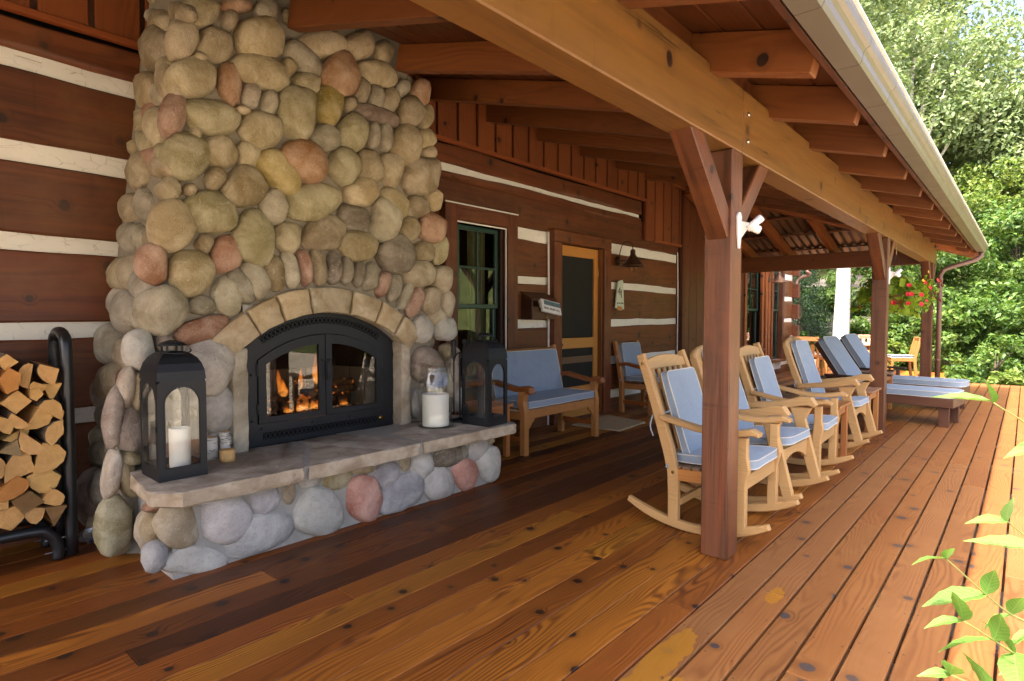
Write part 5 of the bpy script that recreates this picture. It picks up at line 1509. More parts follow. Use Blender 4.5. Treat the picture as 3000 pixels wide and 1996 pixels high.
# ------------------------------------------------------------------ firewood rack
rk = thing('firewood_rack', 'black tubular steel firewood rack against the log wall', 'firewood rack', (0.81, 3.95, 0))
YB = 0.27
rc = 0.03
MB().tube(curve_pts([(0, 0, 0.02), (0, 0, 0.6), (0, 0, 1.14), (0, 0.05, 1.225), (0, YB / 2, 1.245), (0, YB - 0.05, 1.225), (0, YB, 1.14), (0, YB, 0.6), (0, YB, 0.02)], 5), rc, 12).build('end_hoop', MT['rack'], rk, None, True)
MB().tube(curve_pts([(-1.45, 0, 0.02), (-1.45, 0, 0.6), (-1.45, 0, 1.14), (-1.45, 0.05, 1.225), (-1.45, YB / 2, 1.245), (-1.45, YB - 0.05, 1.225), (-1.45, YB, 1.14), (-1.45, YB, 0.6), (-1.45, YB, 0.02)], 5), rc, 12).build('end_hoop', MT['rack'], rk, None, True)
for y_ in (0, YB):
    MB().tube(curve_pts([(-0.063, y_, 0.01), (-0.063, y_, 0.08), (-0.10, y_, 0.155), (-0.20, y_, 0.185), (-0.7, y_, 0.185), (-1.25, y_, 0.185), (-1.35, y_, 0.155), (-1.387, y_, 0.08), (-1.387, y_, 0.01)], 5), rc, 12).build('base_rail', MT['rack'], rk, None, True)
    for z_ in (0.05, 0.12):
        MB().tube([(-0.12, y_, z_), (0.03, y_, z_)], 0.004, 6).build('bolt', MT['steel'], rk)
# split logs
def split_log(x, z, w, h, kind, label):
    n = rng.choice((3, 4, 4, 5))
    base = rng.uniform(0, 6.28)
    pts = []
    rnd_ = rng.random() < 0.6
    if rnd_:                                      # quarter or half round with bark on the back
        a0 = rng.uniform(0, 6.28); span = rng.choice((1.7, 2.4, 3.1))
        pts = [(0.0, 0.0)] + [(math.cos(a0 + span * i / 5), math.sin(a0 + span * i / 5)) for i in range(6)]
    else:
        pts = [(math.cos(base + 6.283 * i / n + rng.uniform(-0.25, 0.25)), math.sin(base + 6.283 * i / n)) for i in range(n)]
    x0, x1 = min(p[0] for p in pts), max(p[0] for p in pts); z0, z1 = min(p[1] for p in pts), max(p[1] for p in pts)
    pts = [((p[0] - (x0 + x1) / 2) / (x1 - x0) * w * 1.06, (p[1] - (z0 + z1) / 2) / (z1 - z0) * h * 1.06) for p in pts]
    P_ = []
    for i in range(len(pts)):
        a, b = Vector(pts[i]), Vector(pts[(i + 1) % len(pts)])
        for k in range(3): P_.append(a + (b - a) * k / 3)
    L = rng.uniform(0.36, 0.42); m_ = len(P_); v = []; sd = rng.uniform(0, 99)
    y0 = rng.uniform(-0.04, 0.02)
    for j in range(5):
        y_ = y0 + L * j / 4
        for p in P_:
            s_ = 1 + 0.06 * mnoise.noise(Vector((p.x * 20, y_ * 6, sd)))
            v.append((p.x * s_ + 0.006 * mnoise.noise(Vector((p.x * 40, p.y * 40, y_ * 9 + sd))), y_ + (0.006 * mnoise.noise(Vector((p.x * 60, p.y * 60, sd))) if j == 0 else 0), p.y * s_))
    f = [(j * m_ + (i + 1) % m_, j * m_ + i, (j + 1) * m_ + i, (j + 1) * m_ + (i + 1) % m_) for j in range(4) for i in range(m_)]
    nside = len(f)
    f += [tuple(range(m_)), tuple(range(5 * m_ - 1, 4 * m_ - 1, -1))]
    t = {0: (1.05, 1.0, 0.9), 1: (0.85, 0.6, 0.42), 2: (0.42, 0.48, 0.6), 3: (0.75, 0.78, 0.7), 4: (0.38, 0.36, 0.34)}[kind]
    me_ = mesh('firewood_log', v, f, MT['split']); me_.materials.append(MT['logbark'])
    if rnd_:
        for qi in range(nside):
            if 3 <= qi % m_ < m_ - 3: me_.polygons[qi].material_index = 1
    o = link('firewood_log', me_, None, xf((x, 3.90, z), rng.uniform(-0.06, 0.06)), jit(t, 0.12))
    tag(o, label, 'firewood', {4: 'grey barked firewood in the rack', 2: 'silver grey firewood in the rack', 3: 'dull brown firewood in the rack', 1: 'reddish firewood in the rack'}.get(kind, 'split firewood stacked in the rack'))
FW_L = {0: 'pale yellow split log stacked in the black firewood rack', 1: 'reddish orange split log stacked in the black firewood rack', 2: 'silver grey weathered split log stacked in the firewood rack',
        3: 'dull olive brown split log lying in the firewood stack', 4: 'dark grey bark covered split log in the firewood stack'}
for (x, z, w, h, k) in FIREWOOD:
    where = ', topmost of the stack' if z > 0.98 else ' on the bottom rail' if z < 0.32 else ' beside the end hoop' if x > 0.70 else ' above a dark one' if 0.40 < z < 0.5 else ''
    split_log(x, z, w, h, k, FW_L[k] if k or not where else 'pale yellow split log in the black firewood rack' + where)
for (zz) in (0.27, 0.40, 0.53, 0.66, 0.79, 0.92, 1.04):
    x = 0.44 + rng.uniform(-0.04, 0.0)
    while x > -0.55:
        split_log(x, zz, rng.uniform(0.13, 0.16), rng.uniform(0.12, 0.14), 0, FW_L[0]); x -= 0.15
# crumpled wrapper on the floor behind the rack
wr = thing('crumpled_wrapper', 'crumpled silver and blue foil wrapper on the deck beside the fireplace', 'litter', (0.93, 4.12, 0))
bmw = bmesh.new(); bmesh.ops.create_icosphere(bmw, subdivisions=2, radius=0.05)
for vv_ in bmw.verts:
    vv_.co *= 1 + 0.55 * mnoise.noise(vv_.co * 60); vv_.co.z = vv_.co.z * 0.9 + 0.045
mw = bpy.data.meshes.new('foil'); bmw.to_mesh(mw); bmw.free(); mw.materials.append(MT['foil']); link('foil', mw, wr)
MB().box((0.03, -0.05, 0.012), (0.07, 0.03, 0.02), 0.004).build('blue_flap', MT['bluewrap'], wr, xf((0, 0, 0), 0.5, 0.2))
# ------------------------------------------------------------------ cushions
def cushion(name, L, W, T, mat, parent, matrix, r=0.05, puff=0.25, taper=0.0, pip=True, corner=(1, 1, 1, 1)):
    """flat pad in local X (length) by Y (width), thickness Z, with cord piping round both edges"""
    nx, ny = 14, 12
    v, f = [], []
    def edge(u, w_):       # rounded rectangle plan
        a, b = L / 2, W / 2
        x, y = u * a, w_ * b * (1 - taper * (u * 0.5 + 0.5))
        return x, y
    def plan(i, j):
        u, w_ = -1 + 2 * i / nx, -1 + 2 * j / ny
        x, y = edge(u, w_)
        a, b = L / 2, W / 2
        dx, dy = abs(x) - (a - r), abs(y) - (b - r)
        if dx > 0 and dy > 0:
            k = max(dx, dy); h = math.hypot(dx, dy)
            if h > 1e-9:
                x = math.copysign(a - r + dx * k / h, x); y = math.copysign(b - r + dy * k / h, y)
        return x, y, u, w_
    for side in (1, -1):
        for i in range(nx + 1):
            for j in range(ny + 1):
                x, y, u, w_ = plan(i, j)
                e = max(abs(u), abs(w_))
                h = T / 2 * (1 - puff * e ** 5)
                h += 0.004 * mnoise.noise(Vector((x * 7, y * 7, side * 3.0 + L)))
                v.append((x, y, side * h))
    n1 = (nx + 1) * (ny + 1)
    for i in range(nx):
        for j in range(ny):
            a = i * (ny + 1) + j
            f.append((a, a + ny + 1, a + ny + 2, a + 1))
            a += n1
            f.append((a, a + 1, a + ny + 2, a + ny + 1))
    rim = [i * (ny + 1) for i in range(nx + 1)] + [nx * (ny + 1) + j for j in range(1, ny + 1)] + [i * (ny + 1) + ny for i in range(nx - 1, -1, -1)] + [j for j in range(ny - 1, 0, -1)]
    m_ = len(rim)
    for k in range(m_):
        a, b = rim[k], rim[(k + 1) % m_]
        f.append((b, a, a + n1, b + n1))
    me = mesh(name, v, f, mat, True); me.set_sharp_from_angle(angle=R(60))
    c = link(name, me, parent, matrix)
    if pip:
        for off in (0, n1):
            pts = [Vector(v[k + off]) for k in rim] ; pts.append(pts[0])
            tv, tf = tube(pts, 0.0038, 5, False)
            link('piping', mesh('piping', tv, tf, MT['cord'], True), c)
    return c
def tie(parent, p, q, drop=0.1):
    a, b = Vector(p), Vector(q)
    t1 = MB().tube([a, (a + b) / 2 + Vector((0, 0.005, -0.004)), b], 0.006, 5)
    t1.tube(curve_pts([b, b + Vector((-0.01, 0.01, -drop * 0.5)), b + Vector((0.01, 0.0, -drop))], 3), 0.005, 5)
    t1.build('tie', MT['blue'], parent)

# ------------------------------------------------------------------ rocking chairs (seat faces -Y, origin on the floor)
TK = MT['teak']
def rocker_curve(y0, y1, z0=0.105, z1=0.10, n=10):
    pts = []
    for i in range(n + 1):
        t = i / n
        y = y0 + (y1 - y0) * t
        ym = -0.0
        z = 0.105 * ((y - 0.02) / 0.44) ** 2
        pts.append((y, z))
    return pts
def slab_curve(name, cl, w, th, parent, x, mat, ends=None, color=None):
    """bent bar: centre line cl of (y, z), height th, width w across X"""
    n = len(cl); up_, lo = [], []
    for i in range(n):
        a = Vector(cl[max(0, i - 1)]); b = Vector(cl[min(n - 1, i + 1)])
        t = (b - a).normalized(); nn = Vector((-t.y, t.x))
        h = th[i] if isinstance(th, (list, tuple)) else th
        c = Vector(cl[i])
        up_.append(tuple(c + nn * h / 2)); lo.append(tuple(c - nn * h / 2))
    outl = up_ + lo[::-1]
    return prism(name, outl, w, mat, parent, xf((x, 0, 0)) @ TURN, 0.006, color)
def rocking_chair_a(name, label, loc, rz):
    t = thing(name, label, 'rocking chair', loc, rz, 'rocking chairs in a row along the porch')
    HW = 0.30
    for s_ in (-1, 1):
        x = s_ * HW
        cl = [(y, z + 0.028) for y, z in rocker_curve(-0.43, 0.46, n=14)]
        th = [0.03] + [0.042, 0.05] + [0.052] * 9 + [0.05, 0.042, 0.032]
        slab_curve('rocker', cl, 0.045, th, t, x, TK)
        # back leg running on into the stile
        slab_curve('stile', [(0.145, 0.055), (0.145, 0.20), (0.15, 0.36), (0.185, 0.50), (0.255, 0.72), (0.33, 0.94), (0.383, 1.085)],
                   0.045, [0.066, 0.068, 0.072, 0.07, 0.062, 0.056, 0.05], t, x, TK)
        prism('front_leg', [(-0.300, 0.07), (-0.240, 0.06), (-0.240, 0.40), (-0.250, 0.50), (-0.250, 0.63), (-0.305, 0.63), (-0.305, 0.52), (-0.318, 0.44), (-0.300, 0.36)], 0.046, TK, t, xf((x, 0, 0)) @ TURN, 0.005)
        slab_curve('armrest', [(0.235, 0.70), (0.13, 0.678), (0.0, 0.652), (-0.12, 0.640), (-0.24, 0.648), (-0.33, 0.668), (-0.375, 0.655)], 0.075, [0.03, 0.032, 0.034, 0.034, 0.036, 0.036, 0.022], t, x * 1.02, TK)
        bar('side_rail', (x, -0.25, 0.365), (x, 0.13, 0.345), 0.03, 0.075, TK, t, 0.004, color=(0.9, 0.62, 0.35))
        MB().lathe([(0, 0), (0.012, 0.0), (0.011, 0.003), (0, 0.004)], 10, Matrix.Translation((x + s_ * 0.022, 0.145, 0.36)) @ Matrix.Rotation(s_ * math.pi / 2, 4, 'Y')).build('screw_cap', MT['brass'], t, color=(0.5, 0.5, 0.5))
        MB().lathe([(0, 0), (0.012, 0.0), (0.011, 0.003), (0, 0.004)], 10, Matrix.Translation((x + s_ * 0.022, 0.36, 1.03)) @ Matrix.Rotation(s_ * math.pi / 2, 4, 'Y')).build('screw_cap', MT['brass'], t, color=(0.5, 0.5, 0.5))
    bar('front_rail', (-HW + 0.022, -0.272, 0.355), (HW - 0.022, -0.272, 0.355), 0.028, 0.085, TK, t, 0.004)
    bar('back_rail', (-HW + 0.022, 0.15, 0.36), (HW - 0.022, 0.15, 0.36), 0.028, 0.07, TK, t, 0.004)
    bar('stretcher', (-HW + 0.02, 0.12, 0.17), (HW - 0.02, 0.12, 0.17), 0.03, 0.045, TK, t, 0.004)
    for k in range(7):
        y = -0.235 + k * 0.06
        bar('seat_slat', (-HW - 0.012, y, 0.408 - 0.05 * (y + 0.25) * 0.9), (HW + 0.012, y, 0.408 - 0.05 * (y + 0.25) * 0.9), 0.05, 0.018, MT['slat'], t, 0.005)
    # crest rail with bowed top and the upright slats below it
    tilt = math.atan2(0.053, 0.145)
    M = Matrix.Translation((0, 0.352, 0.995)) @ Matrix.Rotation(-tilt, 4, 'X')
    top = [(x_, 0.052 + 0.03 * (1 - (x_ / 0.28) ** 2)) for x_ in [0.28 - 0.56 * i / 12 for i in range(13)]]
    prism('crest_rail', [(-0.28, -0.012), (0.28, -0.012)] + top, 0.028, TK, t, M, 0.005)
    for k in range(6):
        x_ = -0.21 + 0.084 * k
        bar('back_slat', (x_, 0.168, 0.42), (x_, 0.348, 0.99), 0.036, 0.014, TK, t, 0.003, up=(0, -1, 0.3))
    bar('lower_back_rail', (-HW + 0.022, 0.168, 0.44), (HW - 0.022, 0.168, 0.44), 0.026, 0.05, TK, t, 0.004)
    sc = cushion('seat_cushion', 0.53, 0.50, 0.065, MT['blue'], t, xf((0, -0.06, 0.447), R(90), 0, 0) @ Matrix.Rotation(R(2.5), 4, 'Y'), 0.07)
    bc = cushion('back_cushion', 0.56, 0.44, 0.05, MT['blue'], t, Matrix.Translation((0, 0.180, 0.705)) @ Matrix.Rotation(R(-18), 4, 'X') @ Matrix.Rotation(R(90), 4, 'X') @ Matrix.Rotation(R(90), 4, 'Z'), 0.03, 0.15)
    for s_ in (-1, 1):
        tie(t, (s_ * 0.2, 0.20, 0.73), (s_ * 0.325, 0.285, 0.70), 0.13)
        tie(t, (s_ * 0.2, 0.12, 0.42), (s_ * 0.325, 0.175, 0.405), 0.03)
    return t
def rocking_chair_b(name, label, loc, rz):
    t = thing(name, label, 'rocking chair', loc, rz, 'rocking chairs in a row along the porch')
    HW = 0.30
    for s_ in (-1, 1):
        x = s_ * HW
        cl = [(y, z + 0.028) for y, z in rocker_curve(-0.43, 0.46, n=14)]
        slab_curve('rocker', cl, 0.045, [0.032] + [0.042, 0.05] + [0.054] * 9 + [0.05, 0.042, 0.032], t, x, TK)
        slab_curve('stile', [(0.10, 0.30), (0.14, 0.42), (0.205, 0.60), (0.285, 0.82), (0.355, 1.02)], 0.05, [0.06, 0.066, 0.064, 0.06, 0.056], t, x * 0.93, TK)
        prism('front_leg', [(-0.385, 0.105), (-0.315, 0.085), (-0.215, 0.42), (-0.185, 0.56), (-0.155, 0.64), (-0.31, 0.645), (-0.268, 0.56)], 0.042, TK, t, xf((x, 0, 0)) @ TURN, 0.006)
        prism('rear_leg', [(0.16, 0.06), (0.225, 0.065), (0.165, 0.36), (0.12, 0.36)], 0.042, TK, t, xf((x * 0.96, 0, 0)) @ TURN, 0.006)
        slab_curve('armrest', [(0.215, 0.615), (0.10, 0.63), (-0.03, 0.645), (-0.14, 0.662), (-0.23, 0.690), (-0.30, 0.695), (-0.335, 0.66)], 0.07, [0.04, 0.045, 0.052, 0.06, 0.07, 0.065, 0.03], t, x, TK)
        bar('side_rail', (x * 0.98, -0.27, 0.375), (x * 0.98, 0.14, 0.335), 0.032, 0.085, TK, t, 0.004)
    ar = [(x_, 0.30 + 0.055 * (1 - (x_ / 0.23) ** 2)) for x_ in [0.23 - 0.46 * i / 10 for i in range(11)]]
    prism('front_apron', [(-0.279, 0.415), (-0.279, 0.29), (-0.24, 0.29)] + ar[::-1] + [(0.24, 0.29), (0.279, 0.29), (0.279, 0.415)], 0.028, TK, t, xf((0, -0.272, 0)), 0.004)
    bar('stretcher', (-HW + 0.02, 0.18, 0.20), (HW - 0.02, 0.18, 0.20), 0.03, 0.045, TK, t, 0.004)
    for k in range(7):
        y = -0.245 + k * 0.06
        bar('seat_slat', (-HW + 0.02, y, 0.412 - 0.09 * (y + 0.25)), (HW - 0.02, y, 0.412 - 0.09 * (y + 0.25)), 0.05, 0.018, TK, t, 0.005)
    tilt = math.atan2(0.07, 0.20)
    M = Matrix.Translation((0, 0.350, 1.00)) @ Matrix.Rotation(-tilt, 4, 'X')
    top = [(0.305 * math.cos(q), 0.018 + 0.10 * math.sin(q) ** 0.8 if math.sin(q) > 0 else 0.018) for q in [math.pi * i / 16 for i in range(17)]]
    prism('headrest', [(-0.305, -0.06), (0.305, -0.06)] + top, 0.05, TK, t, M, 0.012)
    for k in range(5):
        x_ = -0.19 + 0.095 * k
        bar('back_slat', (x_, 0.145, 0.38), (x_, 0.335, 0.955), 0.05, 0.014, TK, t, 0.003, up=(0, -1, 0.3))
    cushion('seat_cushion', 0.52, 0.50, 0.065, MT['blue'], t, xf((0, -0.07, 0.455), R(90), 0, 0) @ Matrix.Rotation(R(5), 4, 'Y'), 0.07)
    cushion('back_cushion', 0.64, 0.42, 0.055, MT['blue'], t, Matrix.Translation((0, 0.205, 0.765)) @ Matrix.Rotation(R(-19), 4, 'X') @ Matrix.Rotation(R(90), 4, 'X') @ Matrix.Rotation(R(90), 4, 'Z'), 0.05, 0.15)
    for s_ in (-1, 1):
        tie(t, (s_ * 0.2, 0.20, 0.70), (s_ * 0.318, 0.235, 0.66), 0.07)
    return t
rocking_chair_a('rocking_chair', 'slatted-crest teak rocking chair with blue cushions behind the near porch post', (3.725, 1.50, 0), R(1))
rocking_chair_b('rocking_chair', 'round-headrest teak rocking chair with blue cushions between two slatted-crest rockers', (4.50, 1.515, 0), R(-2))
rocking_chair_a('rocking_chair', 'slatted-crest teak rocking chair with blue cushions beside the plain square table', (5.335, 1.50, 0), R(2))
rocking_chair_b('rocking_chair', 'round-headrest teak rocking chair with blue cushions between two side tables', (6.80, 1.535, 0), R(-1.5))

# ------------------------------------------------------------------ side tables
def side_table(label, x0, x1, y0, y1, h, slatted, mat, tint=(1, 1, 1), rz=0.0):
    cx, cy = (x0 + x1) / 2, (y0 + y1) / 2
    t = thing('side_table', label, 'side table', (cx, cy, 0), rz, 'small wooden side tables on the porch')
    w, d = x1 - x0, y1 - y0
    for sx in (-1, 1):
        for sy in (-1, 1):
            p = (sx * (w / 2 - 0.05), sy * (d / 2 - 0.05))
            bar('leg', (p[0], p[1], 0), (p[0], p[1], h - 0.022), 0.05, 0.05, mat, t, 0.004, up=(0, 1, 0), color=tint)
    for s_ in (-1, 1):
        bar('apron', (-w / 2 + 0.075, s_ * (d / 2 - 0.05), h - 0.062), (w / 2 - 0.075, s_ * (d / 2 - 0.05), h - 0.062), 0.022, 0.075, mat, t, 0.003, color=tint)
        bar('apron', (s_ * (w / 2 - 0.05), -d / 2 + 0.075, h - 0.062), (s_ * (w / 2 - 0.05), d / 2 - 0.075, h - 0.062), 0.022, 0.075, mat, t, 0.003, color=tint)
    n = 7 if slatted else 4
    pitch = d / n
    for k in range(n):
        y = -d / 2 + pitch * (k + 0.5)
        bar('top_slat', (-w / 2, y, h - 0.011), (w / 2, y, h - 0.011), pitch - (0.009 if slatted else 0.0012), 0.022, mat if not slatted else MT['slat'], t, 0.003, color=(1.5, 1.3, 1.1) if slatted else jit(tint, 0.05))
side_table('plain-topped teak side table between two rocking chairs', 5.78, 6.245, 1.215, 1.70, 0.535, False, MT['oak'], (0.85, 0.75, 0.75))
side_table('slat-topped teak side table against the second porch post', 7.20, 7.745, 1.21, 1.72, 0.53, True, MT['oak'])
side_table('slat-topped teak side table between the two sun loungers', 9.42, 9.96, 1.40, 1.95, 0.54, True, MT['oak'], (0.95, 0.9, 0.9))
side_table('teak side table tucked between the hearth and the blue bench', 3.78, 4.21, 3.66, 4.12, 0.50, False, MT['oak'], (1.15, 1.0, 0.95))

# ------------------------------------------------------------------ bench and armchair by the door
def garden_seat(name, label, cat, loc, rz, W, D, mat, n_cush, H=0.98):
    t = thing(name, label, cat, loc, rz)
    hw = W / 2; yf, yb = -D / 2, D / 2
    for s_ in (-1, 1):
        x = s_ * (hw - 0.03)
        prism('front_leg', [(yf, 0), (yf + 0.068, 0), (yf + 0.068, 0.40), (yf + 0.10, 0.50), (yf + 0.085, 0.62), (yf - 0.005, 0.62), (yf + 0.02, 0.52), (yf, 0.42)], 0.062, mat, t, xf((x, 0, 0)) @ TURN, 0.005)
        slab_curve('back_leg', [(yb - 0.03, 0), (yb - 0.03, 0.25), (yb - 0.025, 0.42), (yb + 0.02, 0.68), (yb + 0.095, H)], 0.058, [0.062, 0.064, 0.066, 0.058, 0.052], t, x, mat)
        slab_curve('armrest', [(yb + 0.0, 0.665), (yb - 0.12, 0.68), (0.0, 0.652), (yf + 0.12, 0.628), (yf + 0.0, 0.648), (yf - 0.045, 0.635), (yf - 0.06, 0.60)], 0.075, [0.045, 0.046, 0.046, 0.046, 0.05, 0.06, 0.035], t, x, mat, color=(0.72, 0.55, 0.45))
        bar('side_rail', (x, yf + 0.06, 0.375), (x, yb - 0.05, 0.365), 0.03, 0.075, mat, t, 0.004)
        bar('low_stretcher', (x, yf + 0.06, 0.15), (x, yb - 0.05, 0.15), 0.028, 0.05, mat, t, 0.004, color=(0.75, 0.5, 0.4))
        br = [(0, 0), (0.115, 0), (0.108, -0.03), (0.075, -0.045), (0.055, -0.075), (0.022, -0.10), (0.018, -0.13), (0, -0.135)]
        prism('corner_bracket', [(-s_ * a, b) for a, b in br], 0.022, mat, t, xf((s_ * (hw - 0.061), yf + 0.032, 0.345)), 0.003)
    bar('front_rail', (-hw + 0.062, yf + 0.033, 0.385), (hw - 0.062, yf + 0.033, 0.385), 0.03, 0.085, mat, t, 0.004)
    bar('back_rail', (-hw + 0.062, yb - 0.025, 0.40), (hw - 0.062, yb - 0.025, 0.40), 0.03, 0.075, mat, t, 0.004)
    bar('top_rail', (-hw + 0.058, yb + 0.078, H - 0.065), (hw - 0.058, yb + 0.078, H - 0.065), 0.03, 0.09, mat, t, 0.006, up=(0, -0.3, 1))
    n = int(W / 0.095)
    for k in range(n):
        x = -hw + 0.10 + (W - 0.2) * k / (n - 1)
        bar('back_slat', (x, yb - 0.02, 0.435), (x, yb + 0.068, H - 0.11), 0.045, 0.014, mat, t, 0.003, up=(0, -1, 0.3))
    for k in range(6):
        y = yf + 0.05 + (D - 0.12) * k / 5
        bar('seat_slat', (-hw + 0.05, y, 0.432), (hw - 0.05, y, 0.432), 0.06, 0.018, MT['slat'], t, 0.004)
    cushion('seat_cushion', W - 0.14, D - 0.05, 0.07, MT['blue'], t, xf((0, -0.02, 0.478)), 0.03, 0.12)
    cushion('back_cushion', W - 0.15, 0.47, 0.055, MT['blue'], t, Matrix.Translation((0, yb - 0.012, 0.725)) @ Matrix.Rotation(R(90 - 12), 4, 'X'), 0.03, 0.12)
    for s_ in (-1, 1):
        tie(t, (s_ * (hw - 0.1), yb, 0.80), (s_ * (hw + 0.01), yb + 0.03, 0.78), 0.08)
        tie(t, (s_ * (hw - 0.1), yb - 0.03, 0.46), (s_ * (hw + 0.01), yb - 0.04, 0.46), 0.02)
    return t
garden_seat('garden_bench', 'teak garden bench with long blue cushions against the log wall', 'bench', (4.90, 3.825, 0), 0, 1.285, 0.53, MT['oak'], 1, 1.0)
garden_seat('armchair', 'teak armchair with blue cushions against the wall beyond the door', 'armchair', (7.44, 3.985, 0), R(-3), 0.62, 0.53, MT['oak'], 1, 0.98)
# doormat
dm = bmesh.new()
mv = []
nX, nY = 36, 28
C4 = [Vector((5.90, 3.51)), Vector((6.62, 3.55)), Vector((6.80, 4.23)), Vector((5.85, 4.17))]
v, f = [], []
for i in range(nX + 1):
    for j in range(nY + 1):
        u, w_ = i / nX, j / nY
        p = (C4[0] * (1 - u) + C4[1] * u) * (1 - w_) + (C4[3] * (1 - u) + C4[2] * u) * w_
        e = 0.008 if 0 < i < nX and 0 < j < nY else 0.0
        v.append((p.x - 6.3 + (rng.uniform(-1, 1) * 0.006 if e == 0 else 0), p.y - 3.87 + (rng.uniform(-1, 1) * 0.006 if e == 0 else 0), 0.002 + (0.012 + rng.uniform(0, 0.004) if e else 0)))
for i in range(nX):
    for j in range(nY):
        a = i * (nY + 1) + j
        f.append((a, a + nY + 1, a + nY + 2, a + 1))
tag(link('doormat', mesh('doormat', v, f, MT['mat']), None, Matrix.Translation((6.3, 3.87, 0))), 'tan woven coir doormat lying on the deck before the screen door', 'doormat')

# ------------------------------------------------------------------ sun loungers, head toward the house
def lounger(label, loc, rz):
    t = thing('sun_lounger', label, 'sun lounger', loc, rz, 'sun loungers on the deck')
    WN = MT['walnut']; hw = 0.30
    for s_ in (-1, 1):
        bar('side_rail', (s_ * hw, 0.0, 0.295), (s_ * hw, 1.95, 0.295), 0.035, 0.11, WN, t, 0.005)
        for y in (0.10, 1.55):
            bar('leg', (s_ * (hw - 0.045), y, 0), (s_ * (hw - 0.045), y, 0.25), 0.05, 0.105, WN, t, 0.004, up=(0, 1, 0))
        bar('arm_post', (s_ * hw, 1.30, 0.35), (s_ * hw, 1.30, 0.52), 0.04, 0.06, WN, t, 0.004, up=(0, 1, 0))
        bar('armrest', (s_ * (hw + 0.02), 0.80, 0.535), (s_ * (hw + 0.02), 1.42, 0.545), 0.085, 0.028, WN, t, 0.005, color=(0.6, 0.55, 0.55))
        bar('arm_post', (s_ * hw, 0.9, 0.35), (s_ * hw, 0.9, 0.52), 0.04, 0.05, WN, t, 0.004, up=(0, 1, 0))
        bar('back_rail', (s_ * (hw - 0.05), 1.17, 0.36), (s_ * (hw - 0.05), 1.565, 0.97), 0.03, 0.075, WN, t, 0.004, up=(0, -1, 1), color=(0.6, 0.55, 0.55))
    bar('foot_rail', (-hw + 0.018, 0.018, 0.295), (hw - 0.018, 0.018, 0.295), 0.035, 0.11, WN, t, 0.004)
    bar('head_rail', (-hw + 0.018, 1.93, 0.295), (hw - 0.018, 1.93, 0.295), 0.035, 0.11, WN, t, 0.004)
    for k in range(11):
        bar('seat_slat', (-hw + 0.018, 0.09 + 0.095 * k, 0.342), (hw - 0.018, 0.09 + 0.095 * k, 0.342), 0.07, 0.018, WN, t, 0.003)
    d = Vector((0, 0.395, 0.61)).normalized(); n_ = Vector((0, -d.z, d.y))
    for k in range(7):
        c = Vector((0, 1.19, 0.40)) + d * (0.05 + 0.095 * k)
        bar('back_slat', c + Vector((-hw + 0.07, 0, 0)), c + Vector((hw - 0.07, 0, 0)), 0.07, 0.018, WN, t, 0.003, up=n_)
    MB().tube([(-0.2, 1.40, 0.55), (-0.2, 1.72, 0.31)], 0.008, 6).build('support_strut', MT['steel'], t)
    cushion('seat_cushion', 1.16, 0.56, 0.075, MT['blue'], t, xf((0, 0.565, 0.388), R(90)), 0.13, 0.12)
    cc = Vector((0, 1.19, 0.40)) + d * 0.355 + n_ * 0.065
    cushion('back_cushion', 0.72, 0.56, 0.085, MT['blue'], t, Matrix.Translation(cc) @ Matrix.Rotation(math.atan2(d.z, d.y), 4, 'X') @ Matrix.Rotation(R(90), 4, 'Z'), 0.07, 0.12)
lounger('dark wood sun lounger with blue cushion beside the second porch post', (8.955, 0.59, 0), R(-6.5))
lounger('dark wood sun lounger with blue cushion beside the dining set', (10.42, 0.62, 0), R(-6))

# ------------------------------------------------------------------ dining set at the far end
def dining_chair(label, loc, rz, mat, tint=(1, 1, 1)):
    t = thing('dining_chair', label, 'chair', loc, rz, 'wooden chairs of the far dining set')
    for s_ in (-1, 1):
        slab_curve('back_leg', [(0.24, 0.0), (0.21, 0.22), (0.20, 0.42), (0.25, 0.66), (0.30, 0.86)], 0.05, 0.05, t, s_ * 0.22, mat, None, tint)
        bar('front_leg', (s_ * 0.22, -0.22, 0), (s_ * 0.22, -0.22, 0.42), 0.045, 0.045, mat, t, 0.004, up=(0, 1, 0), color=tint)
        bar('side_rail', (s_ * 0.22, -0.2, 0.395), (s_ * 0.22, 0.19, 0.395), 0.025, 0.06, mat, t, 0.003, color=tint)
    bar('front_rail', (-0.2, -0.22, 0.395), (0.2, -0.22, 0.395), 0.025, 0.06, mat, t, 0.003, color=tint)
    bar('top_rail', (-0.245, 0.30, 0.835), (0.245, 0.30, 0.835), 0.03, 0.10, mat, t, 0.005, up=(0, -0.2, 1), color=tint)
    bar('low_back_rail', (-0.2, 0.215, 0.47), (0.2, 0.215, 0.47), 0.024, 0.05, mat, t, 0.003, color=tint)
    for k in range(3):
        bar('back_slat', (-0.12 + 0.12 * k, 0.215, 0.47), (-0.12 + 0.12 * k, 0.29, 0.80), 0.075, 0.014, mat, t, 0.003, up=(0, -1, 0.2), color=tint)
    for k in range(5):
        bar('seat_slat', (-0.235, -0.2 + 0.095 * k, 0.432), (0.235, -0.2 + 0.095 * k, 0.432), 0.08, 0.016, mat, t, 0.003, color=tint)
    cushion('seat_cushion', 0.42, 0.42, 0.05, MT['navy'], t, xf((0, -0.02, 0.465)), 0.04, 0.12)
dining_chair('brown slat-back dining chair near the house at the far table', (14.42, 3.68, 0), R(93), MT['oak'], (0.65, 0.55, 0.5))
dining_chair('sun-bleached grey dining chair behind the brown slat-back one', (15.3, 4.02, 0), R(20), MT['slat'], (2.0, 2.1, 2.3))
dining_chair('orange teak dining chair on the garden side of the far table', (15.35, 2.05, 0), R(200), MT['oak'], (0.85, 0.75, 0.65))
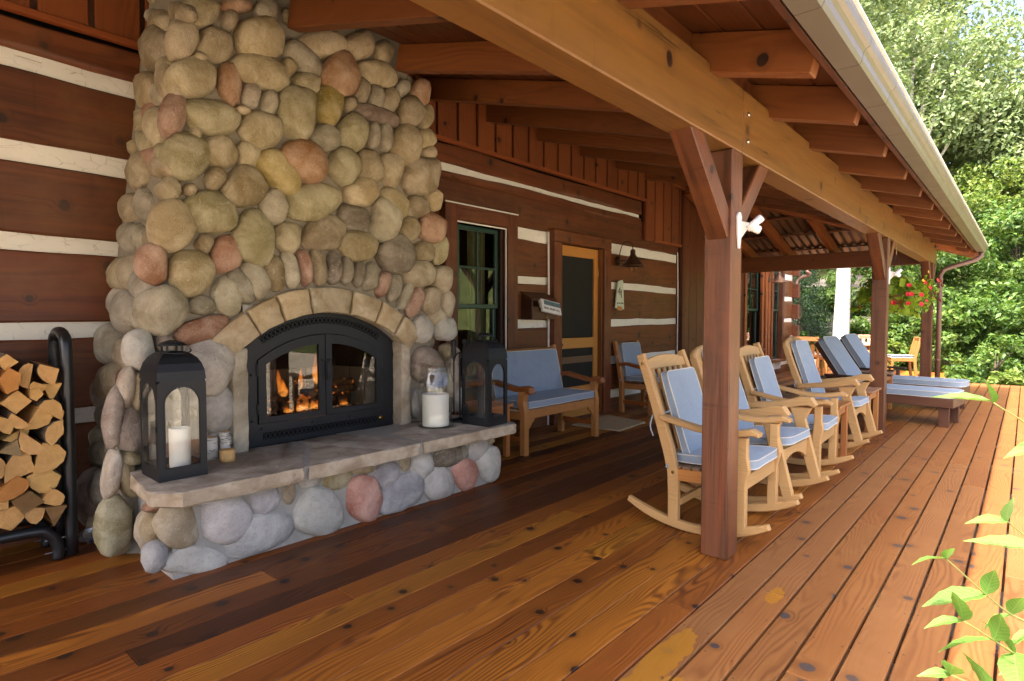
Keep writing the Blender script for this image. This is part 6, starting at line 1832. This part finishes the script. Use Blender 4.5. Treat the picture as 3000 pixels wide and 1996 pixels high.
dining_chair('pale weathered dining chair at the far end of the table', (16.35, 2.9, 0), R(-90), MT['slat'], (1.8, 1.7, 1.6))
dt = thing('dining_table', 'weathered wooden dining table at the far end of the deck', 'table', (15.3, 2.98, 0))
for k in range(8):
    bar('top_board', (-0.62, -0.49 + 0.14 * k, 0.715), (0.62, -0.49 + 0.14 * k, 0.715), 0.135, 0.03, MT['slat'], dt, 0.004, color=(2.2, 2.1, 2.0))
for sx in (-1, 1):
    for sy in (-1, 1):
        bar('leg', (sx * 0.52, sy * 0.44, 0), (sx * 0.52, sy * 0.44, 0.70), 0.07, 0.07, MT['oak'], dt, 0.004, up=(0, 1, 0))
for s_ in (-1, 1):
    bar('apron', (-0.48, s_ * 0.44, 0.65), (0.48, s_ * 0.44, 0.65), 0.025, 0.09, MT['oak'], dt, 0.003)
    bar('apron', (s_ * 0.52, -0.40, 0.65), (s_ * 0.52, 0.40, 0.65), 0.025, 0.09, MT['oak'], dt, 0.003)
# ------------------------------------------------------------------ foliage
nrg = np.random.default_rng(7)
def leaf_cloud(name, centers, radii, n, size, mat, parent=None, flat=0.5, droop=0.0, matrix=None, shell=0.55, aspect=0.6):
    """n small bent leaves spread through a set of ellipsoidal clumps, one mesh"""
    centers = np.asarray(centers, float); radii = np.asarray(radii, float)
    if radii.ndim == 1: radii = np.repeat(radii[:, None], 3, 1)
    w = radii.prod(1) ** (2 / 3); w /= w.sum()
    ci = nrg.choice(len(centers), n, p=w)
    d = nrg.normal(size=(n, 3)); d /= np.linalg.norm(d, axis=1)[:, None]
    r = nrg.random(n) ** (1 / 3)
    r = shell + (1 - shell) * r
    r *= 1 + 0.22 * nrg.normal(size=n) * 0.5
    P = centers[ci] + d * r[:, None] * radii[ci]
    nm = d * 0.7 + nrg.normal(size=(n, 3)) * 0.65 + np.array([0, 0, flat])
    nm /= np.linalg.norm(nm, axis=1)[:, None]
    t = np.cross(nm, nrg.normal(size=(n, 3))); t[:, 2] -= droop; t -= nm * (t * nm).sum(1)[:, None]
    t /= np.linalg.norm(t, axis=1)[:, None] + 1e-9
    b = np.cross(nm, t)
    s = size * (0.6 + 0.8 * nrg.random(n))[:, None]
    # 5-point leaf, folded slightly along the midrib
    v0 = P - t * s * 0.5
    v1 = P + b * s * aspect * 0.5 - t * s * 0.05 + nm * s * 0.08
    v2 = P + t * s * 0.55 - nm * s * 0.10
    v3 = P - b * s * aspect * 0.5 - t * s * 0.05 + nm * s * 0.08
    V = np.stack([v0, v1, v2, v3], 1).reshape(-1, 3)
    F = np.arange(n * 4).reshape(n, 4)
    me = bpy.data.meshes.new(name)
    me.vertices.add(n * 4); me.loops.add(n * 6); me.polygons.add(n * 2)
    me.vertices.foreach_set("co", V.ravel())
    tri = np.stack([F[:, 0], F[:, 1], F[:, 2], F[:, 0], F[:, 2], F[:, 3]], 1).ravel()
    me.loops.foreach_set("vertex_index", tri.astype(np.int32))
    me.polygons.foreach_set("loop_start", np.arange(0, n * 6, 3, dtype=np.int32))
    me.polygons.foreach_set("loop_total", np.full(n * 2, 3, dtype=np.int32))
    me.materials.append(mat)
    me.update(calc_edges=True)
    return link(name, me, parent, matrix)
def clumps(n, rx, ry, rz, zc, r0, r1):
    cs, rs = [], []
    for _ in range(n):
        q = rng.uniform(0, 6.283); e = math.asin(rng.uniform(-0.75, 1)); k = rng.uniform(0.35, 1.0)
        cs.append((rx * k * math.cos(q) * math.cos(e), ry * k * math.sin(q) * math.cos(e), zc + rz * k * math.sin(e)))
        a = rng.uniform(r0, r1); rs.append((a, a, a * rng.uniform(0.6, 0.9)))
    return cs, rs
def limbs(cs, top, r_, base=(0, 0, 0), k=6):
    b = MB()
    b.tube(curve_pts([base, (base[0] + 0.06 * top, base[1] - 0.03 * top, top * 0.35), (base[0] - 0.03 * top, base[1] + 0.02 * top, top * 0.7), (base[0], base[1], top)], 4), [r_ * (1 - 0.75 * i / 12) for i in range(13)], 8)
    for c in cs[:k]:
        s0 = Vector((base[0], base[1], min(top, max(0.2, c[2] * rng.uniform(0.35, 0.7)))))
        e0 = Vector(c); m0 = (s0 + e0) / 2 + Vector((0, 0, 0.1 * (e0 - s0).length))
        b.tube(curve_pts([s0, m0, e0], 3), [r_ * 0.42 * (1 - 0.12 * i) for i in range(7)], 6)
    return b
def shrub(x, y, rx, rz, n, size, mat, label, group, dz=0.0, cl=None):
    z = hill_z(x, y) if x > 14.6 else -0.5
    t = thing('shrub', label, 'shrub', (x, y, z + dz), rng.uniform(0, 6.28), group)
    cs, rs = clumps(int((cl or 16) * 1.9), rx * 1.0, rx * 1.0, rz * 0.48, rz * 0.52, rx * 0.13, rx * 0.33)
    leaf_cloud('crown', cs, rs, n, size, mat, t, 0.6, 0.3, shell=0.25)
    limbs(cs, rz * 0.7, 0.03 + rx * 0.015, k=9).build('stems', MT['bark'], t, None, True)
def tree(x, y, H, rx, n, size, mat, label, group, trunk_r, bark, zc=0.62, rzf=0.36, cl=26):
    z = hill_z(x, y) if x > 14.6 else -0.5
    t = thing('tree', label, 'tree', (x, y, z - 0.1), rng.uniform(0, 6.28), group)
    cs, rs = clumps(cl, rx * 0.85, rx * 0.85, H * rzf, H * zc, rx * 0.22, rx * 0.42)
    leaf_cloud('crown', cs, rs, n, size, mat, t, 0.3, 0.5)
    limbs(cs, H * 0.9, trunk_r, k=14).build('trunk', bark, t, None, True)
GS = 'leafy shrubs beyond the end of the deck'
SA = 'dark green leafy shrub in the thicket beyond the deck end'
SB = 'yellow-green leafy shrub in the thicket beyond the deck end'
SA2 = 'dark green leafy shrub on the slope behind the white trunk'
# low planting right at the deck end
for (x, y, rx, rz, k) in ((15.9, 1.0, 0.55, 0.95, 0), (15.7, 0.2, 0.5, 0.75, 1), (15.8, -0.6, 0.6, 0.85, 1), (16.3, -1.3, 0.7, 1.0, 0), (16.0, -2.2, 0.7, 0.8, 1), (17.0, 0.5, 0.8, 1.45, 0)):
    shrub(x, y, rx, rz, 1700, 0.10, MT['leaf_b'] if k else MT['leaf_a'], ('low yellow-green bush' if k else 'low dark green bush') + ' growing at the very edge of the deck', 'low bushes along the deck end')
for (x, y, rx, rz, k) in ((18.2, 1.4, 1.2, 2.3, 0), (18.0, -0.3, 1.2, 2.1, 0), (18.6, -1.8, 1.3, 2.6, 1), (19.6, 0.6, 1.4, 3.1, 0), (20.2, -1.0, 1.5, 3.4, 1), (20.6, 2.2, 1.5, 3.0, 0),
                          (21.5, -2.8, 1.6, 3.6, 0), (22.0, 0.2, 1.6, 3.6, 0), (22.6, 1.8, 1.6, 3.4, 1), (23.5, -1.4, 1.7, 3.8, 0), (19.5, -3.6, 1.4, 2.8, 0), (24.5, 0.6, 1.8, 3.8, 1), (25.5, -2.8, 1.8, 3.6, 0),
                          (19.0, 3.2, 1.1, 1.7, 0), (20.8, 4.6, 1.3, 2.2, 0), (23.0, 4.0, 1.6, 3.0, 0)):
    shrub(x, y, rx, rz, int(3600 + 1800 * rx), 0.125, MT['leaf_b'] if k else MT['leaf_a'], SB if k else (SA2 if y > 2.0 else SA), GS, 0, 22)
GT = 'trees standing on the slope behind the porch'
TA = 'tall pale grey-green tree rising on the slope past the gutter'
for (x, y, H, rx) in ((24.0, 3.0, 9.5, 2.5), (25.5, -0.2, 6.5, 2.4), (28.0, 3.8, 11.5, 3.2), (27.5, 2.0, 8.0, 2.6)):
    tree(x, y, H, rx, 15000, 0.15, MT['leaf_c'], TA, GT, 0.16, MT['aspen'], 0.62, 0.38)
for (x, y, H, rx) in ((29.5, -2.2, 5.0, 2.4), (31, 5.5, 10.0, 3.0), (30.5, 0.6, 5.5, 2.4), (27.0, 7.5, 9.0, 2.6), (24.5, 6.6, 7.0, 2.0)):
    tree(x, y, H, rx, 12000, 0.17, MT['leaf_a'], 'dark green leafy tree on the upper slope behind the thicket', GT, 0.15, MT['bark'], 0.58, 0.42)
# juniper behind the house corner
jt = thing('juniper_tree', 'dark green feathery juniper tree behind the log corner of the house', 'tree', (18.6, 5.15, hill_z(18.6, 5.15)))
cs = [(0.0, 0, 0.3)]; rs = [(0.9, 0.9, 0.6)]
for k in range(34):
    z_ = 0.2 + 4.4 * k / 33; q = k * 2.4; rr_ = 1.15 * (1 - z_ / 5.4)
    cs.append((rr_ * 0.7 * math.cos(q), rr_ * 0.7 * math.sin(q), z_)); rs.append((rr_ * 0.55, rr_ * 0.55, 0.45))
leaf_cloud('crown', cs, rs, 22000, 0.085, MT['leaf_d'], jt, 0.2, 0.6, shell=0.2, aspect=0.22)
limbs(cs[3:20], 4.4, 0.10, k=12).build('trunk', MT['bark'], jt, None, True)
for (x, y) in ((21.8, 6.2), (24.2, 8.4)):
    jt2 = copy_tree(jt); jt2.location = (x, y, hill_z(x, y)); jt2.rotation_euler.z = x
    jt2['label'] = 'dark juniper tree further up the slope in shade'; jt2['group'] = 'junipers on the shaded slope'
# the big white trunk
at = thing('aspen_trunk', 'thick white aspen trunk standing beyond the dining table', 'tree', (17.55, 3.70, -0.5))
pts = [(0.06, 0.055, 0), (0.04, 0.04, 0.8), (0.0, 0.0, 1.8), (-0.01, -0.02, 2.9), (0.0, -0.02, 4.2), (0.05, 0.03, 6.5), (0.1, 0.0, 9.5)]
b = MB().tube(curve_pts(pts, 5), [0.235 - 0.0045 * i + (0.03 if i == 0 else 0) for i in range(31)], 20)
b.build('trunk', MT['aspen'], at, None, True)
cs, rs = clumps(18, 2.2, 2.2, 2.0, 9.0, 0.7, 1.1)
leaf_cloud('crown', cs, rs, 8000, 0.13, MT['leaf_c'], at, 0.3, 0.5)
for (x, y, s_) in ((19.4, 4.2, 0.75), (20.2, 3.5, 0.9), (20.9, 5.0, 1.0), (19.9, 5.3, 0.7), (22.0, 4.6, 1.2)):
    V, F = ICO[3]
    sd = rng.uniform(0, 90)
    vv = [Vector((p.x * 1.2, p.y, p.z * 0.75)) * s_ * (1 + 0.28 * mnoise.noise(p * 1.2 + Vector((sd, 0, 0))) + 0.08 * mnoise.noise(p * 4)) for p in V]
    o = link('boulder', mesh('boulder', vv, F, MT['rock']), None, Matrix.Translation((x, y, hill_z(x, y) + s_ * 0.45)))
    tag(o, 'dark angular boulder in the shade behind the white trunk', 'boulder', 'boulders behind the white trunk')
shrub(18.0, 2.75, 0.55, 1.25, 1800, 0.11, MT['leaf_b'], 'bright yellow-green bush just right of the white trunk', None)
shrub(17.6, 4.9, 0.8, 1.5, 2400, 0.12, MT['leaf_a'], 'broad-leaved green bush at the log corner of the house', None)
# grass patch past the deck end
gn = 9000
gx_ = nrg.uniform(15.0, 20.0, gn); gy_ = nrg.uniform(-6, 3.0, gn)
P = np.stack([gx_, gy_, np.array([hill_z(a, b_) for a, b_ in zip(gx_, gy_)])], 1)
dirx = nrg.normal(size=(gn, 3)) * np.array([0.10, 0.10, 0.02]); hgt = (0.12 + 0.25 * nrg.random(gn))
tp = P + dirx; tp[:, 2] += hgt
sd_ = np.cross(dirx + 1e-3, np.array([0, 0, 1.0])); sd_ /= np.linalg.norm(sd_, axis=1)[:, None]
V = np.stack([P - sd_ * 0.008, P + sd_ * 0.008, tp], 1).reshape(-1, 3)
me = bpy.data.meshes.new('tall_grass'); me.from_pydata(V.tolist(), [], np.arange(gn * 3).reshape(gn, 3).tolist()); me.materials.append(MT['leaf_b']); me.update()
go = link('tall_grass', me); tag(go, 'tall sunlit grass growing past the end of the deck', 'grass', None, 'stuff')

# trees out on the lawn side, seen only mirrored in the windows
for (x, y, H, rx) in ((9, -40, 5, 2.4), (26, -48, 6, 2.8), (2, -44, 5, 2.4)):
    tree(x, y, H, rx, 3500, 0.25, MT['leaf_a'], 'leafy tree out on the lawn mirrored in the window glass', 'trees across the lawn', 0.15, MT['bark'], 0.58, 0.4)

# ------------------------------------------------------------------ hanging flower basket
hb_ = thing('hanging_basket', 'hanging flower basket with red petunias and lime trailing leaves', 'hanging basket', (8.88, 1.27, 1.42))
hb_['label'] = 'hanging flower basket with red flowers and lime trailing leaves'
MB().lathe([(0.02, 0.0), (0.14, 0.015), (0.22, 0.08), (0.26, 0.18), (0.24, 0.185), (0.12, 0.19), (0, 0.195)], 20).build('coco_liner', MT['coco'], hb_, None, True)
ch2 = MB()
for k in range(3):
    q = k * 2.094 + 0.4
    ch2.tube([(0.24 * math.cos(q), 0.24 * math.sin(q), 0.18), (0, 0, 0.70)], 0.003, 5)
    ch2.build('chain', MT['ink'], hb_); ch2 = MB()
MB().tube([(0, 0, 0.69), (0, 0, 0.80)], 0.004, 6).build('hook', MT['brass'], hb_)
cs = [(0.31 * math.cos(q), 0.31 * math.sin(q), 0.16 + 0.1 * math.sin(q * 3)) for q in [i * 0.57 for i in range(11)]] + [(0, 0, 0.30), (0.15, 0.1, 0.34), (-0.15, -0.05, 0.33), (-0.1, 0.15, 0.30)]
rs = [(0.15, 0.15, 0.14)] * 11 + [(0.16, 0.16, 0.10)] * 4
leaf_cloud('trailing_foliage', cs, rs, 300, 0.115, MT['leaf_e'], hb_, 0.6, 0.9, aspect=0.85)
leaf_cloud('fine_foliage', cs, rs, 1900, 0.04, MT['leaf_a'], hb_, 0.5, 0.2, aspect=0.3)
def flower(r_):
    v = [(0, 0, -0.012)]; n = 15
    for i in range(n):
        q = 2 * math.pi * i / n
        v.append((r_ * (1 + 0.13 * math.cos(5 * q)) * math.cos(q), r_ * (1 + 0.13 * math.cos(5 * q)) * math.sin(q), 0.004 * math.cos(5 * q)))
    return v, [(0, 1 + i, 1 + (i + 1) % n) for i in range(n)]
for k in range(36):
    q = rng.uniform(0, 6.28); rr_ = rng.uniform(0.36, 0.50); z_ = rng.uniform(0.02, 0.36)
    col = 'petal_red' if k < 26 else 'petal_yellow'
    if k >= 26: z_ = rng.uniform(0.32, 0.46); rr_ = rng.uniform(0.1, 0.42)
    if k < 20: q = rng.uniform(2.7, 5.6)
    v, f = flower(0.028 if k < 26 else 0.02)
    d = Vector((math.cos(q), math.sin(q), 0.25)).normalized()
    link('red_flower' if k < 26 else 'yellow_flower', mesh('flower', v, f, MT[col]), hb_, Matrix.Translation((rr_ * math.cos(q), rr_ * math.sin(q), z_)) @ d.to_track_quat('Z', 'Y').to_matrix().to_4x4())

# ------------------------------------------------------------------ dogwood branch reaching over the deck at the near right
dw = thing('dogwood_shrub', 'young shrub with large light green leaves reaching over the deck edge', 'shrub', (1.85, -0.42, -0.5))
def leaf_mesh(L, W, curl, fold):
    n = 8; v, f = [], []
    for i in range(n + 1):
        u = i / n
        w_ = W / 2 * math.sin(math.pi * min(1, u * 0.96 + 0.02) ** 0.72) ** 1.1 * (1 - 0.12 * u)
        if i == n: w_ = 0.0008
        z = -curl * L * u * u
        for s_ in (-1, -0.5, 0, 0.5, 1):
            rip = 0.012 * L * math.sin(u * 22) * abs(s_)
            v.append((u * L, s_ * w_, z + fold * abs(s_) * w_ + rip))
    for i in range(n):
        for k in range(4):
            a = i * 5 + k
            f.append((a, a + 5, a + 6, a + 1))
    return v, f
LEAVES = [mesh('leaf', *leaf_mesh(L, W, c, fo), MT['leaf_f'], True) for (L, W, c, fo) in ((0.125, 0.050, 0.15, 0.35), (0.110, 0.046, 0.25, 0.25), (0.145, 0.054, 0.05, 0.45), (0.095, 0.040, 0.3, 0.3))]
def twig(pts, pairs, scale=1.0):
    P_ = curve_pts(pts, 6)
    MB().tube([p for p in P_], [0.0045 - 0.0030 * i / (len(P_) - 1) for i in range(len(P_))], 6).build('stem', MT['stem'], dw, None, True)
    n = len(P_)
    for k in range(pairs):
        i = int((0.42 + 0.58 * k / max(1, pairs - 1)) * (n - 1))
        t = (P_[min(n - 1, i + 1)] - P_[max(0, i - 1)]).normalized()
        az = rng.uniform(0, 3.14)
        for s_ in (-1, 1):
            side = t.cross(Vector((math.cos(az), math.sin(az), 0.8))).normalized() * s_
            d = (t * (0.75 if k < pairs - 1 else 1.2) + side * 0.85 + Vector((0, 0, 0.1))).normalized()
            up = (Vector((0, 0, 1)) + side * 0.2 + Vector((rng.uniform(-.4, .4), rng.uniform(-.4, .4), 0))).normalized()
            y_ = up.cross(d).normalized(); z_ = d.cross(y_)
            M = Matrix((d, y_, z_)).transposed().to_4x4(); M.translation = P_[i]
            sc_ = scale * rng.uniform(0.75, 1.15) * (0.8 if k == pairs - 1 else 1)
            o = link('leaf', rng.choice(LEAVES), dw, M @ Matrix.Scale(sc_, 4))
W0 = Vector((1.85, -0.42, -0.5))
def wp(x, y, z): return Vector((x, y, z)) - W0
BASE = wp(1.85, -0.42, -0.45)
twig([BASE, wp(1.90, -0.30, 0.40), wp(1.80, -0.12, 0.90), wp(1.70, -0.03, 1.07), wp(1.60, 0.05, 1.15)], 3, 0.95)
twig([BASE, wp(1.86, -0.25, 0.35), wp(1.72, -0.06, 0.62), wp(1.58, 0.02, 0.72), wp(1.40, 0.105, 0.86)], 5, 0.85)
twig([BASE, wp(1.92, -0.24, 0.45), wp(1.80, -0.08, 0.75), wp(1.68, 0.02, 0.88)], 4, 1.0)
twig([BASE, wp(1.75, -0.25, 0.30), wp(1.58, -0.05, 0.60), wp(1.46, 0.01, 0.69), wp(1.36, 0.075, 0.765)], 5, 0.9)
twig([BASE, wp(1.66, -0.24, 0.28), wp(1.50, -0.05, 0.53), wp(1.40, 0.02, 0.62), wp(1.27, 0.085, 0.70)], 4, 0.9)
twig([BASE, wp(2.0, -0.35, 0.5), wp(2.05, -0.2, 0.9), wp(1.95, -0.1, 1.15)], 4, 1.0)
